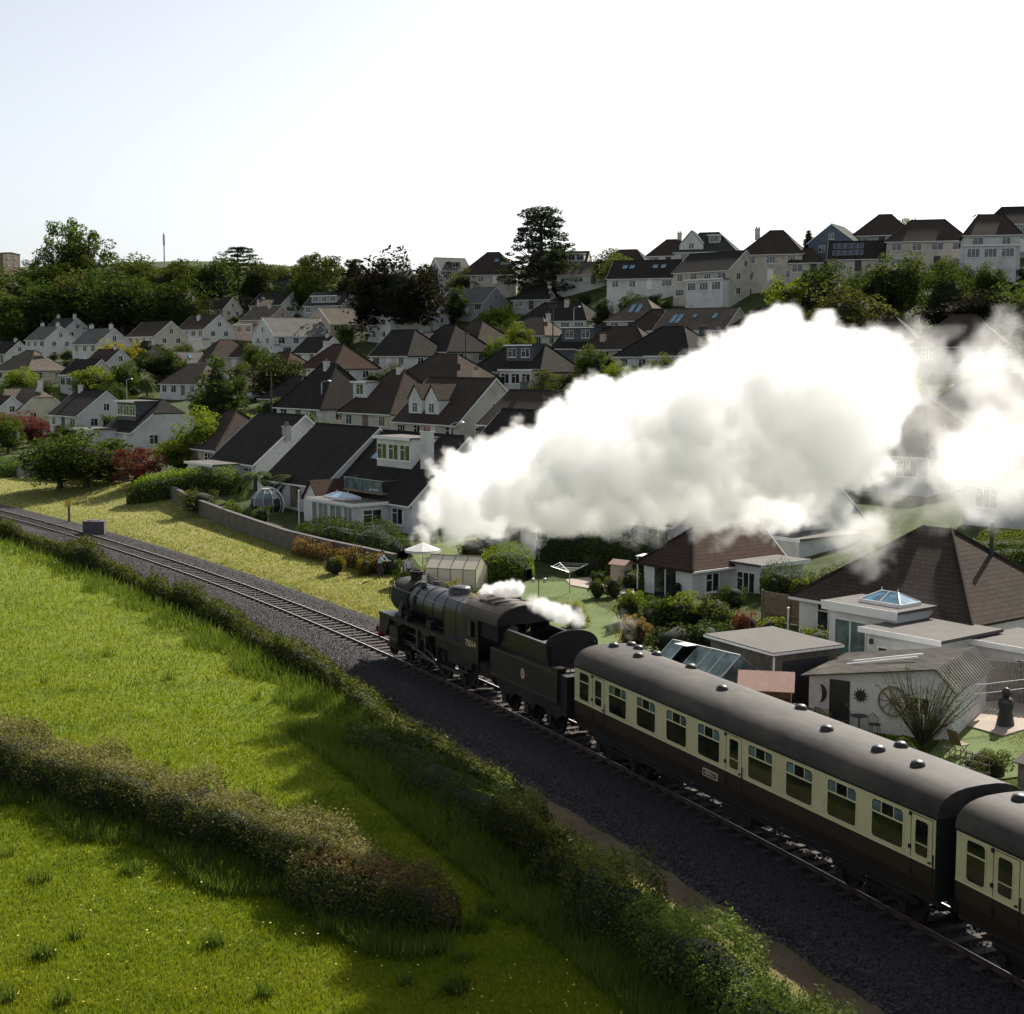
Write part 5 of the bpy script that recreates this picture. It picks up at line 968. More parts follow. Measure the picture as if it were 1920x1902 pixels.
# -- gardens: loose fill of shrubs and small trees between the houses
G2 = 'garden shrubs between the houses'; n_ = 0; tries = 0; rr_ = random.Random(4)
while n_ < 360 and tries < 7000:
    tries += 1; u = rr_.uniform(-10, 1930); v = rr_.uniform(500, 900); x, y, z = hit(u, v, 0)
    s1, q1 = sq(x, y)
    if q1[0] < 24 or y > 520: continue
    if any((x-h[0])**2+(y-h[1])**2 < (h[2]+.8)**2 for h in HOUSES): continue
    if any((x-a)**2+(y-b)**2 < (c*.33)**2 for a, b, c in TREES): continue
    big_ = rr_.random() < .2; hgt = rr_.uniform(4, 5.6) if big_ else rr_.uniform(1.6, 3.2); wd = hgt*rr_.uniform(.8, 1.15) if big_ else hgt*rr_.uniform(1.2, 2.0)
    if any((x-h[0])**2+(y+hgt*1.2-h[1])**2 < (h[2]*.8)**2 and hgt > 3 for h in HOUSES): hgt *= .5; wd *= .7
    lf = rr_.choice(['dark', 'dark', 'mid', 'mid', 'olive', 'olive', 'lime', 'mid', 'mid']); nh = min(HOUSES, key=lambda h: (x-h[0])**2+(y-h[1])**2); ph_ = re.split(r' with | beside | behind | between | above | below | among | by | seen | tucked | and |, | rising | half | on the | under | at the | of | veiled | wholly | left | right | stepped | peeping', nh[3])[0]
    big2 = hgt > 3.9; where = 'behind' if y > nh[1]+3.5 else 'in front of' if y < nh[1]-3.5 else 'beside'; cw = {'dark': 'dark green', 'mid': 'mid green', 'olive': 'olive green', 'lime': 'lime green'}[lf]
    tree(cw+(' tall' if hgt > 5.2 else ' low' if hgt < 2.2 else '')+(' garden tree ' if big2 else ' garden shrub ')+where+' the '+ph_, 'tree' if big2 else 'shrub', 0, 0, hgt, wd, pick(RD if big2 else BS_), lf, 'garden trees between the houses' if big2 else G2, pos=(x, y, z)); n_ += 1

# ------------------------------------------------------------------ hedges and field grass
def hedge(label, pts, width, height, leaf, dens, size, seed=1, top=None, lump=.22, ground=True, cat='hedge', spr=0.0, name='hedge', flat=5.0, side=None, shoots=0):
    rng = np.random.default_rng(seed); P = np.array([[p[0], p[1]] for p in pts], float); seg = np.linalg.norm(np.diff(P, axis=0), axis=1); cum = np.concatenate([[0], np.cumsum(seg)]); L = cum[-1]
    def cen(s):
        x = np.interp(s, cum, P[:, 0]); y = np.interp(s, cum, P[:, 1]); e = .4; dx = np.interp(s+e, cum, P[:, 0])-np.interp(s-e, cum, P[:, 0]); dy = np.interp(s+e, cum, P[:, 1])-np.interp(s-e, cum, P[:, 1]); l = np.hypot(dx, dy)+1e-9; return x, y, -dy/l, dx/l
    wd = (lambda s: np.interp(s, cum, width)) if not np.isscalar(width) else (lambda s: np.full(np.shape(s), width)); ht = (lambda s: np.interp(s, cum, height)) if not np.isscalar(height) else (lambda s: np.full(np.shape(s), height))
    def surf(s, t, k):                              # t 0..1 across from one foot over the top to the other
        a = math.pi*t; c, sn = np.cos(a), np.sin(a); px = np.sign(c)*np.abs(c)**(2/flat); pz = np.abs(sn)**(2/flat)
        x, y, nx, ny = cen(s); endt = np.clip(np.minimum(s, L-s)/(wd(s)*.5), 0, 1)**.5
        nz = lattice_noise(np.stack([s*.8, t*3, s*0+seed], -1).astype(np.float32), 1.0, seed+3)-.5; nz2 = lattice_noise(np.stack([s*2.3, t*7, s*0+seed], -1).astype(np.float32), 1.0, seed+5)-.5
        f = k*(1+lump*2*nz+lump*nz2)*(.35+.65*endt); o = px*wd(s)/2*f; gz_ = T(x+nx*o, y+ny*o) if ground else 0*x
        return np.stack([x+nx*o, y+ny*o, gz_+pz*ht(s)*f], -1)
    per = (float(np.mean(wd(cum)))+2*float(np.mean(ht(cum)))); n = int(L*per*dens); s = rng.uniform(0, L, n); t = rng.uniform(.0, 1, n)
    hm, wm_ = float(np.mean(ht(cum))), float(np.mean(wd(cum))); rr = rng.uniform(0, 2*hm+wm_, n); onT = (rr > hm) & (rr < hm+wm_); xx = np.clip((rr-hm)/wm_*2-1, -1, 1)
    zz = np.where(rr <= hm, rr/hm, np.clip((2*hm+wm_-rr)/hm, 0, 1)); a_ = np.where(onT, np.arccos(np.sign(-xx)*np.abs(xx)**(flat/2)), np.where(rr <= hm, np.arcsin(np.clip(zz, 0, 1)**(flat/2)), math.pi-np.arcsin(np.clip(zz, 0, 1)**(flat/2)))); t = a_/math.pi; C = surf(s, t, rng.uniform(.86, 1.10, n)); C[:, 2] += (rng.random(n) < spr)*rng.uniform(0, .28, n)
    org = np.array([P[0, 0], P[0, 1], T1(P[0, 0], P[0, 1])]); top_ = np.sin(math.pi*t) > .80; up3 = np.zeros((n, 3)); up3[:, 2] = np.where(top_, 1.5, 0); V, Fq = leaves(C-org, size, rng, out=up3); top_ |= rng.random(n) < .12; parts = [(V, Fq[top_], 0), (V[:0], Fq[~top_], 2)]  # sunlit top and shaded sides put into the leaf colours where side is given
    if shoots:
        m_ = int(L*shoots); s3 = rng.uniform(.2, L-.2, m_); t3 = rng.uniform(.22, .78, m_); B3 = surf(s3, t3, np.full(m_, .98)); h3 = rng.uniform(.12, .55, m_)**1.3; dr = rng.normal(size=(m_, 3))*.35; dr[:, 2] = 1; k3 = 9
        Cs = (B3[:, None]+dr[:, None]*(h3[:, None]*np.linspace(0, 1, k3)[None])[..., None]).reshape(-1, 3)+rng.normal(size=(m_*k3, 3))*.03; V3, F3 = leaves(Cs-org, size*.8, rng); parts.append((V3, F3, 0 if m_ % 2 else 2))
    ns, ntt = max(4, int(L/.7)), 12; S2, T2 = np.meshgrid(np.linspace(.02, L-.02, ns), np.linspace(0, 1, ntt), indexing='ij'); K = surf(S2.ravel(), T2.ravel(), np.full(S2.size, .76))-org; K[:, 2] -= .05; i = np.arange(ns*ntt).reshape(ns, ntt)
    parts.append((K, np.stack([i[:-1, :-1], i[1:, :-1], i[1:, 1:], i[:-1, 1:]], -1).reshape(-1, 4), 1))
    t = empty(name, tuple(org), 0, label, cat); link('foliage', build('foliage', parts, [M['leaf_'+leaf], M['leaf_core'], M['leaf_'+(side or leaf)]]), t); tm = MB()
    for s_ in np.arange(.6, L, 1.5): x, y, _, _ = cen(s_); tm.tube([(x-org[0], y-org[1], T1(x, y)-org[2]-.2), (x-org[0]+.05, y-org[1], T1(x, y)-org[2]+float(ht(s_))*.6)], [.05, .03], 5)
    part('stem', tm, M['bark'], t, fix=False)['kind'] = 'stuff'; return t
LEAF2 = dict(hedgeshade=((.042,.062,.016), (.062,.086,.022), (.10,.12,.038)), bank=((.15,.15,.050), (.21,.195,.075), (.30,.27,.13)), fieldhedge=((.080,.110,.022), (.13,.165,.034), (.24,.26,.06)), bramble=((.085,.062,.030), (.15,.090,.045), (.17,.16,.055)))  # hedge tops brightened as sunlit, side leaves darkened as shaded; olive from seed heads
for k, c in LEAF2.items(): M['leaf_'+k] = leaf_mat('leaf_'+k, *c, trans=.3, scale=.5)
ss = np.arange(-125, 4.1, 4.0); hedge('long uneven hedge following the railway on the field side', [tp(s, -5.65+.3*math.sin(s*.35)+(.45 if s < -24 else 0)) for s in ss], [1.15+.3*math.sin(s*.7)+.2*math.sin(s*1.9)+(.4 if s > -14 else 0) for s in ss], [(1.15+.25*math.sin(s*.31+1)+.2*math.sin(s*1.3))*(1.1 if s < -30 else 1 if s < -18 else .7 if s < -12 else .4) for s in ss], 'fieldhedge', 190, .12, 11, spr=.15, lump=.40, flat=2.5, side='hedgeshade', shoots=12)
hedge('broad flat-topped hedge crossing the field', [(-34,60.8),(-26,55.2),(-18.7,50.3),(-11.3,44.2),(-6.0,39.8),(-3.2,37.5)], [2.3,2.3,2.2,2.1,1.8,1.4], [1.6,1.6,1.55,1.5,1.35,1.0], 'bank', 560, .08, 12, spr=.25, lump=.27, side='hedgeshade', shoots=26, flat=4.0)
hedge('reddish bramble bank at the end of the field hedge', [(-6.0,38.4),(-4.2,37.0),(-2.2,35.6),(-1.5,34.9)], [1.3,1.7,1.8,1.4], [.9,1.25,1.3,1.0], 'bramble', 600, .08, 13, spr=.25, lump=.36, flat=2.8, side='hedgeshade', shoots=26)
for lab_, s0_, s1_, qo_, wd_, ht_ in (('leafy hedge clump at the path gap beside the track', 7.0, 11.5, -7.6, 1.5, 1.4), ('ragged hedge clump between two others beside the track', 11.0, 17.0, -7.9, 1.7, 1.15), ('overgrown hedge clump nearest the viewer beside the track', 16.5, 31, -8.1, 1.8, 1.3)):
    sa_ = np.linspace(s0_, s1_, 9); hedge(lab_, [tp(s, qo_+.35*math.sin(s*1.1)) for s in sa_], [wd_+.35*math.sin(s*1.7) for s in sa_], [ht_+.35*math.sin(s*1.3+.6) for s in sa_], 'fieldhedge', 520, .085, 14+int(s0_), spr=.35, lump=.46, flat=2.3, side='hedgeshade', shoots=24)
hedge('dark scrubby weeds along the verge between two hedges', [tp(s, -7.6) for s in np.arange(-6, 9, 1.5)], 2.4, .62, 'dark', 220, .10, 15, spr=.35, lump=.4, flat=2.2, cat='weeds', name='scrub')
def bline(s): return float(np.interp(s, BS, BQ))
hedge('long clipped lime-topped hedge behind the garden wall', [(-36.8,137.6),(-31.1,136.5),(-25.6,134.8)], 2.4, 2.3, 'lime', 110, .17, 16, lump=.06, side='mid')
hedge('clipped yellow-green hedge between the pyramid roof and twin-dormer house', [hit(632,778,0)[:2], hit(700,785,0)[:2], hit(758,790,0)[:2]], 2.4, 3.0, 'lime', 70, .2, 17, lump=.08, side='mid')
hedge('dark shrubbery under the balcony house', [tp(s, bline(s)+3.0) for s in (-60,-55,-49,-45)], 3.2, 1.9, 'dark', 110, .13, 18, lump=.3, flat=2.6)
hedge('tall clipped hedge with a sunlit top behind the rotary dryer', [tp(s, q) for s, q in ((-38,19.5),(-34,20.2),(-29,21),(-26,21.2))], 2.2, 2.3, 'mid', 140, .12, 19, lump=.10)
hedge('block of clipped golden hedge beside the train steam', [tp(-35.6,13.6), tp(-32.0,14.6)], 2.2, 2.0, 'lime', 160, .11, 20, lump=.08)
hedge('dry brown grass bank along the lower garden wall', [tp(s, bline(s)-.5) for s in (-54,-50,-46,-43,-41)], 1.4, 1.0, 'dry', 200, .12, 21, spr=.5, lump=.3, flat=2.2, name='grass_bank', cat='grass bank')
hedge('tuft of dry brown grass at the wall corner', [tp(s, bline(s)-.2) for s in (-101,-98,-95)], 1.4, 1.1, 'dry', 160, .15, 22, spr=.5, lump=.3, flat=2.2, name='grass_bank', cat='grass bank')
hedge('green weedy bank at the end of the boarded fence', [tp(s, bline(s)+1.4) for s in (-150,-140,-134,-129)], 4, 1.6, 'mid', 60, .2, 23, lump=.35, flat=2.4, name='weed_bank', cat='weeds')
hedge('low dark hedge below the white-walled house among gardens', [hit(1000,712,0)[:2], hit(1085,716,0)[:2]], 1.8, 1.8, 'mid', 60, .2, 24, lump=.1)
hedge('lit hedge top behind the hipped roof', [(26.5,83),(30,80.5),(34,77)], 2.0, 1.9, 'lime', 110, .12, 25, lump=.1)
# grass blades: a field sward, taller tufts by the hedges, the dry verge; density falls off with distance
def blades(name, X, Y, hgt, wid, mat, rng, parent=None, lean=.5):
    n = len(X); Z = T(X, Y); s, q = sq(X, Y); Z = Z+np.where(q < -7.5, .10*np.sin(X*.31+1)*np.sin(Y*.23), 0); a = rng.uniform(0, 6.28, n); b = rng.uniform(0, 6.28, n); w = wid*rng.uniform(.6, 1.4, n); h = hgt*rng.uniform(.5, 1.3, n); l = h*rng.uniform(0, lean, n)
    V = np.stack([np.stack([X-np.cos(a)*w, Y-np.sin(a)*w, Z-.02], -1), np.stack([X+np.cos(a)*w, Y+np.sin(a)*w, Z-.02], -1), np.stack([X+np.cos(b)*l, Y+np.sin(b)*l, Z+h], -1)], 1).reshape(-1, 3)
    o = link(name, np_mesh(name, V, np.arange(n*3).reshape(-1, 3), mat)); o['kind'] = 'stuff'; return o
def grass_mat(name, c1, c2, c3, scale=.55, trans=.4, mott=None):
    m, n, out = new_mat(name); tc = N(n, 'ShaderNodeTexCoord').outputs['Object']; c = ramp(n, noise(n, tc, scale, 5, .65), [(.30, c1), (.52, c2), (.75, c3)])
    if mott: c = mixc(n, maprange(n, noise(n, tc, .12, 4, .6), .35, .65, 0, .7), c, mott[0]); c = mixc(n, maprange(n, noise(n, tc, .28, 5, .7), .50, .66, 0, .75), c, mott[1])
    c = mixc(n, maprange(n, noise(n, tc, 9, 2), .45, .75, 0, .5), c, mul(c3, 1.2))
    d = N(n, 'ShaderNodeBsdfDiffuse'); t = N(n, 'ShaderNodeBsdfTranslucent'); n.links.new(c, d.inputs[0]); n.links.new(mixc(n, 1.0, c, (1.2,1.15,.5), 'MULTIPLY'), t.inputs[0])
    mx = N(n, 'ShaderNodeMixShader'); mx.inputs[0].default_value = trans; n.links.new(d.outputs[0], mx.inputs[1]); n.links.new(t.outputs[0], mx.inputs[2]); n.links.new(mx.outputs[0], out.inputs[0]); return m
M['grass'] = grass_mat('grass', (.115,.162,.014), (.158,.212,.016), (.21,.245,.024), mott=((.19,.215,.026), (.08,.135,.012))); M['tall_grass'] = grass_mat('tall_grass', (.065,.105,.024), (.095,.145,.030), (.14,.175,.045)); M['straw'] = grass_mat('straw', (.16,.185,.04), (.24,.245,.075), (.36,.32,.14), .9)
rng = np.random.default_rng(77)
def scatter(n, v0, v1, cond, u0=-120, u1=2040):
    u = rng.uniform(u0, u1, n); v = v0+(v1-v0)*rng.random(n)**.85; r = np.stack([(u-960)/F, math.cos(PITCH)-(v-951)/F*math.sin(PITCH), -math.sin(PITCH)-(v-951)/F*math.cos(PITCH)], -1); t = -CAMH/r[:, 2]; X, Y = r[:, 0]*t, r[:, 1]*t; s, q = sq(X, Y); k = cond(s, q, X, Y); return X[k], Y[k], s[k], q[k]
X, Y, s, q = scatter(520000, 985, 2000, lambda s, q, X, Y: q < -6.4)
tag(blades('grass', X, Y, .085+.0012*Y, .006+.00030*Y, M['grass'], rng), 'sunlit green sward of the field')
def near_line(X, Y, pts, r): 
    P = np.array(pts); d = np.full(len(X), 1e9)
    for a, b in zip(P[:-1], P[1:]): ab = b-a; t = np.clip(((X-a[0])*ab[0]+(Y-a[1])*ab[1])/(ab@ab), 0, 1); d = np.minimum(d, np.hypot(X-a[0]-t*ab[0], Y-a[1]-t*ab[1]))
    return d < r
HL = [(-34,59.2),(-26,53.7),(-18.8,48.8),(-11.6,42.8),(-6.3,38.3),(-1.8,34.3)]
TC = [gz(random.uniform(-20, 980), random.uniform(1080, 1900))[:2] for _ in range(46)]+[gz(135, 1300)[:2]]
def tuss(X, Y):
    k = np.zeros(len(X), bool)
    for i, c in enumerate(TC): k |= (X-c[0])**2+(Y-c[1])**2 < (.16+.22*((i*37) % 10)/10)**2
    return k
X, Y, s, q = scatter(420000, 1000, 2000, lambda s, q, X, Y: near_line(X, Y, HL, .95+.5*np.sin(X*1.3)) | ((q < -6.2) & (q > -8.4-.6*np.sin(s*.9)) & (s < -4)) | ((q < -7.5) & (q > -10.2) & (s > -8)) | tuss(X, Y) & (q < -7))
tag(blades('tall_grass', X, Y, .30+.003*Y, .012+.0003*Y, M['tall_grass'], rng, lean=.7), 'tall rank grass and nettles along the hedge feet')
X, Y, s, q = scatter(260000, 895, 1250, lambda s, q, X, Y: (q > 2.4) & (q < np.interp(s, BS, BQ)))
tag(blades('dry_grass', X, Y, .05+.0006*Y, .010+.0004*Y, M['straw'], rng, lean=1.2), 'mown dry yellow grass beside the line')
X, Y, s, q = scatter(200000, 1300, 2000, lambda s, q, X, Y: (q > -6.2) & (q < -4.0) & (rng.random(len(s)) < .45))
tag(blades('verge_grass', X, Y, .10, .012, M['straw'], rng, lean=1.0), 'thin brown grass on the shaded cess')
# gardens beside the train
def patch(name, px, z, mat, label=None):
    P = [gz(u, v, .25) for u, v in px]; V = [(p[0], p[1], T1(p[0], p[1])+z) for p in P]; m = MB(); n = len(V); m.add(V+[(a, b, c-.4) for a, b, c in V], [tuple(range(n))]+[(i, n+i, n+(i+1) % n, (i+1) % n) for i in range(n)]); o = part(name, m, M[mat]); o['kind'] = 'structure'
    if label: o['label'] = label
    return o
M['lawn'] = simple('lawn', (.085,.125,.022), rough=.95, var=.25, scale=.8, bstr=.4)
patch('lawn', [(930,1132),(985,1108),(1100,1112),(1180,1120),(1190,1160),(1200,1205),(1120,1215),(1050,1190)], .05, 'lawn', 'bright lawn beneath the rotary dryer'); patch('lawn', [(760,1046),(900,1032),(960,1042),(925,1075),(800,1085)], .05, 'lawn', 'small lawn around the parasol')
patch('lawn', [(1190,1225),(1240,1200),(1345,1212),(1330,1250),(1270,1262)], .05, 'lawn', 'strip of lawn beside the greenhouse'); patch('lawn', [(1740,1420),(1790,1375),(1850,1352),(1960,1378),(1960,1460),(1850,1470)], .05, 'lawn', 'lawn behind the bare shrub')
patch('patio', [(1790,1372),(1830,1340),(1940,1332),(1985,1372),(1880,1398)], .09, 'paving', 'sandy paved patio beside the lawn'); patch('garden_path', [(1060,1108),(1100,1106),(1190,1120),(1188,1140),(1140,1132),(1070,1118)], .09, 'paving', 'pale path beside the rotary dryer')
patch('dirt_path', [(905,1670),(935,1660),(965,1730),(985,1830),(960,1850),(930,1760)], .012, 'soil', 'trodden earth path at the hedge gap')

X, Y, s, q = scatter(420000, 1020, 1560, lambda s, q, X, Y: (q > np.maximum(4.5, np.interp(s, BS, BQ))) & (q < 26))
kk = np.ones(len(X), bool)
for h in HOUSES: kk &= (X-h[0])**2+(Y-h[1])**2 > (h[2]*.75)**2
M['lawn_grass'] = grass_mat('lawn_grass', (.095,.125,.016), (.13,.16,.020), (.18,.19,.03), .8)
tag(blades('lawn_grass', X[kk], Y[kk], .07, .016, M['lawn_grass'], rng, lean=.8), 'short lawn and rough grass of the trackside gardens')

X, Y, s, q = scatter(2600, 1020, 2000, lambda s, q, X, Y: (q < -7) & (lattice_noise(np.stack([X*.2, Y*.2, X*0], -1).astype(np.float32), 1.0, 5) > .5))
w_('buttercup', (.55,.42,.03), rough=.6); C = np.stack([X, Y, np.full(len(X), .20)+.0012*Y], -1); V, Fq = leaves(C, .05, rng, .9, 1.0); o = link('buttercups', np_mesh('buttercups', V, Fq, M['buttercup'])); tag(o, 'scattered yellow buttercups in the field', None, None, 'stuff')
# ------------------------------------------------------------------ garden walls, fences, sheds and small things
def wall_run(label, pts, h, th, mat, name='garden_wall', cat='wall', coping=True):
    x0, y0 = pts[0]; t = empty(name, (x0, y0, T1(x0, y0)), 0, label, cat); z0 = T1(x0, y0)
    for k, (a, b) in enumerate(zip(pts[:-1], pts[1:])):
        a = np.array(a); b = np.array(b); d = (b-a)/np.linalg.norm(b-a); n = np.array([-d[1], d[0]])*th/2; za, zb = T1(*a)-z0, T1(*b)-z0
        def q(p, o, z): return (p[0]+o[0]-x0, p[1]+o[1]-y0, z)
        m = MB().add([q(a,-n,za-.4), q(b,-n,zb-.4), q(b,n,zb-.4), q(a,n,za-.4), q(a,-n,za+h), q(b,-n,zb+h), q(b,n,zb+h), q(a,n,za+h)], [(3,2,1,0),(4,5,6,7),(0,1,5,4),(1,2,6,5),(2,3,7,6),(3,0,4,7)]); part('wall_section', m, M[mat], t)
        if coping: n2 = n*1.3; m = MB().add([q(a,-n2,za+h+.003), q(b,-n2,zb+h+.003), q(b,n2,zb+h+.003), q(a,n2,za+h+.003), q(a,-n2,za+h+.07), q(b,-n2,zb+h+.07), q(b,n2,zb+h+.07), q(a,n2,za+h+.07)], [(3,2,1,0),(4,5,6,7),(0,1,5,4),(1,2,6,5),(2,3,7,6),(3,0,4,7)]); part('coping', m, M['concrete'], t)
    return t
def fence_run(label, a, b, h, mat='grey_timber', board=.16, panel=1.85, name='board_fence'):
    a = np.array(a, float); b = np.array(b, float); L = np.linalg.norm(b-a); d = (b-a)/L; t = empty(name, (a[0], a[1], T1(*a)), math.atan2(d[1], d[0]), label, 'fence'); z0 = T1(*a)
    zz = lambda s: T1(*(a+d*s))-z0
    pm = MB().box(-.05, .05, -.05, .05, -.3, h+.08).mesh('post'); pm.materials.append(M[mat]); bm_ = MB().box(-board/2+.008, board/2-.008, -.012, .012, .05, h).mesh('board'); bm_.materials.append(M[mat])
    for s in np.arange(0, L+.01, panel): link('post', pm, t, (s, 0, zz(s)))
    for s in np.arange(board, L-.02, board): link('board', bm_, t, (s, random.uniform(.04, .06), zz(s)+random.uniform(-.015, .015)))
    for k in (.25, .8): part('rail', MB().add([(0,-.03,h*k),(L,-.03,h*k+zz(L)),(L,.03,h*k+zz(L)),(0,.03,h*k),(0,-.03,h*k+.08),(L,-.03,h*k+.08+zz(L)),(L,.03,h*k+.08+zz(L)),(0,.03,h*k+.08)], [(3,2,1,0),(4,5,6,7),(0,1,5,4),(1,2,6,5),(2,3,7,6),(3,0,4,7)]), M[mat], t)
    return t
fence_run('weathered board fence beside the large dark garden trees', tp(-129, bline(-129)), tp(-104.5, bline(-104.5)), 1.35, board=.25)
wall_run('upper stretch of low stone garden wall between clipped hedge and dry grass', [tp(s, bline(s)) for s in (-100,-93,-86,-79)], 1.15, .32, 'stone_wall'); wall_run('lower stretch of stone garden wall below the garden pod', [tp(s, bline(s)) for s in (-78.6,-71,-64,-57,-50,-45,-41)], 1.25, .32, 'stone_wall')
fence_run('low grey board fence dropping to the track behind the engine', tp(-39.5, 9.8), tp(-24, 7.0), 1.0, board=.2)
p_ = gz(130, 975, .1); t = empty('lineside_sign', (p_[0], p_[1], .1), 0, 'small yellow sign on a post beside the track', 'sign'); part('post', MB().box(-.09, .09, -.06, .06, -.2, 1.75), M['concrete'], t); part('sign_plate', MB().box(-.26, .26, -.10, -.065, 1.25, 1.80), M['yellow_paint'], t)
p_ = gz(178, 996, .1); t = empty('concrete_bunker', (p_[0], p_[1], .08), R(-20), 'dark hexagonal concrete bin on the dry verge', 'bin'); hexa = [(1.1,-.25),(.6,-.75),(-.7,-.7),(-1.1,-.1),(-.6,.6),(.7,.6)]
part('body', MB().prism(hexa, 2, -.2, .82), M['concrete'], t); part('lid', MB().prism([(x*1.04, y*1.04) for x, y in hexa], 2, .823, .90).prism([(x*.6, y*.6) for x, y in hexa], 2, .90, .95), M['concrete'], t)
# garden pod: glazed dome with ribs
x, y, z = hit(500, 962, 0); t = empty('garden_pod', (x, y, z), R(-20), 'round glazed garden pod with a white ring frame', 'garden pod')
def sph(a, e, r=1.4): return (r*math.cos(e)*math.cos(a), r*math.cos(e)*math.sin(a), .75+r*.95*math.sin(e))
ES = [-.5, -.05, .42, .85, 1.25]
for k in range(10):
    a0, a1 = 2*math.pi*k/10, 2*math.pi*(k+1)/10
    for e0, e1 in zip(ES[:-1], ES[1:]): part('pane', MB().add([sph(a0, e0), sph(a1, e0), sph(a1, e1), sph(a0, e1)], [(0,1,2,3)]), M['pale_pane'] if e0 > .3 else M['pane'], t)
    part('rib', MB().tube([sph(a0, e, 1.42) for e in ES], .03, 5), M['galvanised'], t)
part('cap', MB().lathe([(.44, .75+1.4*.95*math.sin(1.25)), (.42, 2.12), (.02, 2.16)], 12), M['galvanised'], t); part('ring_frame', MB().tube([(1.5*math.cos(a), .35, .72+1.48*math.sin(a)) for a in np.linspace(-.5, math.pi+.5, 24)], .06, 6), M['white_paint'], t); part('base', MB().lathe([(1.3,-.2),(1.3,.12),(.02,.12)], 16), M['timber'], t)
def pole(label, u, v, h, r, mat, name='pole', arm=None, cat='pole', z=None):
    x, y, zz = hit(u, v, h) if z is None else z; t = empty(name, (x, y, zz), 0, label, cat); part('shaft', MB().tube([(0,0,-.5),(0,0,h)], [r*1.2, r*.8], 8), M[mat], t)
    if arm == 'lamp': part('arm', MB().tube([(0,0,h),(.4,-.1,h+.2),(.9,-.2,h+.22)], .05, 6), M[mat], t); part('lamp_head', MB().lathe([(.02,h+.14),(.2,h+.14),(.24,h+.22),(.12,h+.34),(.02,h+.36)], 10, 'z', (1.0,-.2,0)), M['white_paint'], t)
    elif arm == 'cross': part('crossarm', MB().box(-.6,.6,-.05,.05,h-.35,h-.25), M[mat], t); part('insulator', MB().box(-.55,-.5,-.03,.03,h-.25,h-.1).box(.5,.55,-.03,.03,h-.25,h-.1), M['white_paint'], t)
    elif arm == 'mast': part('antenna', MB().lathe([(.05,h-3.6),(.34,h-3.5),(.34,h-.6),(.22,h-.3),(.3,h-.1),(.05,h)], 10), M['galvanised'], t)
    else: part('cap', MB().lathe([(r*1.4,h-.04),(r*1.4,h+.02),(.02,h+.05)], 10), M[mat], t)
    return t
pole('slim white post beside the spreading palm', 560, 920, 2.9, .05, 'white_paint'); pole('tall telecom mast above the hilltop wood', 307, 438, 22, .22, 'galvanised', 'telecom_mast', 'mast', 'mast')
for lab, u, v, h in [('street lamp in front of the pyramid-roofed white house', 603, 718, 6), ('street lamp between the twin-dormer house and balcony house', 845, 797, 6), ('street lamp above the pale wide tree', 237, 713, 5.5), ('street lamp below the rooflit tan roof', 1076, 578, 6)]: pole(lab, u, v, h, .08, 'galvanised', 'street_lamp', 'lamp', 'street lamp')
for lab, u, v, h in [('telegraph pole rising beside the dark hipped house', 873, 622, 8.5), ('leaning telegraph pole by the dark tree and parked car', 508, 700, 8), ('telegraph pole behind the street lamp and pale wide tree', 197, 700, 7), ('telegraph pole before the long dark-roofed bungalow', 1037, 572, 8)]: pole(lab, u, v, h, .12, 'bark', 'telegraph_pole', 'cross', 'telegraph pole')
def parasol(label, pos, r, h, mat, n=8, name='parasol'):
    t = empty(name, pos, 0, label, 'parasol'); part('pole', MB().tube([(0,0,-.05),(0,0,h)], .03, 8), M['steel'], t); part('base', MB().lathe([(.3,0),(.3,.08),(.05,.12),(.02,.12)], 12), M['concrete'], t)
    for k in range(n):
        a, b = 2*math.pi*k/n, 2*math.pi*(k+1)/n; c = (a+b)/2
        part('canopy_panel', MB().add([(0,0,h), (r*math.cos(a), r*math.sin(a), h-r*.38), (r*.95*math.cos(c), r*.95*math.sin(c), h-r*.40), (r*math.cos(b), r*math.sin(b), h-r*.38), (r*math.cos(a), r*math.sin(a), h-r*.38-.16), (r*.95*math.cos(c), r*.95*math.sin(c), h-r*.40-.16), (r*math.cos(b), r*math.sin(b), h-r*.38-.16)], [(0,1,2),(0,2,3),(1,4,5,2),(2,5,6,3)]), M[mat], t, fix=False)
        part('rib', MB().tube([(0,0,h-.02), (r*math.cos(a), r*math.sin(a), h-r*.38-.02)], .012, 4), M['steel'], t)
    return t
w_('canvas', (.55,.56,.56), rough=.8, var=.05, scale=3); w_('blue_canvas', (.34,.46,.56), rough=.7, var=.08, scale=3)
x, y, z = hit(793, 1092, 0); parasol('open white garden parasol on the small lawn', (x, y, z), 1.15, 2.55, 'canvas')
x, y, z = hit(1170, 650, 3.0); parasol('pale blue garden gazebo canopy beside the dark evergreen', (x, y, z), 2.4, 3.0, 'blue_canvas', name='gazebo')
a_ = hit(643, 1040, 0); b_ = hit(793, 1050, 0); tag(part('washing_line', MB().tube([(a_[0], a_[1], 2.1), ((a_[0]+b_[0])/2, (a_[1]+b_[1])/2, 1.95), (b_[0], b_[1], 2.15)], .012, 4), M['white_paint']), 'thin white line strung to the parasol', 'washing line')
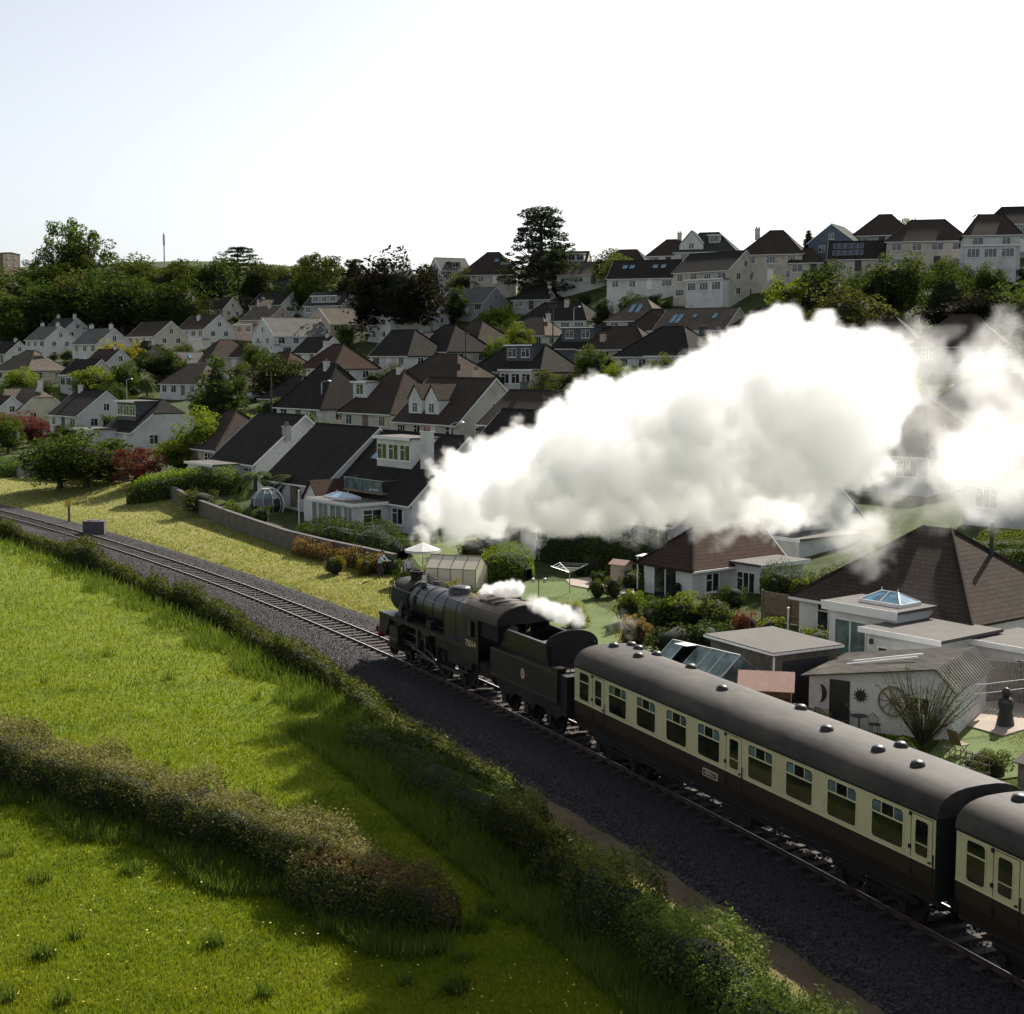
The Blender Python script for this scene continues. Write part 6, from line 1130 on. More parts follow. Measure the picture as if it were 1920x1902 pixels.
# greenhouses
def glasshouse(label, pos, rz, L, D, eave, ridge, n, pane, frame, name='greenhouse', vent=None):
    t = empty(name, pos, rz, label, 'greenhouse'); fr = MB(); b = .03
    for k in range(n+1):
        x = -L/2+L*k/n
        for sy in (-1, 1): fr.tube([(x, sy*D/2, 0), (x, sy*D/2, eave), (x, 0, ridge)], b, 4)
    for sy in (-1, 1): fr.tube([(-L/2, sy*D/2, eave), (L/2, sy*D/2, eave)], b, 4).tube([(-L/2, sy*D/2, .04), (L/2, sy*D/2, .04)], b, 4)
    fr.tube([(-L/2, 0, ridge), (L/2, 0, ridge)], b*1.3, 4); part('frame', fr, M[frame], t, fix=False); g = .02
    for k in range(n):
        x0, x1 = -L/2+L*k/n+g, -L/2+L*(k+1)/n-g
        for sy in (-1, 1):
            part('pane', MB().add([(x0, sy*D/2, .05), (x1, sy*D/2, .05), (x1, sy*D/2, eave-.02), (x0, sy*D/2, eave-.02)], [(0,1,2,3)]), M[pane], t)
            if vent == (k, sy):
                part('open_vent', MB().add([(x0, 0, ridge+.03), (x1, 0, ridge+.03), (x1, sy*D*.30, ridge+.06), (x0, sy*D*.30, ridge+.06), (x0, 0, ridge), (x1, 0, ridge), (x1, sy*D*.30, ridge+.03), (x0, sy*D*.30, ridge+.03)], [(0,1,2,3),(7,6,5,4),(2,3,7,6)]), M['galvanised'], t)
            else: part('pane', MB().add([(x0, sy*D/2, eave), (x1, sy*D/2, eave), (x1, 0, ridge-.01), (x0, 0, ridge-.01)], [(0,1,2,3)]), M[pane], t)
    for sx in (-1, 1): part('end_pane', MB().add([(sx*L/2, -D/2, .05), (sx*L/2, D/2, .05), (sx*L/2, D/2, eave), (sx*L/2, 0, ridge), (sx*L/2, -D/2, eave)], [(0,1,2,3,4)]), M[pane], t)
    part('plinth', MB().box(-L/2, L/2, -D/2, D/2, -.3, .03), M['concrete'], t); return t
x, y, z = hit(856, 1100, 0); glasshouse('cream plastic-sheeted greenhouse behind the engine', (x, y, z), R(-18), 3.3, 2.2, 1.25, 1.95, 4, 'poly_sheet', 'timber')
glasshouse('glass greenhouse with an open roof vent beside the first coach', (8.0, 58.6, .3), R(-54), 4.0, 2.3, 1.5, 2.35, 5, 'pale_pane', 'galvanised', vent=(1, -1))
# garage, sheds, cabin
t = empty('garage', (10.95, 59.6, .35), R(-61), 'flat-roofed dark garage with white downpipe', 'garage'); part('wall', MB().box(-2.1, 2.1, -1.65, 1.65, -.4, 2.3), M['stone_wall'], t); part('flat_roof', MB().box(-2.3, 2.3, -1.85, 1.85, 2.302, 2.46), M['felt_roof'], t); part('fascia', MB().box(2.302, 2.33, -1.86, 1.86, 2.33, 2.42).box(-2.3, 2.33, -1.88, -1.852, 2.33, 2.42), M['white_paint'], t); part('downpipe', MB().tube([(2.2, -1.72, 2.25), (2.15, -1.70, .1)], .045, 6), M['white_paint'], t); part('door', MB().box(2.1, 2.14, -1.2, 1.2, 0, 2.0), M['dark_paint'], t)
def shed(label, pos, rz, L, D, eave, ridge, wall, roofm, name='garden_shed', over=.12):
    t = empty(name, pos, rz, label, 'shed'); w = MB()
    for k in range(int(D/.28)): pass
    part('wall', MB().prism([(-D/2, -.3), (D/2, -.3), (D/2, eave), (0, ridge), (-D/2, eave)], 0, -L/2, L/2), M[wall], t)
    n = int(eave/.2)
    for k in range(n):
        for sx in (-1, 1): part('board', MB().box(-L/2-.01, L/2+.01, sx*D/2-.014, sx*D/2+.014, k*.2+.01, k*.2+.19), M[wall], t)
    for sy in (-1, 1):
        me = slab([[(-L/2-over, sy*(D/2+over), eave-over*(ridge-eave)/(D/2)+.03), (L/2+over, sy*(D/2+over), eave-over*(ridge-eave)/(D/2)+.03), (L/2+over, 0, ridge+.03), (-L/2-over, 0, ridge+.03)]], .05); link('roof_panel', me, t, mats=M[roofm])
    return t
s_ = shed('red-brown timber shed with a pink felt roof', (9.75, 54.2, .35), R(-12), 1.9, 1.7, 1.75, 2.25, 'red_timber', 'pink_felt'); part('door', MB().box(-.4, .4, -.90, -.87, .05, 1.65), M['red_timber'], s_); part('window', MB().box(.5, .85, -.895, -.868, 1.0, 1.45), M['pane'], s_)
cab_ = empty('garden_cabin', (15.2, 55.6, .35), R(57), 'white garden cabin with a lichened corrugated roof and wall ornaments', 'cabin'); CL, CD, CE, CR = 4.6, 5.6, 1.95, 2.75
RY = -2.2
part('wall', MB().prism([(-CD/2, -.4), (CD/2, -.4), (CD/2, CE), (RY, CR-.05), (-CD/2, CE)], 0, -CL/2, CL/2), M['white_render'], cab_)
w_('lichen_roof', (.060,.054,.046), rough=.95, var=.4, scale=1.6, bstr=.5, dirt=(.13,.12,.10))
for ye in (CD/2+.25, -CD/2-.2):
    ze_ = CE-.03; me = slab([[(-CL/2-.25, ye, ze_), (CL/2+.25, ye, ze_), (CL/2+.25, RY, CR+.02), (-CL/2-.25, RY, CR+.02)]], .06); rp = link('roof_panel', me, cab_, mats=M['lichen_roof'])
    for k in range(18): xx = -CL/2-.1+k*(CL+.2)/17; part('corrugation', MB().tube([(xx, ye, ze_-.005), (xx, RY, CR+.015)], .03, 4), M['lichen_roof'], rp)
    if ye > 0:
        for xx in (-.6, .1): part('white_batten', MB().tube([(xx, 1.9, CE+.17), (xx, -.9, CR-.02)], .05, 4), M['white_paint'], rp)
fx = -CL/2
dq = part('door', MB().box(fx-.05, fx-.005, 1.15, 1.95, 0, 1.85), M['dark_paint'], cab_); part('handle', MB().box(fx-.09, fx-.05, 1.22, 1.27, .9, 1.0), M['brass'], dq)
mo = [(2.35+.28*math.cos(a), 1.25+.36*math.sin(a)) for a in np.linspace(math.pi/2, -math.pi/2, 12)]+[(2.35+.10*math.cos(a), 1.25+.36*math.sin(a)) for a in np.linspace(-math.pi/2, math.pi/2, 12)][1:-1]
tag(part('moon_ornament', MB().prism([(2.35-(p-2.35), q) for p, q in mo], 0, fx-.05, fx-.006), M['dark_paint'], None), 'black crescent moon hung on the white cabin wall', 'ornament'); o = bpy.data.objects['moon_ornament']; o.location = cab_.location; o.rotation_euler = cab_.rotation_euler
so = MB().lathe([(.02,-.03),(.2,-.03),(.2,.0),(.02,.0)], 16, 'x', (fx-.01, .72, 1.35)); 
for k in range(12): a = k*math.pi/6; so.tube([(fx-.025, .72+.18*math.cos(a), 1.35+.18*math.sin(a)), (fx-.025, .72+.29*math.cos(a), 1.35+.29*math.sin(a))], .02, 4)
o = tag(part('sun_ornament', so, M['dark_paint']), 'round dark sun ornament beside the cabin door', 'ornament'); o.location = cab_.location; o.rotation_euler = cab_.rotation_euler
wr = empty('wagon_wheel', tuple(cab_.location), R(57), 'old wagon wheel hung on the cabin wall behind the bare shrub', 'wheel'); wc = (fx-.06, -.55, 1.30)
part('rim', MB().tube([(wc[0], wc[1]+.55*math.cos(a), wc[2]+.55*math.sin(a)) for a in np.linspace(0, 2*math.pi, 25)], .035, 6), M['timber'], wr); part('hub', MB().lathe([(.02,-.06),(.11,-.06),(.11,.06),(.02,.06)], 12, 'x', wc), M['timber'], wr)
for k in range(10): a = k*math.pi/5; part('spoke', MB().tube([(wc[0], wc[1]+.09*math.cos(a), wc[2]+.09*math.sin(a)), (wc[0], wc[1]+.53*math.cos(a), wc[2]+.53*math.sin(a))], .02, 4), M['timber'], wr)
window(cab_, fx, -1.55, 1.25, 'L', .7, .6, 1)
def metal_chair(label, pos, rz):
    t = empty('garden_chair', pos, rz, label, 'chair', 'metal chairs at the cabin')
    part('seat', MB().lathe([(.02,.44),(.22,.44),(.22,.46),(.02,.46)], 14), M['dark_paint'], t)
    for a in (.8, 2.35, 3.95, 5.5): part('leg', MB().tube([(.18*math.cos(a), .18*math.sin(a), .44), (.24*math.cos(a), .24*math.sin(a), 0)], .014, 5), M['dark_paint'], t)
    b = MB().tube([(.2, -.16, .45), (.26, -.2, .75), (.27, 0, .95), (.26, .2, .75), (.2, .16, .45)], .015, 5)
    for k in (-.1, 0, .1): b.tube([(.22, k, .46), (.265, k, .9)], .009, 4)
    part('backrest', b, M['dark_paint'], t); return t
c57, s57 = math.cos(R(57)), math.sin(R(57))
def cabp(lx, ly, z=.35): return (15.2+lx*c57-ly*s57, 55.6+lx*s57+ly*c57, z)
metal_chair('black metal chair nearer the wagon wheel', cabp(fx-.55, -.05), R(57+180)); metal_chair('black metal chair nearer the cabin door', cabp(fx-.7, 1.15), R(57))
t = empty('bistro_table', cabp(fx-.6, .55), 0, 'small round black table between two metal chairs at the cabin', 'table'); part('top', MB().lathe([(.02,.70),(.32,.70),(.32,.72),(.02,.72)], 16), M['dark_paint'], t); part('pedestal', MB().tube([(0,0,0),(0,0,.7)], .03, 6).lathe([(.22,0),(.2,.03),(.02,.05)], 12), M['dark_paint'], t)
t = empty('water_butt', (11.05, 54.4, .35), 0, 'dark green water butt between the red shed and cabin', 'water butt'); w_('green_plastic', (.02,.06,.04), rough=.45); part('barrel', MB().lathe([(.02,0),(.24,0),(.30,.4),(.26,.85),(.02,.85)], 16), M['green_plastic'], t, sm=40); part('lid', MB().lathe([(.28,.852),(.28,.9),(.02,.93)], 16), M['green_plastic'], t)
fence_run('tall pale board fence behind the bare shrub', (17.2, 58.4), (24.2, 54.6), 1.75, 'grey_timber'); fence_run('dark panel fence beside the purple shrub', (13.1, 74.4), (15.6, 71.2), 1.5, 'timber'); pole('white post at the end of the dark panel fence', 1489, 1150, 1.9, .05, 'white_paint', z=(13.6, 70.0, .4))
tr = empty('trellis', (14.6, 47.6, .3), R(-52), 'wooden trellis screen along the coach side garden', 'trellis')
for k in range(9): part('slat', MB().box(k*.22, k*.22+.03, -.015, .005, 0, 1.25), M['timber'], tr)
for k in range(5): part('slat', MB().box(-.03, 1.82, .006, .026, .15+k*.25, .18+k*.25), M['timber'], tr)
tag(part('washing_line', MB().tube([(14.9, 53.2, 2.4), (18, 54, 2.15), (23, 55, 2.5)], .012, 4), M['white_paint']), 'upper of two sagging lines in front of the tall board fence', 'washing line'); tag(part('washing_line', MB().tube([(15.4, 53.0, 2.05), (18, 53.8, 1.85), (23, 55, 2.15)], .012, 4), M['white_paint']), 'lower of two sagging lines in front of the tall board fence', 'washing line')
t = empty('shrouded_figure', (18.75, 53.6, .35), 0, 'dark shrouded garden statue at the patio edge', 'statue'); part('body', MB().lathe([(.02,-.05),(.36,0),(.33,.4),(.24,.85),(.30,1.1),(.27,1.3),(.10,1.42),(.02,1.44)], 18), M['dark_paint'], t, sm=60); part('head', MB().lathe([(.02,1.38),(.13,1.42),(.17,1.56),(.13,1.72),(.02,1.77)], 14), M['dark_paint'], t, sm=60); part('plinth', MB().box(-.4,.4,-.4,.4,-.2,.06), M['stone_wall'], t)
shed('low grey-roofed garden store at the picture edge beside the trellis', (18.3, 46.0, .3), R(-52), 2.2, 2.6, 1.1, 1.6, 'grey_timber', 'felt_roof')
t = empty('folding_chair', (15.9, 50.4, .35), R(120), 'brown folding chair on the lawn behind the flowering shrub', 'chair'); part('backrest', MB().add([(-.25,.0,.45),(.25,.0,.45),(.25,.25,1.0),(-.25,.25,1.0),(-.25,.02,.43),(.25,.02,.43),(.25,.27,.98),(-.25,.27,.98)], [(0,1,2,3),(7,6,5,4),(0,4,5,1),(1,5,6,2),(2,6,7,3),(3,7,4,0)]), M['timber'], t); part('seat', MB().box(-.25,.25,-.42,.02,.42,.45), M['timber'], t)
for sx in (-.22, .22): part('leg', MB().tube([(sx,-.4,0),(sx,.05,.5)], .016, 5), M['timber'], t); part('leg', MB().tube([(sx,.1,0),(sx,-.35,.43)], .016, 5), M['timber'], t)
# rotary dryer
x, y, z = hit(1068, 1112, 0); t = empty('rotary_dryer', (x, y, z), R(10), 'metal rotary clothes dryer on the bright lawn', 'clothes dryer'); part('pole', MB().tube([(0,0,-.1),(0,0,1.35)], .03, 6), M['galvanised'], t)
for k in range(4):
    a = k*math.pi/2+.3; part('arm', MB().tube([(0,0,1.2),(1.25*math.cos(a),1.25*math.sin(a),1.65)], .02, 5), M['galvanised'], t)
    ln = MB()
    for r in (.4, .7, 1.0, 1.22): b = a+math.pi/2; ln.tube([(r*math.cos(a),r*math.sin(a),1.2+.36*r), (r*math.cos(b),r*math.sin(b),1.2+.36*r)], .008, 3)
    part('line', ln, M['white_paint'], t)['kind'] = 'stuff'
x, y, z = hit(1010, 1120, 0); t = empty('bird_table', (x, y, z), 0, 'ornate dark bird feeder stand on the lawn edge', 'bird feeder'); part('pole', MB().tube([(0,0,0),(0,0,1.1)], .025, 6), M['dark_paint'], t); part('hook', MB().tube([(0,0,1.1),(.25,0,1.35),(.35,0,1.15)], .015, 4).tube([(0,0,1.1),(-.25,0,1.35),(-.35,0,1.15)], .015, 4).tube([(0,0,1.1),(0,.2,1.4),(0,.3,1.2)], .015, 4), M['dark_paint'], t); part('feeder', MB().lathe([(.02,.85),(.09,.85),(.09,1.1),(.02,1.14)], 8, 'z', (.35,0,0)).lathe([(.02,.85),(.09,.85),(.09,1.1),(.02,1.14)], 8, 'z', (-.35,0,0)), M['galvanised'], t)
x, y, z = hit(1165, 1100, 0); shed('small pink-brown garden cupboard by the potted plants', (x, y, z), R(-40), 1.0, .8, 1.4, 1.6, 'pink_render', 'pink_felt')
x, y, z = hit(1225, 1105, 0); t = empty('garden_canopy', (x, y, z), R(-30), 'small white canopy table at the house corner', 'table'); part('top', MB().box(-.9,.9,-.6,.6,1.95,2.0), M['white_paint'], t)
for sx in (-.8, .8):
    for sy in (-.5, .5): part('leg', MB().box(sx-.03, sx+.03, sy-.03, sy+.03, 0, 1.95), M['white_paint'], t)
t = empty('garden_table', (13.9, 64.6, .4), R(-52), 'dark garden table beside the white extension wall', 'table'); part('top', MB().box(-.7,.7,-.4,.4,.70,.74), M['dark_paint'], t)
for sx in (-.6, .6):
    for sy in (-.3, .3): part('leg', MB().box(sx-.03, sx+.03, sy-.03, sy+.03, 0, .7), M['dark_paint'], t)
# garden shrubs beside the train
for lab, u, v, h, w, k, l in [('bright green tufted grass clump at the end of the lawn', 1180,1098,2.0,1.9,'bush0','lime'),('long low hedge shrub with bright yellow-green top', 1285,1106,1.9,4.0,'bush1','lime'),('dark shrub left of the yellow-topped low hedge', 1232,1112,1.9,2.2,'bush2','mid'),('variegated pale shrub right of the yellow-topped hedge', 1345,1112,2.0,2.2,'bush0','olive'),
  ('orange-brown bronze shrub below the lawn', 1190,1148,1.8,2.0,'bush1','dry'),('purple-red shrub by the dark panel fence', 1402,1142,1.8,1.5,'bush2','red'),('yellow-green round shrub beside the purple-red one', 1445,1152,1.5,1.7,'bush0','lime'),('dark clipped ball shrub at the path', 1120,1082,1.2,1.2,'bush1','mid'),('pale clipped ball shrub beside the dark ball', 1150,1078,1.3,1.3,'bush2','olive'),
  ('leafy yellow plant at the garden corner behind the tender', 1078,1125,1.5,1.6,'bush2','gold'),('dark low shrubs beneath the bronze shrub', 1270,1165,1.6,3.4,'bush0','dark'),('dark spreading shrub beside the strip of lawn', 1330,1165,1.5,3.0,'bush2','dark'),('golden shrub between coach roof and cabin', 1528,1322,1.1,1.4,'bush1','gold'),('yellow-flowered bush beside the cream greenhouse', 852,1085,1.3,1.6,'bush0','gold'),('dark bush before the cream greenhouse', 885,1095,1.4,1.6,'bush1','olive'),
  ('dark flowering shrub behind the trellis', 1805,1420,1.6,2.4,'bush2','dark'),('grey-leaved flowering shrub at the lawn corner', 1850,1395,1.3,2.0,'bush0','olive'),('low green plants at the foot of the bare shrub', 1690,1378,1.0,2.0,'bush1','mid'),('dark creeper on the tall board fence', 1800,1250,2.0,1.8,'bush0','dark'),('dark low plants along the tall board fence', 1760,1310,1.1,2.2,'bush1','dark'),('round green shrub at the picture edge below the lawn', 1885,1478,1.3,1.8,'bush2','mid'),('pot-grown dark shrub beside the wing', 1270,1088,1.0,1.4,'bush0','dark')]:
    tree(lab, 'shrub', u, v, h, w, k, l)
tree('nearly bare twiggy shrub before the white cabin', 'shrub', 0, 0, 3.3, 4.0, 'wispy', 'olive', pos=(14.9, 51.2, .35))
cl_ = ['lime', 'mid', 'dark', 'olive', 'gold', 'red', 'mid']; k_ = 0; rg = random.Random(12)
while k_ < 42:
    s0, q0 = rg.uniform(-44, -6), rg.uniform(6.5, 24); x, y = [float(c) for c in tp(s0, q0)]
    if any((x-h[0])**2+(y-h[1])**2 < (h[2]*.95)**2 for h in HOUSES) or (-37 < s0 < -14 and 9 < q0 < 17) or (s0 > -14 and q0 < 15 and s0 < 6): k_ += .02; continue
    lf = rg.choice(cl_); hh_ = rg.uniform(.5, 1.5); nh = min(HOUSES, key=lambda h: (x-h[0])**2+(y-h[1])**2); ph_ = re.split(r' with | beside | behind | and |, ', nh[3])[0]
    tree({'lime': 'lime green', 'mid': 'mid green', 'dark': 'dark green', 'olive': 'grey green', 'gold': 'yellow-leaved', 'red': 'red-leaved'}[lf]+(' knee-high' if hh_ < .9 else ' waist-high')+' border plant in the trackside garden of the '+' '.join(ph_.split()[:6]), 'shrub', 0, 0, hh_, hh_*rg.uniform(.9, 1.8), rg.choice(BS_), lf, 'border plants in the trackside gardens', pos=(x, y, T1(x, y))); k_ += 1
hedge('dark garden hedge between the wing and the large hipped house', [(14.2,80.2),(16.2,77.6),(18.4,75.6)], 1.5, 1.7, 'mid', 150, .11, 41, lump=.25, flat=3)
hedge('dense mixed hedge along the gardens behind the large hipped roof', [(22.5,80.5),(26,77.5),(29.5,74.5)], 2.0, 2.2, 'mid', 130, .12, 42, lump=.3, flat=3)
# parked cars
def car(label, pos, rz, col):
    t = empty('parked_car', pos, rz, label, 'car'); pr = [(-2.05,.35),(-2.05,.72),(-1.95,.86),(-1.35,.92),(-.75,1.36),(.75,1.40),(1.55,.98),(2.0,.86),(2.05,.60),(2.05,.35)]
    part('body', MB().prism(pr, 1, -.82, .82), M[col], t, sm=25); gl = [(-1.22,.95),(-.72,1.31),(.72,1.35),(1.38,.97)]
    for sy in (-1, 1): part('side_window', MB().prism(gl, 1, sy*.822, sy*.83), M['pane'], t)
    part('windscreen', MB().add([(-1.34,-.7,.95),(-1.34,.7,.95),(-.78,.62,1.36),(-.78,-.62,1.36)], [(0,1,2,3)]), M['pane'], t).location = (-.012, 0, .01); part('rear_window', MB().add([(1.52,-.7,1.0),(1.52,.7,1.0),(.80,.62,1.40),(.80,-.62,1.40)], [(0,1,2,3)]), M['pane'], t).location = (.012, 0, .01)
    for xx in (-1.3, 1.3):
        for sy in (-.74, .74): part('wheel', MB().lathe([(.02,-.1),(.31,-.1),(.31,.1),(.02,.1)], 16, 'y', (xx, sy, .31)), M['gangway'], t)
    for sy in (-.6, .6): part('headlight', MB().box(-2.07,-2.04, sy-.15, sy+.15, .62, .76), M['white_paint'], t); part('tail_light', MB().box(2.04, 2.07, sy-.12, sy+.12, .62, .80), M['red_beam'], t)
w_('silver_paint', (.40,.42,.43), rough=.3, var=.03, metal=.3); w_('car_white', (.7,.7,.7), rough=.3, var=.02)
x, y, z = hit(492, 752, 0); car('silver parked car beside the round green shrub', (x, y, z), R(20), 'silver_paint'); x, y, z = hit(915, 668, 0); car('white parked car near the telegraph pole', (x, y, z), R(-20), 'car_white'); x, y, z = hit(1090, 528, 0); car('silver car parked below the ridge bungalow', (x, y, z), R(5), 'silver_paint')
# extra parts on the nearest houses
def lantern(parent, x0, x1, y0, y1, z, h=.5):
    o = part('roof_lantern', ring([(x0, 0), (x1, 0), (x1, 1), (x0, 1)], [(x0+.1, .1), (x1-.1, .1), (x1-.1, .9), (x0+.1, .9)], 0, .01) if False else MB().box(x0, x1, y0, y1, z, z+.16), M['white_paint'], parent); i = min(x1-x0, y1-y0)/2-.05; cx0, cx1, cy_ = x0+i, x1-i, (y0+y1)/2
    if x1-x0 < y1-y0: pass
    A = [(x0+.06, y0+.06, z+.17), (x1-.06, y0+.06, z+.17), (x1-.06, y1-.06, z+.17), (x0+.06, y1-.06, z+.17)]; B_ = [(cx0, cy_, z+h), (cx1, cy_, z+h)]; g = MB().add(A+B_, [(0,1,5,4),(1,2,5),(2,3,4,5),(3,0,4)])
    part('pane', g, M['blue_pane'], o); br = MB()
    for a, b in ((A[0], B_[0]), (A[1], B_[1]), (A[2], B_[1]), (A[3], B_[0]), (B_[0], B_[1]), (((A[0][0]+A[1][0])/2, A[0][1], A[0][2]), ((cx0+cx1)/2, cy_, z+h))): br.tube([a, b], .035, 5)
    for b in B_: br.tube([b, (b[0], b[1], b[2]+.16)], .02, 4)
    part('glazing_bar', br, M['white_paint'], o); return o
def pdoor(parent, x, y, z, face, w, h, n=2, mat='white_paint', glass='pane'):
    f = MB(); f.box(-w/2-.06, -w/2, -.07, .02, 0, h+.06).box(w/2, w/2+.06, -.07, .02, 0, h+.06).box(-w/2, w/2, -.07, .02, h, h+.06)
    for k in range(1, n): f.box(-w/2+w*k/n-.035, -w/2+w*k/n+.035, -.06, .02, 0, h)
    f.add([(-w/2,-.02,0),(w/2,-.02,0),(w/2,-.02,h),(-w/2,-.02,h)], [(0,1,2,3)], 1); return part('patio_door', f, [M[mat], M[glass]], parent, (x, y, z), FACE[face], fix=False)
# large hipped house
lantern(big, .3, 2.6, -6.2, -4.7, 2.99, .55); pdoor(big, .45, -6.9, .1, 'F', 1.7, 2.1, 2, glass='pale_pane'); window(big, -3.0, -4.25, 1.55, 'F', 1.3, 1.3, 1); window(big, 3.5, -8.5, 1.25, 'F', .45, .8, 0); window(big, 6.3, -6.6, 1.35, 'R', .55, .9, 0); part('fascia', MB().box(-.2-.85, 3.15, -7.17, -7.151, 2.6, 2.84), M['white_paint'], big); part('lamp', MB().lathe([(.02,1.75),(.09,1.75),(.09,1.95),(.02,1.97)], 10, 'z', (2.9,-8.58,0)), M['dark_paint'], big); part('flue', MB().tube([(2.2, 1.2, 4.6), (2.2, 1.2, 6.3)], .10, 8), M['dark_paint'], big); window(big, 9.0, -6.2, 1.2, 'F', 1.0, .9, 1)
# wing with the flat bay
pdoor(wing, -3.75, .2, .1, 'L', 1.8, 2.0, 2, glass='pane'); window(wing, -.6, -3.1, 1.35, 'L', 1.3, 1.1, 2); window(wing, -2.2, -1.95, 1.35, 'F', 1.0, 1.0, 1); pole('thin white flagpole standing behind the flat-roofed bay', 0, 0, 5.2, .035, 'white_paint', z=(15.2, 86.5, .6))
# chalet with the balcony
ex = part('garden_room', MB().box(-3.4, 3.4, -8.6, -5.45, -3, 2.35), M['white_render'], bal); part('flat_roof', MB().box(-3.7, 3.7, -8.9, -5.2, 2.352, 2.5), M['felt_roof'], ex); part('fascia', MB().box(-3.72, 3.72, -8.93, -8.902, 2.26, 2.52).box(3.702, 3.73, -8.9, -5.3, 2.26, 2.52), M['white_paint'], ex); lantern(ex, -2.4, .8, -8.0, -6.4, 2.5, .5)
for xx, w in ((-2.8, .8), (-1.4, 1.5), (.6, 1.8), (2.5, 1.2)): pdoor(ex, xx, -8.6, .15, 'F', w, 1.95, 2 if w > 1 else 1, glass='pale_pane')
window(ex, 3.4, -7.0, 1.3, 'R', 1.6, 1.2, 1); dk = part('balcony', MB().box(-3.4, 2.6, -5.6, -3.1, 2.9, 3.05), M['timber'], bal)
for k in range(4): part('glass_panel', MB().box(-3.38+k*1.5+.03, -3.38+(k+1)*1.5-.06, -5.56, -5.53, 3.1, 3.95), M['pale_pane'], dk)
part('handrail', MB().tube([(-3.4,-3.2,4.0),(-3.4,-5.55,4.0),(2.6,-5.55,4.0),(2.6,-3.2,4.0)], .03, 6), M['steel'], dk); po = part('porch', MB().prism([(-1.3, -3), (1.3, -3), (1.3, 2.3), (0, 3.6), (-1.3, 2.3)], 1, -1.6, 1.5), M['white_render'], bal, (-5.2, -6.0, 0))
link('porch_roof', slab([[(-1.5,-1.8,2.1),(0,-1.8,3.7),(0,1.6,3.7),(-1.5,1.6,2.1)], [(1.5,-1.8,2.1),(0,-1.8,3.7),(0,1.6,3.7),(1.5,1.6,2.1)]], .1), po, mats=M['roof_red']); window(bal, 4.6, -5.4, 1.4, 'F', 1.5, 1.2, 1)
# solar panels, trellis on the white wall
an = math.atan(3.2/4.0)
for i in range(5):
    for j in range(2):
        o = part('solar_panel', ring([(-.5,-.8),(.5,-.8),(.5,.8),(-.5,.8)], [(-.47,-.77),(.47,-.77),(.47,.77),(-.47,.77)], 0, -.05).add([(-.47,-.04,-.77),(.47,-.04,-.77),(.47,-.04,.77),(-.47,-.04,.77)], [(0,1,2,3)], 1), [M['galvanised'], M['solar']], sol, fix=False); tt = .28+j*.40; o.location = (-4+i*1.06, -4*(1-tt), 2.8+3.2*tt+.06); o.rotation_euler = (-(math.pi/2-an), 0, 0)
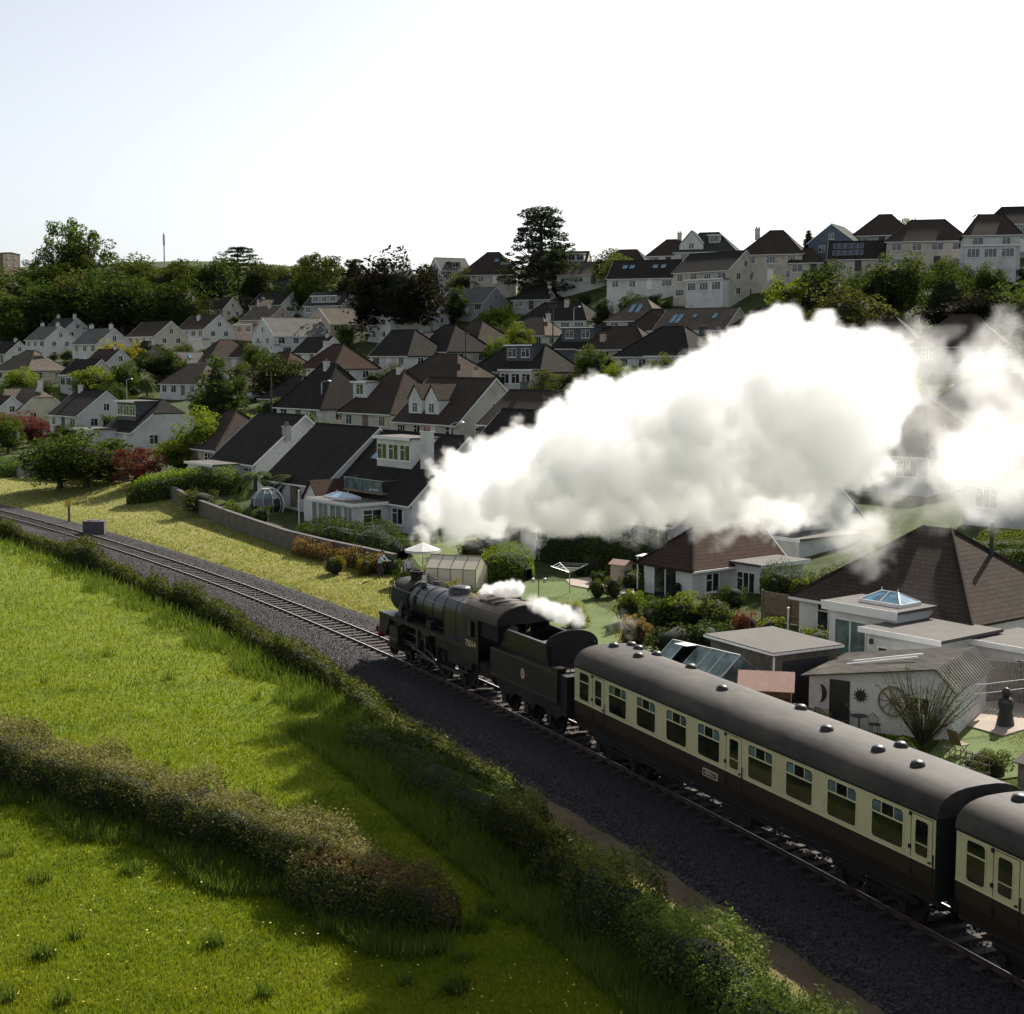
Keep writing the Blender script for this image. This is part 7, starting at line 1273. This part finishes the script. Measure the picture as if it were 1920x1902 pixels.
# people
w_('skin', (.42,.27,.20), rough=.6, var=.05); w_('shirt_blue', (.42,.50,.60), rough=.85, var=.06, scale=5); w_('shirt_pale', (.60,.60,.58), rough=.85, var=.06, scale=5); w_('trousers_navy', (.03,.035,.06), rough=.9, var=.1); w_('hair_dark', (.03,.02,.015), rough=.7); w_('overall_grey', (.30,.31,.33), rough=.9, var=.1)
def person(label, pos, rz, shirt, trousers, lean=.12, arms='forward', scale=1.0):
    J = {}; E = []; hx = lean
    def j(n, x, y, z, r, par=None):
        J[n] = (len(J), (x, y, z), r)
        if par: E.append((J[par][0], J[n][0]))
    j('pel', 0, 0, .96, .15); j('bel', hx*.35, 0, 1.12, .145, 'pel'); j('che', hx*.8, 0, 1.32, .16, 'bel'); j('nec', hx, 0, 1.50, .062, 'che'); j('hd1', hx+.03, 0, 1.60, .085, 'nec'); j('hd2', hx+.045, 0, 1.70, .098, 'hd1'); j('hd3', hx+.03, 0, 1.78, .06, 'hd2')
    for s, k in ((1, 'l'), (-1, 'r')):
        j('hip'+k, 0, s*.10, .90, .098, 'pel'); j('kne'+k, .03, s*.12, .50, .065, 'hip'+k); j('ank'+k, 0, s*.13, .09, .045, 'kne'+k); j('toe'+k, .17, s*.15, .035, .035, 'ank'+k)
        j('sho'+k, hx*.95, s*.19, 1.42, .062, 'che')
        if arms == 'forward': j('elb'+k, hx+.18, s*.25, 1.20, .046, 'sho'+k); j('wri'+k, hx+.42, s*.14, 1.18, .032, 'elb'+k); w = Vector((hx+.42, s*.14, 1.18)); f = Vector((1, 0, -.1)); u = Vector((0, 1, 0))
        else: j('elb'+k, hx-.02, s*.27, 1.14, .046, 'sho'+k); j('wri'+k, hx+.12, s*.24, .92, .032, 'elb'+k); w = Vector((hx+.12, s*.24, .92)); f = Vector((.35, 0, -1)); u = Vector((0, 1, 0))
        f.normalize(); pm = w+f*.07; j('pal'+k, *pm, .03, 'wri'+k)
        for i, (o, ln) in enumerate(((-.027, .075), (-.009, .088), (.009, .083), (.027, .066))): a = pm+u*o+f*.02; j('f%d%s' % (i, k), *a, .010, 'pal'+k); b = a+f*ln+Vector((0, 0, -.02)); j('g%d%s' % (i, k), *b, .008, 'f%d%s' % (i, k))
        a = w+f*.03-u*s*.03; j('th'+k, *a, .011, 'pal'+k); b = a+f*.045-u*s*.02; j('ti'+k, *b, .009, 'th'+k)
    me = bpy.data.meshes.new('body'); me.from_pydata([v[1] for v in J.values()], E, []); o = bpy.data.objects.new('body', me); COL.objects.link(o); o.modifiers.new('s', 'SKIN'); sv_ = me.skin_vertices[0].data
    for n, (i, p, r) in J.items(): sv_[i].radius = (r, r); sv_[i].use_root = (n == 'pel')
    ss_ = o.modifiers.new('u', 'SUBSURF'); ss_.levels = 2; ss_.render_levels = 2; m2 = bpy.data.meshes.new_from_object(o.evaluated_get(bpy.context.evaluated_depsgraph_get())); bpy.data.objects.remove(o)
    m2.materials.clear()
    for m in ('skin', shirt, trousers, 'gangway'): m2.materials.append(M[m])
    for p in m2.polygons:
        c = p.center; arm = abs(c.y) > .12 and c.z > .8 and (c.x > hx+.34 if arms == 'forward' else c.z < .95)
        p.material_index = 0 if (c.z > 1.49 or arm) else 1 if c.z > 1.0 else 3 if c.z < .10 else 2
        if arms != 'forward' and abs(c.y) > .19 and .95 < c.z < 1.1: p.material_index = 1
    smooth(m2, 180); t = empty('person', pos, rz, label, 'person'); t.scale = (scale,)*3; link('body', m2, t)
    hc = (hx+.02, 0, 1.735); part('hair', MB().lathe([(.108, -.02), (.112, .03), (.095, .075), (.05, .105), (.02, .11)], 14, 'z', hc), M['hair_dark'], t, sm=60)
    nx = hx+.13; part('nose', MB().add([(nx,0,1.70),(nx+.03,0,1.655),(nx,-.016,1.655),(nx,.016,1.655)], [(0,2,1),(0,1,3),(2,3,1)]), M['skin'], t)
    for s in (1, -1): part('eye', MB().lathe([(.004,-.008),(.012,0),(.004,.008)], 8, 'x', (nx-.002, s*.034, 1.70)), M['hair_dark'], t); part('ear', MB().lathe([(.01,-.01),(.026,0),(.01,.01)], 8, 'y', (hx+.02, s*.10, 1.69)), M['skin'], t)
    part('mouth', MB().box(nx-.01, nx+.004, -.022, .022, 1.625, 1.632), M['red_beam'], t); return t
x, y, z = hit(712, 1084, 0); person('person in a light blue shirt leaning on the garden wall', (x, y, z), R(-30), 'shirt_blue', 'trousers_navy', .22)
x, y, z = hit(768, 1098, 0); person('person in a pale shirt watching the train by the greenhouse', (x, y, z+.1), R(-90), 'shirt_pale', 'trousers_navy', .08, 'down')
cl = eng.location; ce = eng.rotation_euler.z; lx, ly = x_(-7.6), -.15; person('fireman in grey overalls standing in the open cab', (cl.x+lx*math.cos(ce)-ly*math.sin(ce), cl.y+lx*math.sin(ce)+ly*math.cos(ce), .12+1.62), ce, 'overall_grey', 'overall_grey', .12, 'forward')
t = empty('garden_chair', (hit(797, 1112, 0)[0], hit(797, 1112, 0)[1], .3), R(40), 'white slatted garden chair behind the engine chimney', 'chair')
for k in range(5): part('slat', MB().box(-.25+k*.11, -.17+k*.11, .22, .25, .45, 1.0), M['white_paint'], t); part('slat', MB().box(-.25+k*.11, -.17+k*.11, -.25, .22, .42, .45), M['white_paint'], t)
for sx in (-.24, .22):
    for sy in (-.24, .22): part('leg', MB().box(sx, sx+.04, sy, sy+.04, 0, .42), M['white_paint'], t)
# ------------------------------------------------------------------ steam: a real volume, density grid sampled into a Volume Cube
def fbm(P, scale, octs, seed, gain=.55):
    o = 0; a = 1; t = 0
    for k in range(octs): o = o+a*lattice_noise(P, scale*2.03**k, seed+k*7); t += a; a *= gain
    return o/t-.5
def steam_mat(name, dens, col=(.985,.985,.985), aniso=.25):
    m, n, out = new_mat(name); v = N(n, 'ShaderNodeVolumePrincipled'); v.inputs['Color'].default_value = (*col, 1); v.inputs['Anisotropy'].default_value = aniso
    v.inputs['Density'].default_value = dens; v.inputs['Density Attribute'].default_value = 'density'; n.links.new(v.outputs[0], out.inputs['Volume']); return m
def volume_object(name, origin, rz, lo, hi, voxel, fn, mat, label):
    lo = np.array(lo, float); hi = np.array(hi, float); res = np.maximum(np.round((hi-lo)/voxel).astype(int), 4)
    ax = [lo[k]+(np.arange(res[k])+.5)/res[k]*(hi[k]-lo[k]) for k in range(3)]
    Z, Y, X = np.meshgrid(ax[2], ax[1], ax[0], indexing='ij'); P = np.stack([X, Y, Z], -1).astype(np.float32)
    D = fn(P).astype(np.float32).ravel()
    me = bpy.data.meshes.new(name); me.vertices.add(len(D)); a = me.attributes.new('dens', 'FLOAT', 'POINT'); a.data.foreach_set('value', D)
    o = link(name, me, None, origin, rz); tag(o, label, None, None, 'stuff')
    g = bpy.data.node_groups.new(name, 'GeometryNodeTree'); g.interface.new_socket('Geometry', in_out='INPUT', socket_type='NodeSocketGeometry'); g.interface.new_socket('Geometry', in_out='OUTPUT', socket_type='NodeSocketGeometry')
    gi = g.nodes.new('NodeGroupInput'); go = g.nodes.new('NodeGroupOutput'); vc = g.nodes.new('GeometryNodeVolumeCube')
    vc.inputs['Min'].default_value = lo; vc.inputs['Max'].default_value = hi
    for k, nm in enumerate(('Resolution X', 'Resolution Y', 'Resolution Z')): vc.inputs[nm].default_value = int(res[k])
    pos = g.nodes.new('GeometryNodeInputPosition'); sep = g.nodes.new('ShaderNodeSeparateXYZ'); g.links.new(pos.outputs[0], sep.inputs[0])
    def math_(op, a, b=None):
        x = g.nodes.new('ShaderNodeMath'); x.operation = op
        for i, v in enumerate((a, b)):
            if v is None: continue
            if isinstance(v, (int, float)): x.inputs[i].default_value = v
            else: g.links.new(v, x.inputs[i])
        return x.outputs[0]
    idx = []
    for k in range(3):
        t = math_('MULTIPLY', math_('SUBTRACT', sep.outputs[k], float(lo[k])), float(res[k]/(hi[k]-lo[k])))
        idx.append(math_('MINIMUM', math_('MAXIMUM', math_('FLOOR', t), 0.0), float(res[k]-1)))
    index = math_('ADD', idx[0], math_('MULTIPLY', float(res[0]), math_('ADD', idx[1], math_('MULTIPLY', idx[2], float(res[1])))))
    si = g.nodes.new('GeometryNodeSampleIndex'); si.data_type = 'FLOAT'; na = g.nodes.new('GeometryNodeInputNamedAttribute'); na.data_type = 'FLOAT'; na.inputs[0].default_value = 'dens'
    g.links.new(gi.outputs[0], si.inputs['Geometry']); g.links.new(na.outputs[0], si.inputs['Value']); g.links.new(index, si.inputs['Index'])
    g.links.new(si.outputs[0], vc.inputs['Density'])
    sm = g.nodes.new('GeometryNodeSetMaterial'); sm.inputs['Material'].default_value = mat; g.links.new(vc.outputs[0], sm.inputs[0]); g.links.new(sm.outputs[0], go.inputs[0])
    md = o.modifiers.new('volume', 'NODES'); md.node_group = g; me.materials.append(mat); return o
_us = np.arange(-24, 26.01, .25); _ux, _uy = tp(_us); _uu = 960+F*_ux/(_uy*math.cos(PITCH)+math.sin(PITCH)*4)
def s_of_u(u): return float(np.interp(u, _uu, _us))
PO = (X0, Y0, 0.0); PRZ = thead(0)
def to_local(p):
    c, s = math.cos(-PRZ), math.sin(-PRZ); dx, dy = p[0]-PO[0], p[1]-PO[1]; return np.array([dx*c-dy*s, dx*s+dy*c, p[2]])
def blobs_to_local(B, q0=0.0, seed=3, kids=16, kr=(.30, .52), spread=.35, grow=1.0):
    r = np.random.default_rng(seed); out = []
    for b in B:
        u, v, rp = b[:3]; dn = b[3] if len(b) > 3 else 1.0; q = (b[4] if len(b) > 4 else (float(np.interp(u, [790, 950, 1150, 1400], [0, 3.4, 6.2, 8.4])) if q0 is None else q0))
        s = s_of_u(u); x, y = tp(s, q); p = at_d(u, v, y); rad = rp*y/F*grow
        c = to_local(p); c[1] += r.uniform(-spread, spread)*rad; out.append((c, rad, dn))
        for k in range(kids):
            d = r.normal(size=3); d /= np.linalg.norm(d); kk = r.uniform(*kr)*rad; out.append((c+d*(rad-kk*.45), kk, dn))
    return out
def density_fn(BL, warp=.5, erode=.9, edge=.55, seed=11, wisp=0.0):
    def fn(P):
        sh = P.shape[:3]; W = np.stack([fbm(P, .55, 4, seed+i*31) for i in range(3)], -1)*2*warp; Q = P+W
        sd = np.full(sh, 9.0, np.float32); dn = np.zeros(sh, np.float32)
        z, y, x = P[:, 0, 0, 2], P[0, :, 0, 1], P[0, 0, :, 0]
        for c, r, d in BL:
            R_ = r+1.6*warp+.3
            a = [np.searchsorted(v, (t-R_, t+R_)) for v, t in ((z, c[2]), (y, c[1]), (x, c[0]))]
            sl = tuple(slice(*k) for k in a)
            if any(k[0] >= k[1] for k in a): continue
            ds = np.linalg.norm(Q[sl]-c.astype(np.float32), axis=-1)-r; s0 = sd[sl]; m = ds < s0; s0[m] = ds[m]; dn[sl] = np.where(m, d, dn[sl])
        n1 = fbm(P, .9, 5, seed+101, .72)
        e = np.clip((-(sd+erode*n1*1.6))/edge, 0, 1); e = e*e*(3-2*e)
        thin = 1-sstep(.3, .8, dn); n2 = np.clip(fbm((P+W*2.2)*np.array([.6, 1, 1.1], np.float32), .42, 5, seed+55, .66)*10+.05, 0, 2.2)
        return e*dn*(1*(1-thin)+n2*thin)
    return fn
PL = [(792,1040,9,.5),(795,1005,20,.8),(815,965,34),(840,925,34),(860,960,42),(875,890,42),(905,945,58),(925,865,42),(985,915,78),(1000,850,44),(1060,905,88),(1062,800,44),(1045,835,40),(1130,860,100),(1140,765,52),(1200,805,84),(1215,895,88),
 (1280,785,84),(1305,870,100),(1335,725,68),(1380,800,112),(1400,900,84),(1425,680,76),(1465,640,46),(1480,765,122),(1500,870,92),(1530,660,56),(1570,725,90,.85),(1595,815,88,.7),(1645,690,58,.5),(1655,775,62,.4),(1560,930,44,.8),(1700,740,60,.38),(1745,690,50,.34),(1740,850,50,.2),(1660,860,50,.3),(1275,945,40),(1000,965,30),(1100,955,44),(1180,965,34),(1380,955,34),(1470,945,36),
 (1720,700,74,.24),(1700,830,84,.16),(1850,720,82,.40),(1885,800,100,.5),(1800,880,90,.45),(1905,900,72,.42),(1700,925,66,.16),(1865,655,50,.30),(1790,780,72,.20),(1650,985,50,.14),(1690,1060,34,.20),(1720,1000,44,.12),(1760,950,56,.12),(1640,900,50,.25),(1600,980,45,.14),(1560,1005,30,.14),(1450,1000,25,.14),(1670,1025,40,.2),(1620,1045,30,.12),(1730,1060,30,.12),(1180,1005,25,.2),(1000,995,25,.3),(900,1000,25,.4),(1240,990,25,.2),(1340,995,25,.2),(1960,840,90,.35),(1960,740,70,.25)]
PL = [(b if b[0] < 1690 or len(b) < 4 else (*b[:3], b[3]*.36)) for b in PL]
volume_object('steam_plume', PO, PRZ, (-24, -4.0, 4.0), (27, 15.5, 18), .118, density_fn(blobs_to_local(PL, None, grow=1.10, kids=30, kr=(.14, .46)), .5, 1.25, .2), steam_mat('steam', 1.5, (.997,.997,.997), .55), 'billowing white steam plume trailing back from the engine chimney')
SV = [(903,1113,8),(915,1110,12),(930,1107,15),(945,1105,16),(960,1102,17),(975,1108,15),(988,1118,12,.35),(1003,1128,14,.5),(1020,1135,18,.5),(1040,1144,20,.4),(1060,1152,20,.3),(1080,1160,20,.26),(1105,1166,20,.22),(1135,1170,22,.16),(1165,1165,22,.10),(1090,1145,16,.15),(1180,1180,22,.08),(1345,1205,22,.10),(1245,1165,16,.06),(1210,1150,16,.05)]
volume_object('safety_valve_steam', PO, PRZ, (-13.5, -2.2, 2.6), (3.2, 3.0, 5.6), .07, density_fn(blobs_to_local(SV, .6, 5, 8), .16, .25, .16, 23), steam_mat('valve_steam', 9.0), 'small puffs of white steam blowing back over the cab roof')
CS = [(768,1092,16,.35),(752,1085,16,.25),(745,1100,15,.3),(760,1075,14,.2),(780,1100,12,.4)]
volume_object('smokebox_smoke', PO, PRZ, (-20.5, -1.8, 3.0), (-15.5, 2.0, 5.8), .08, density_fn(blobs_to_local(CS, 0, 6, 8), .2, .3, .25, 37), steam_mat('grey_smoke', 2.2, (.6,.6,.62)), 'thin grey smoke hanging over the smokebox')
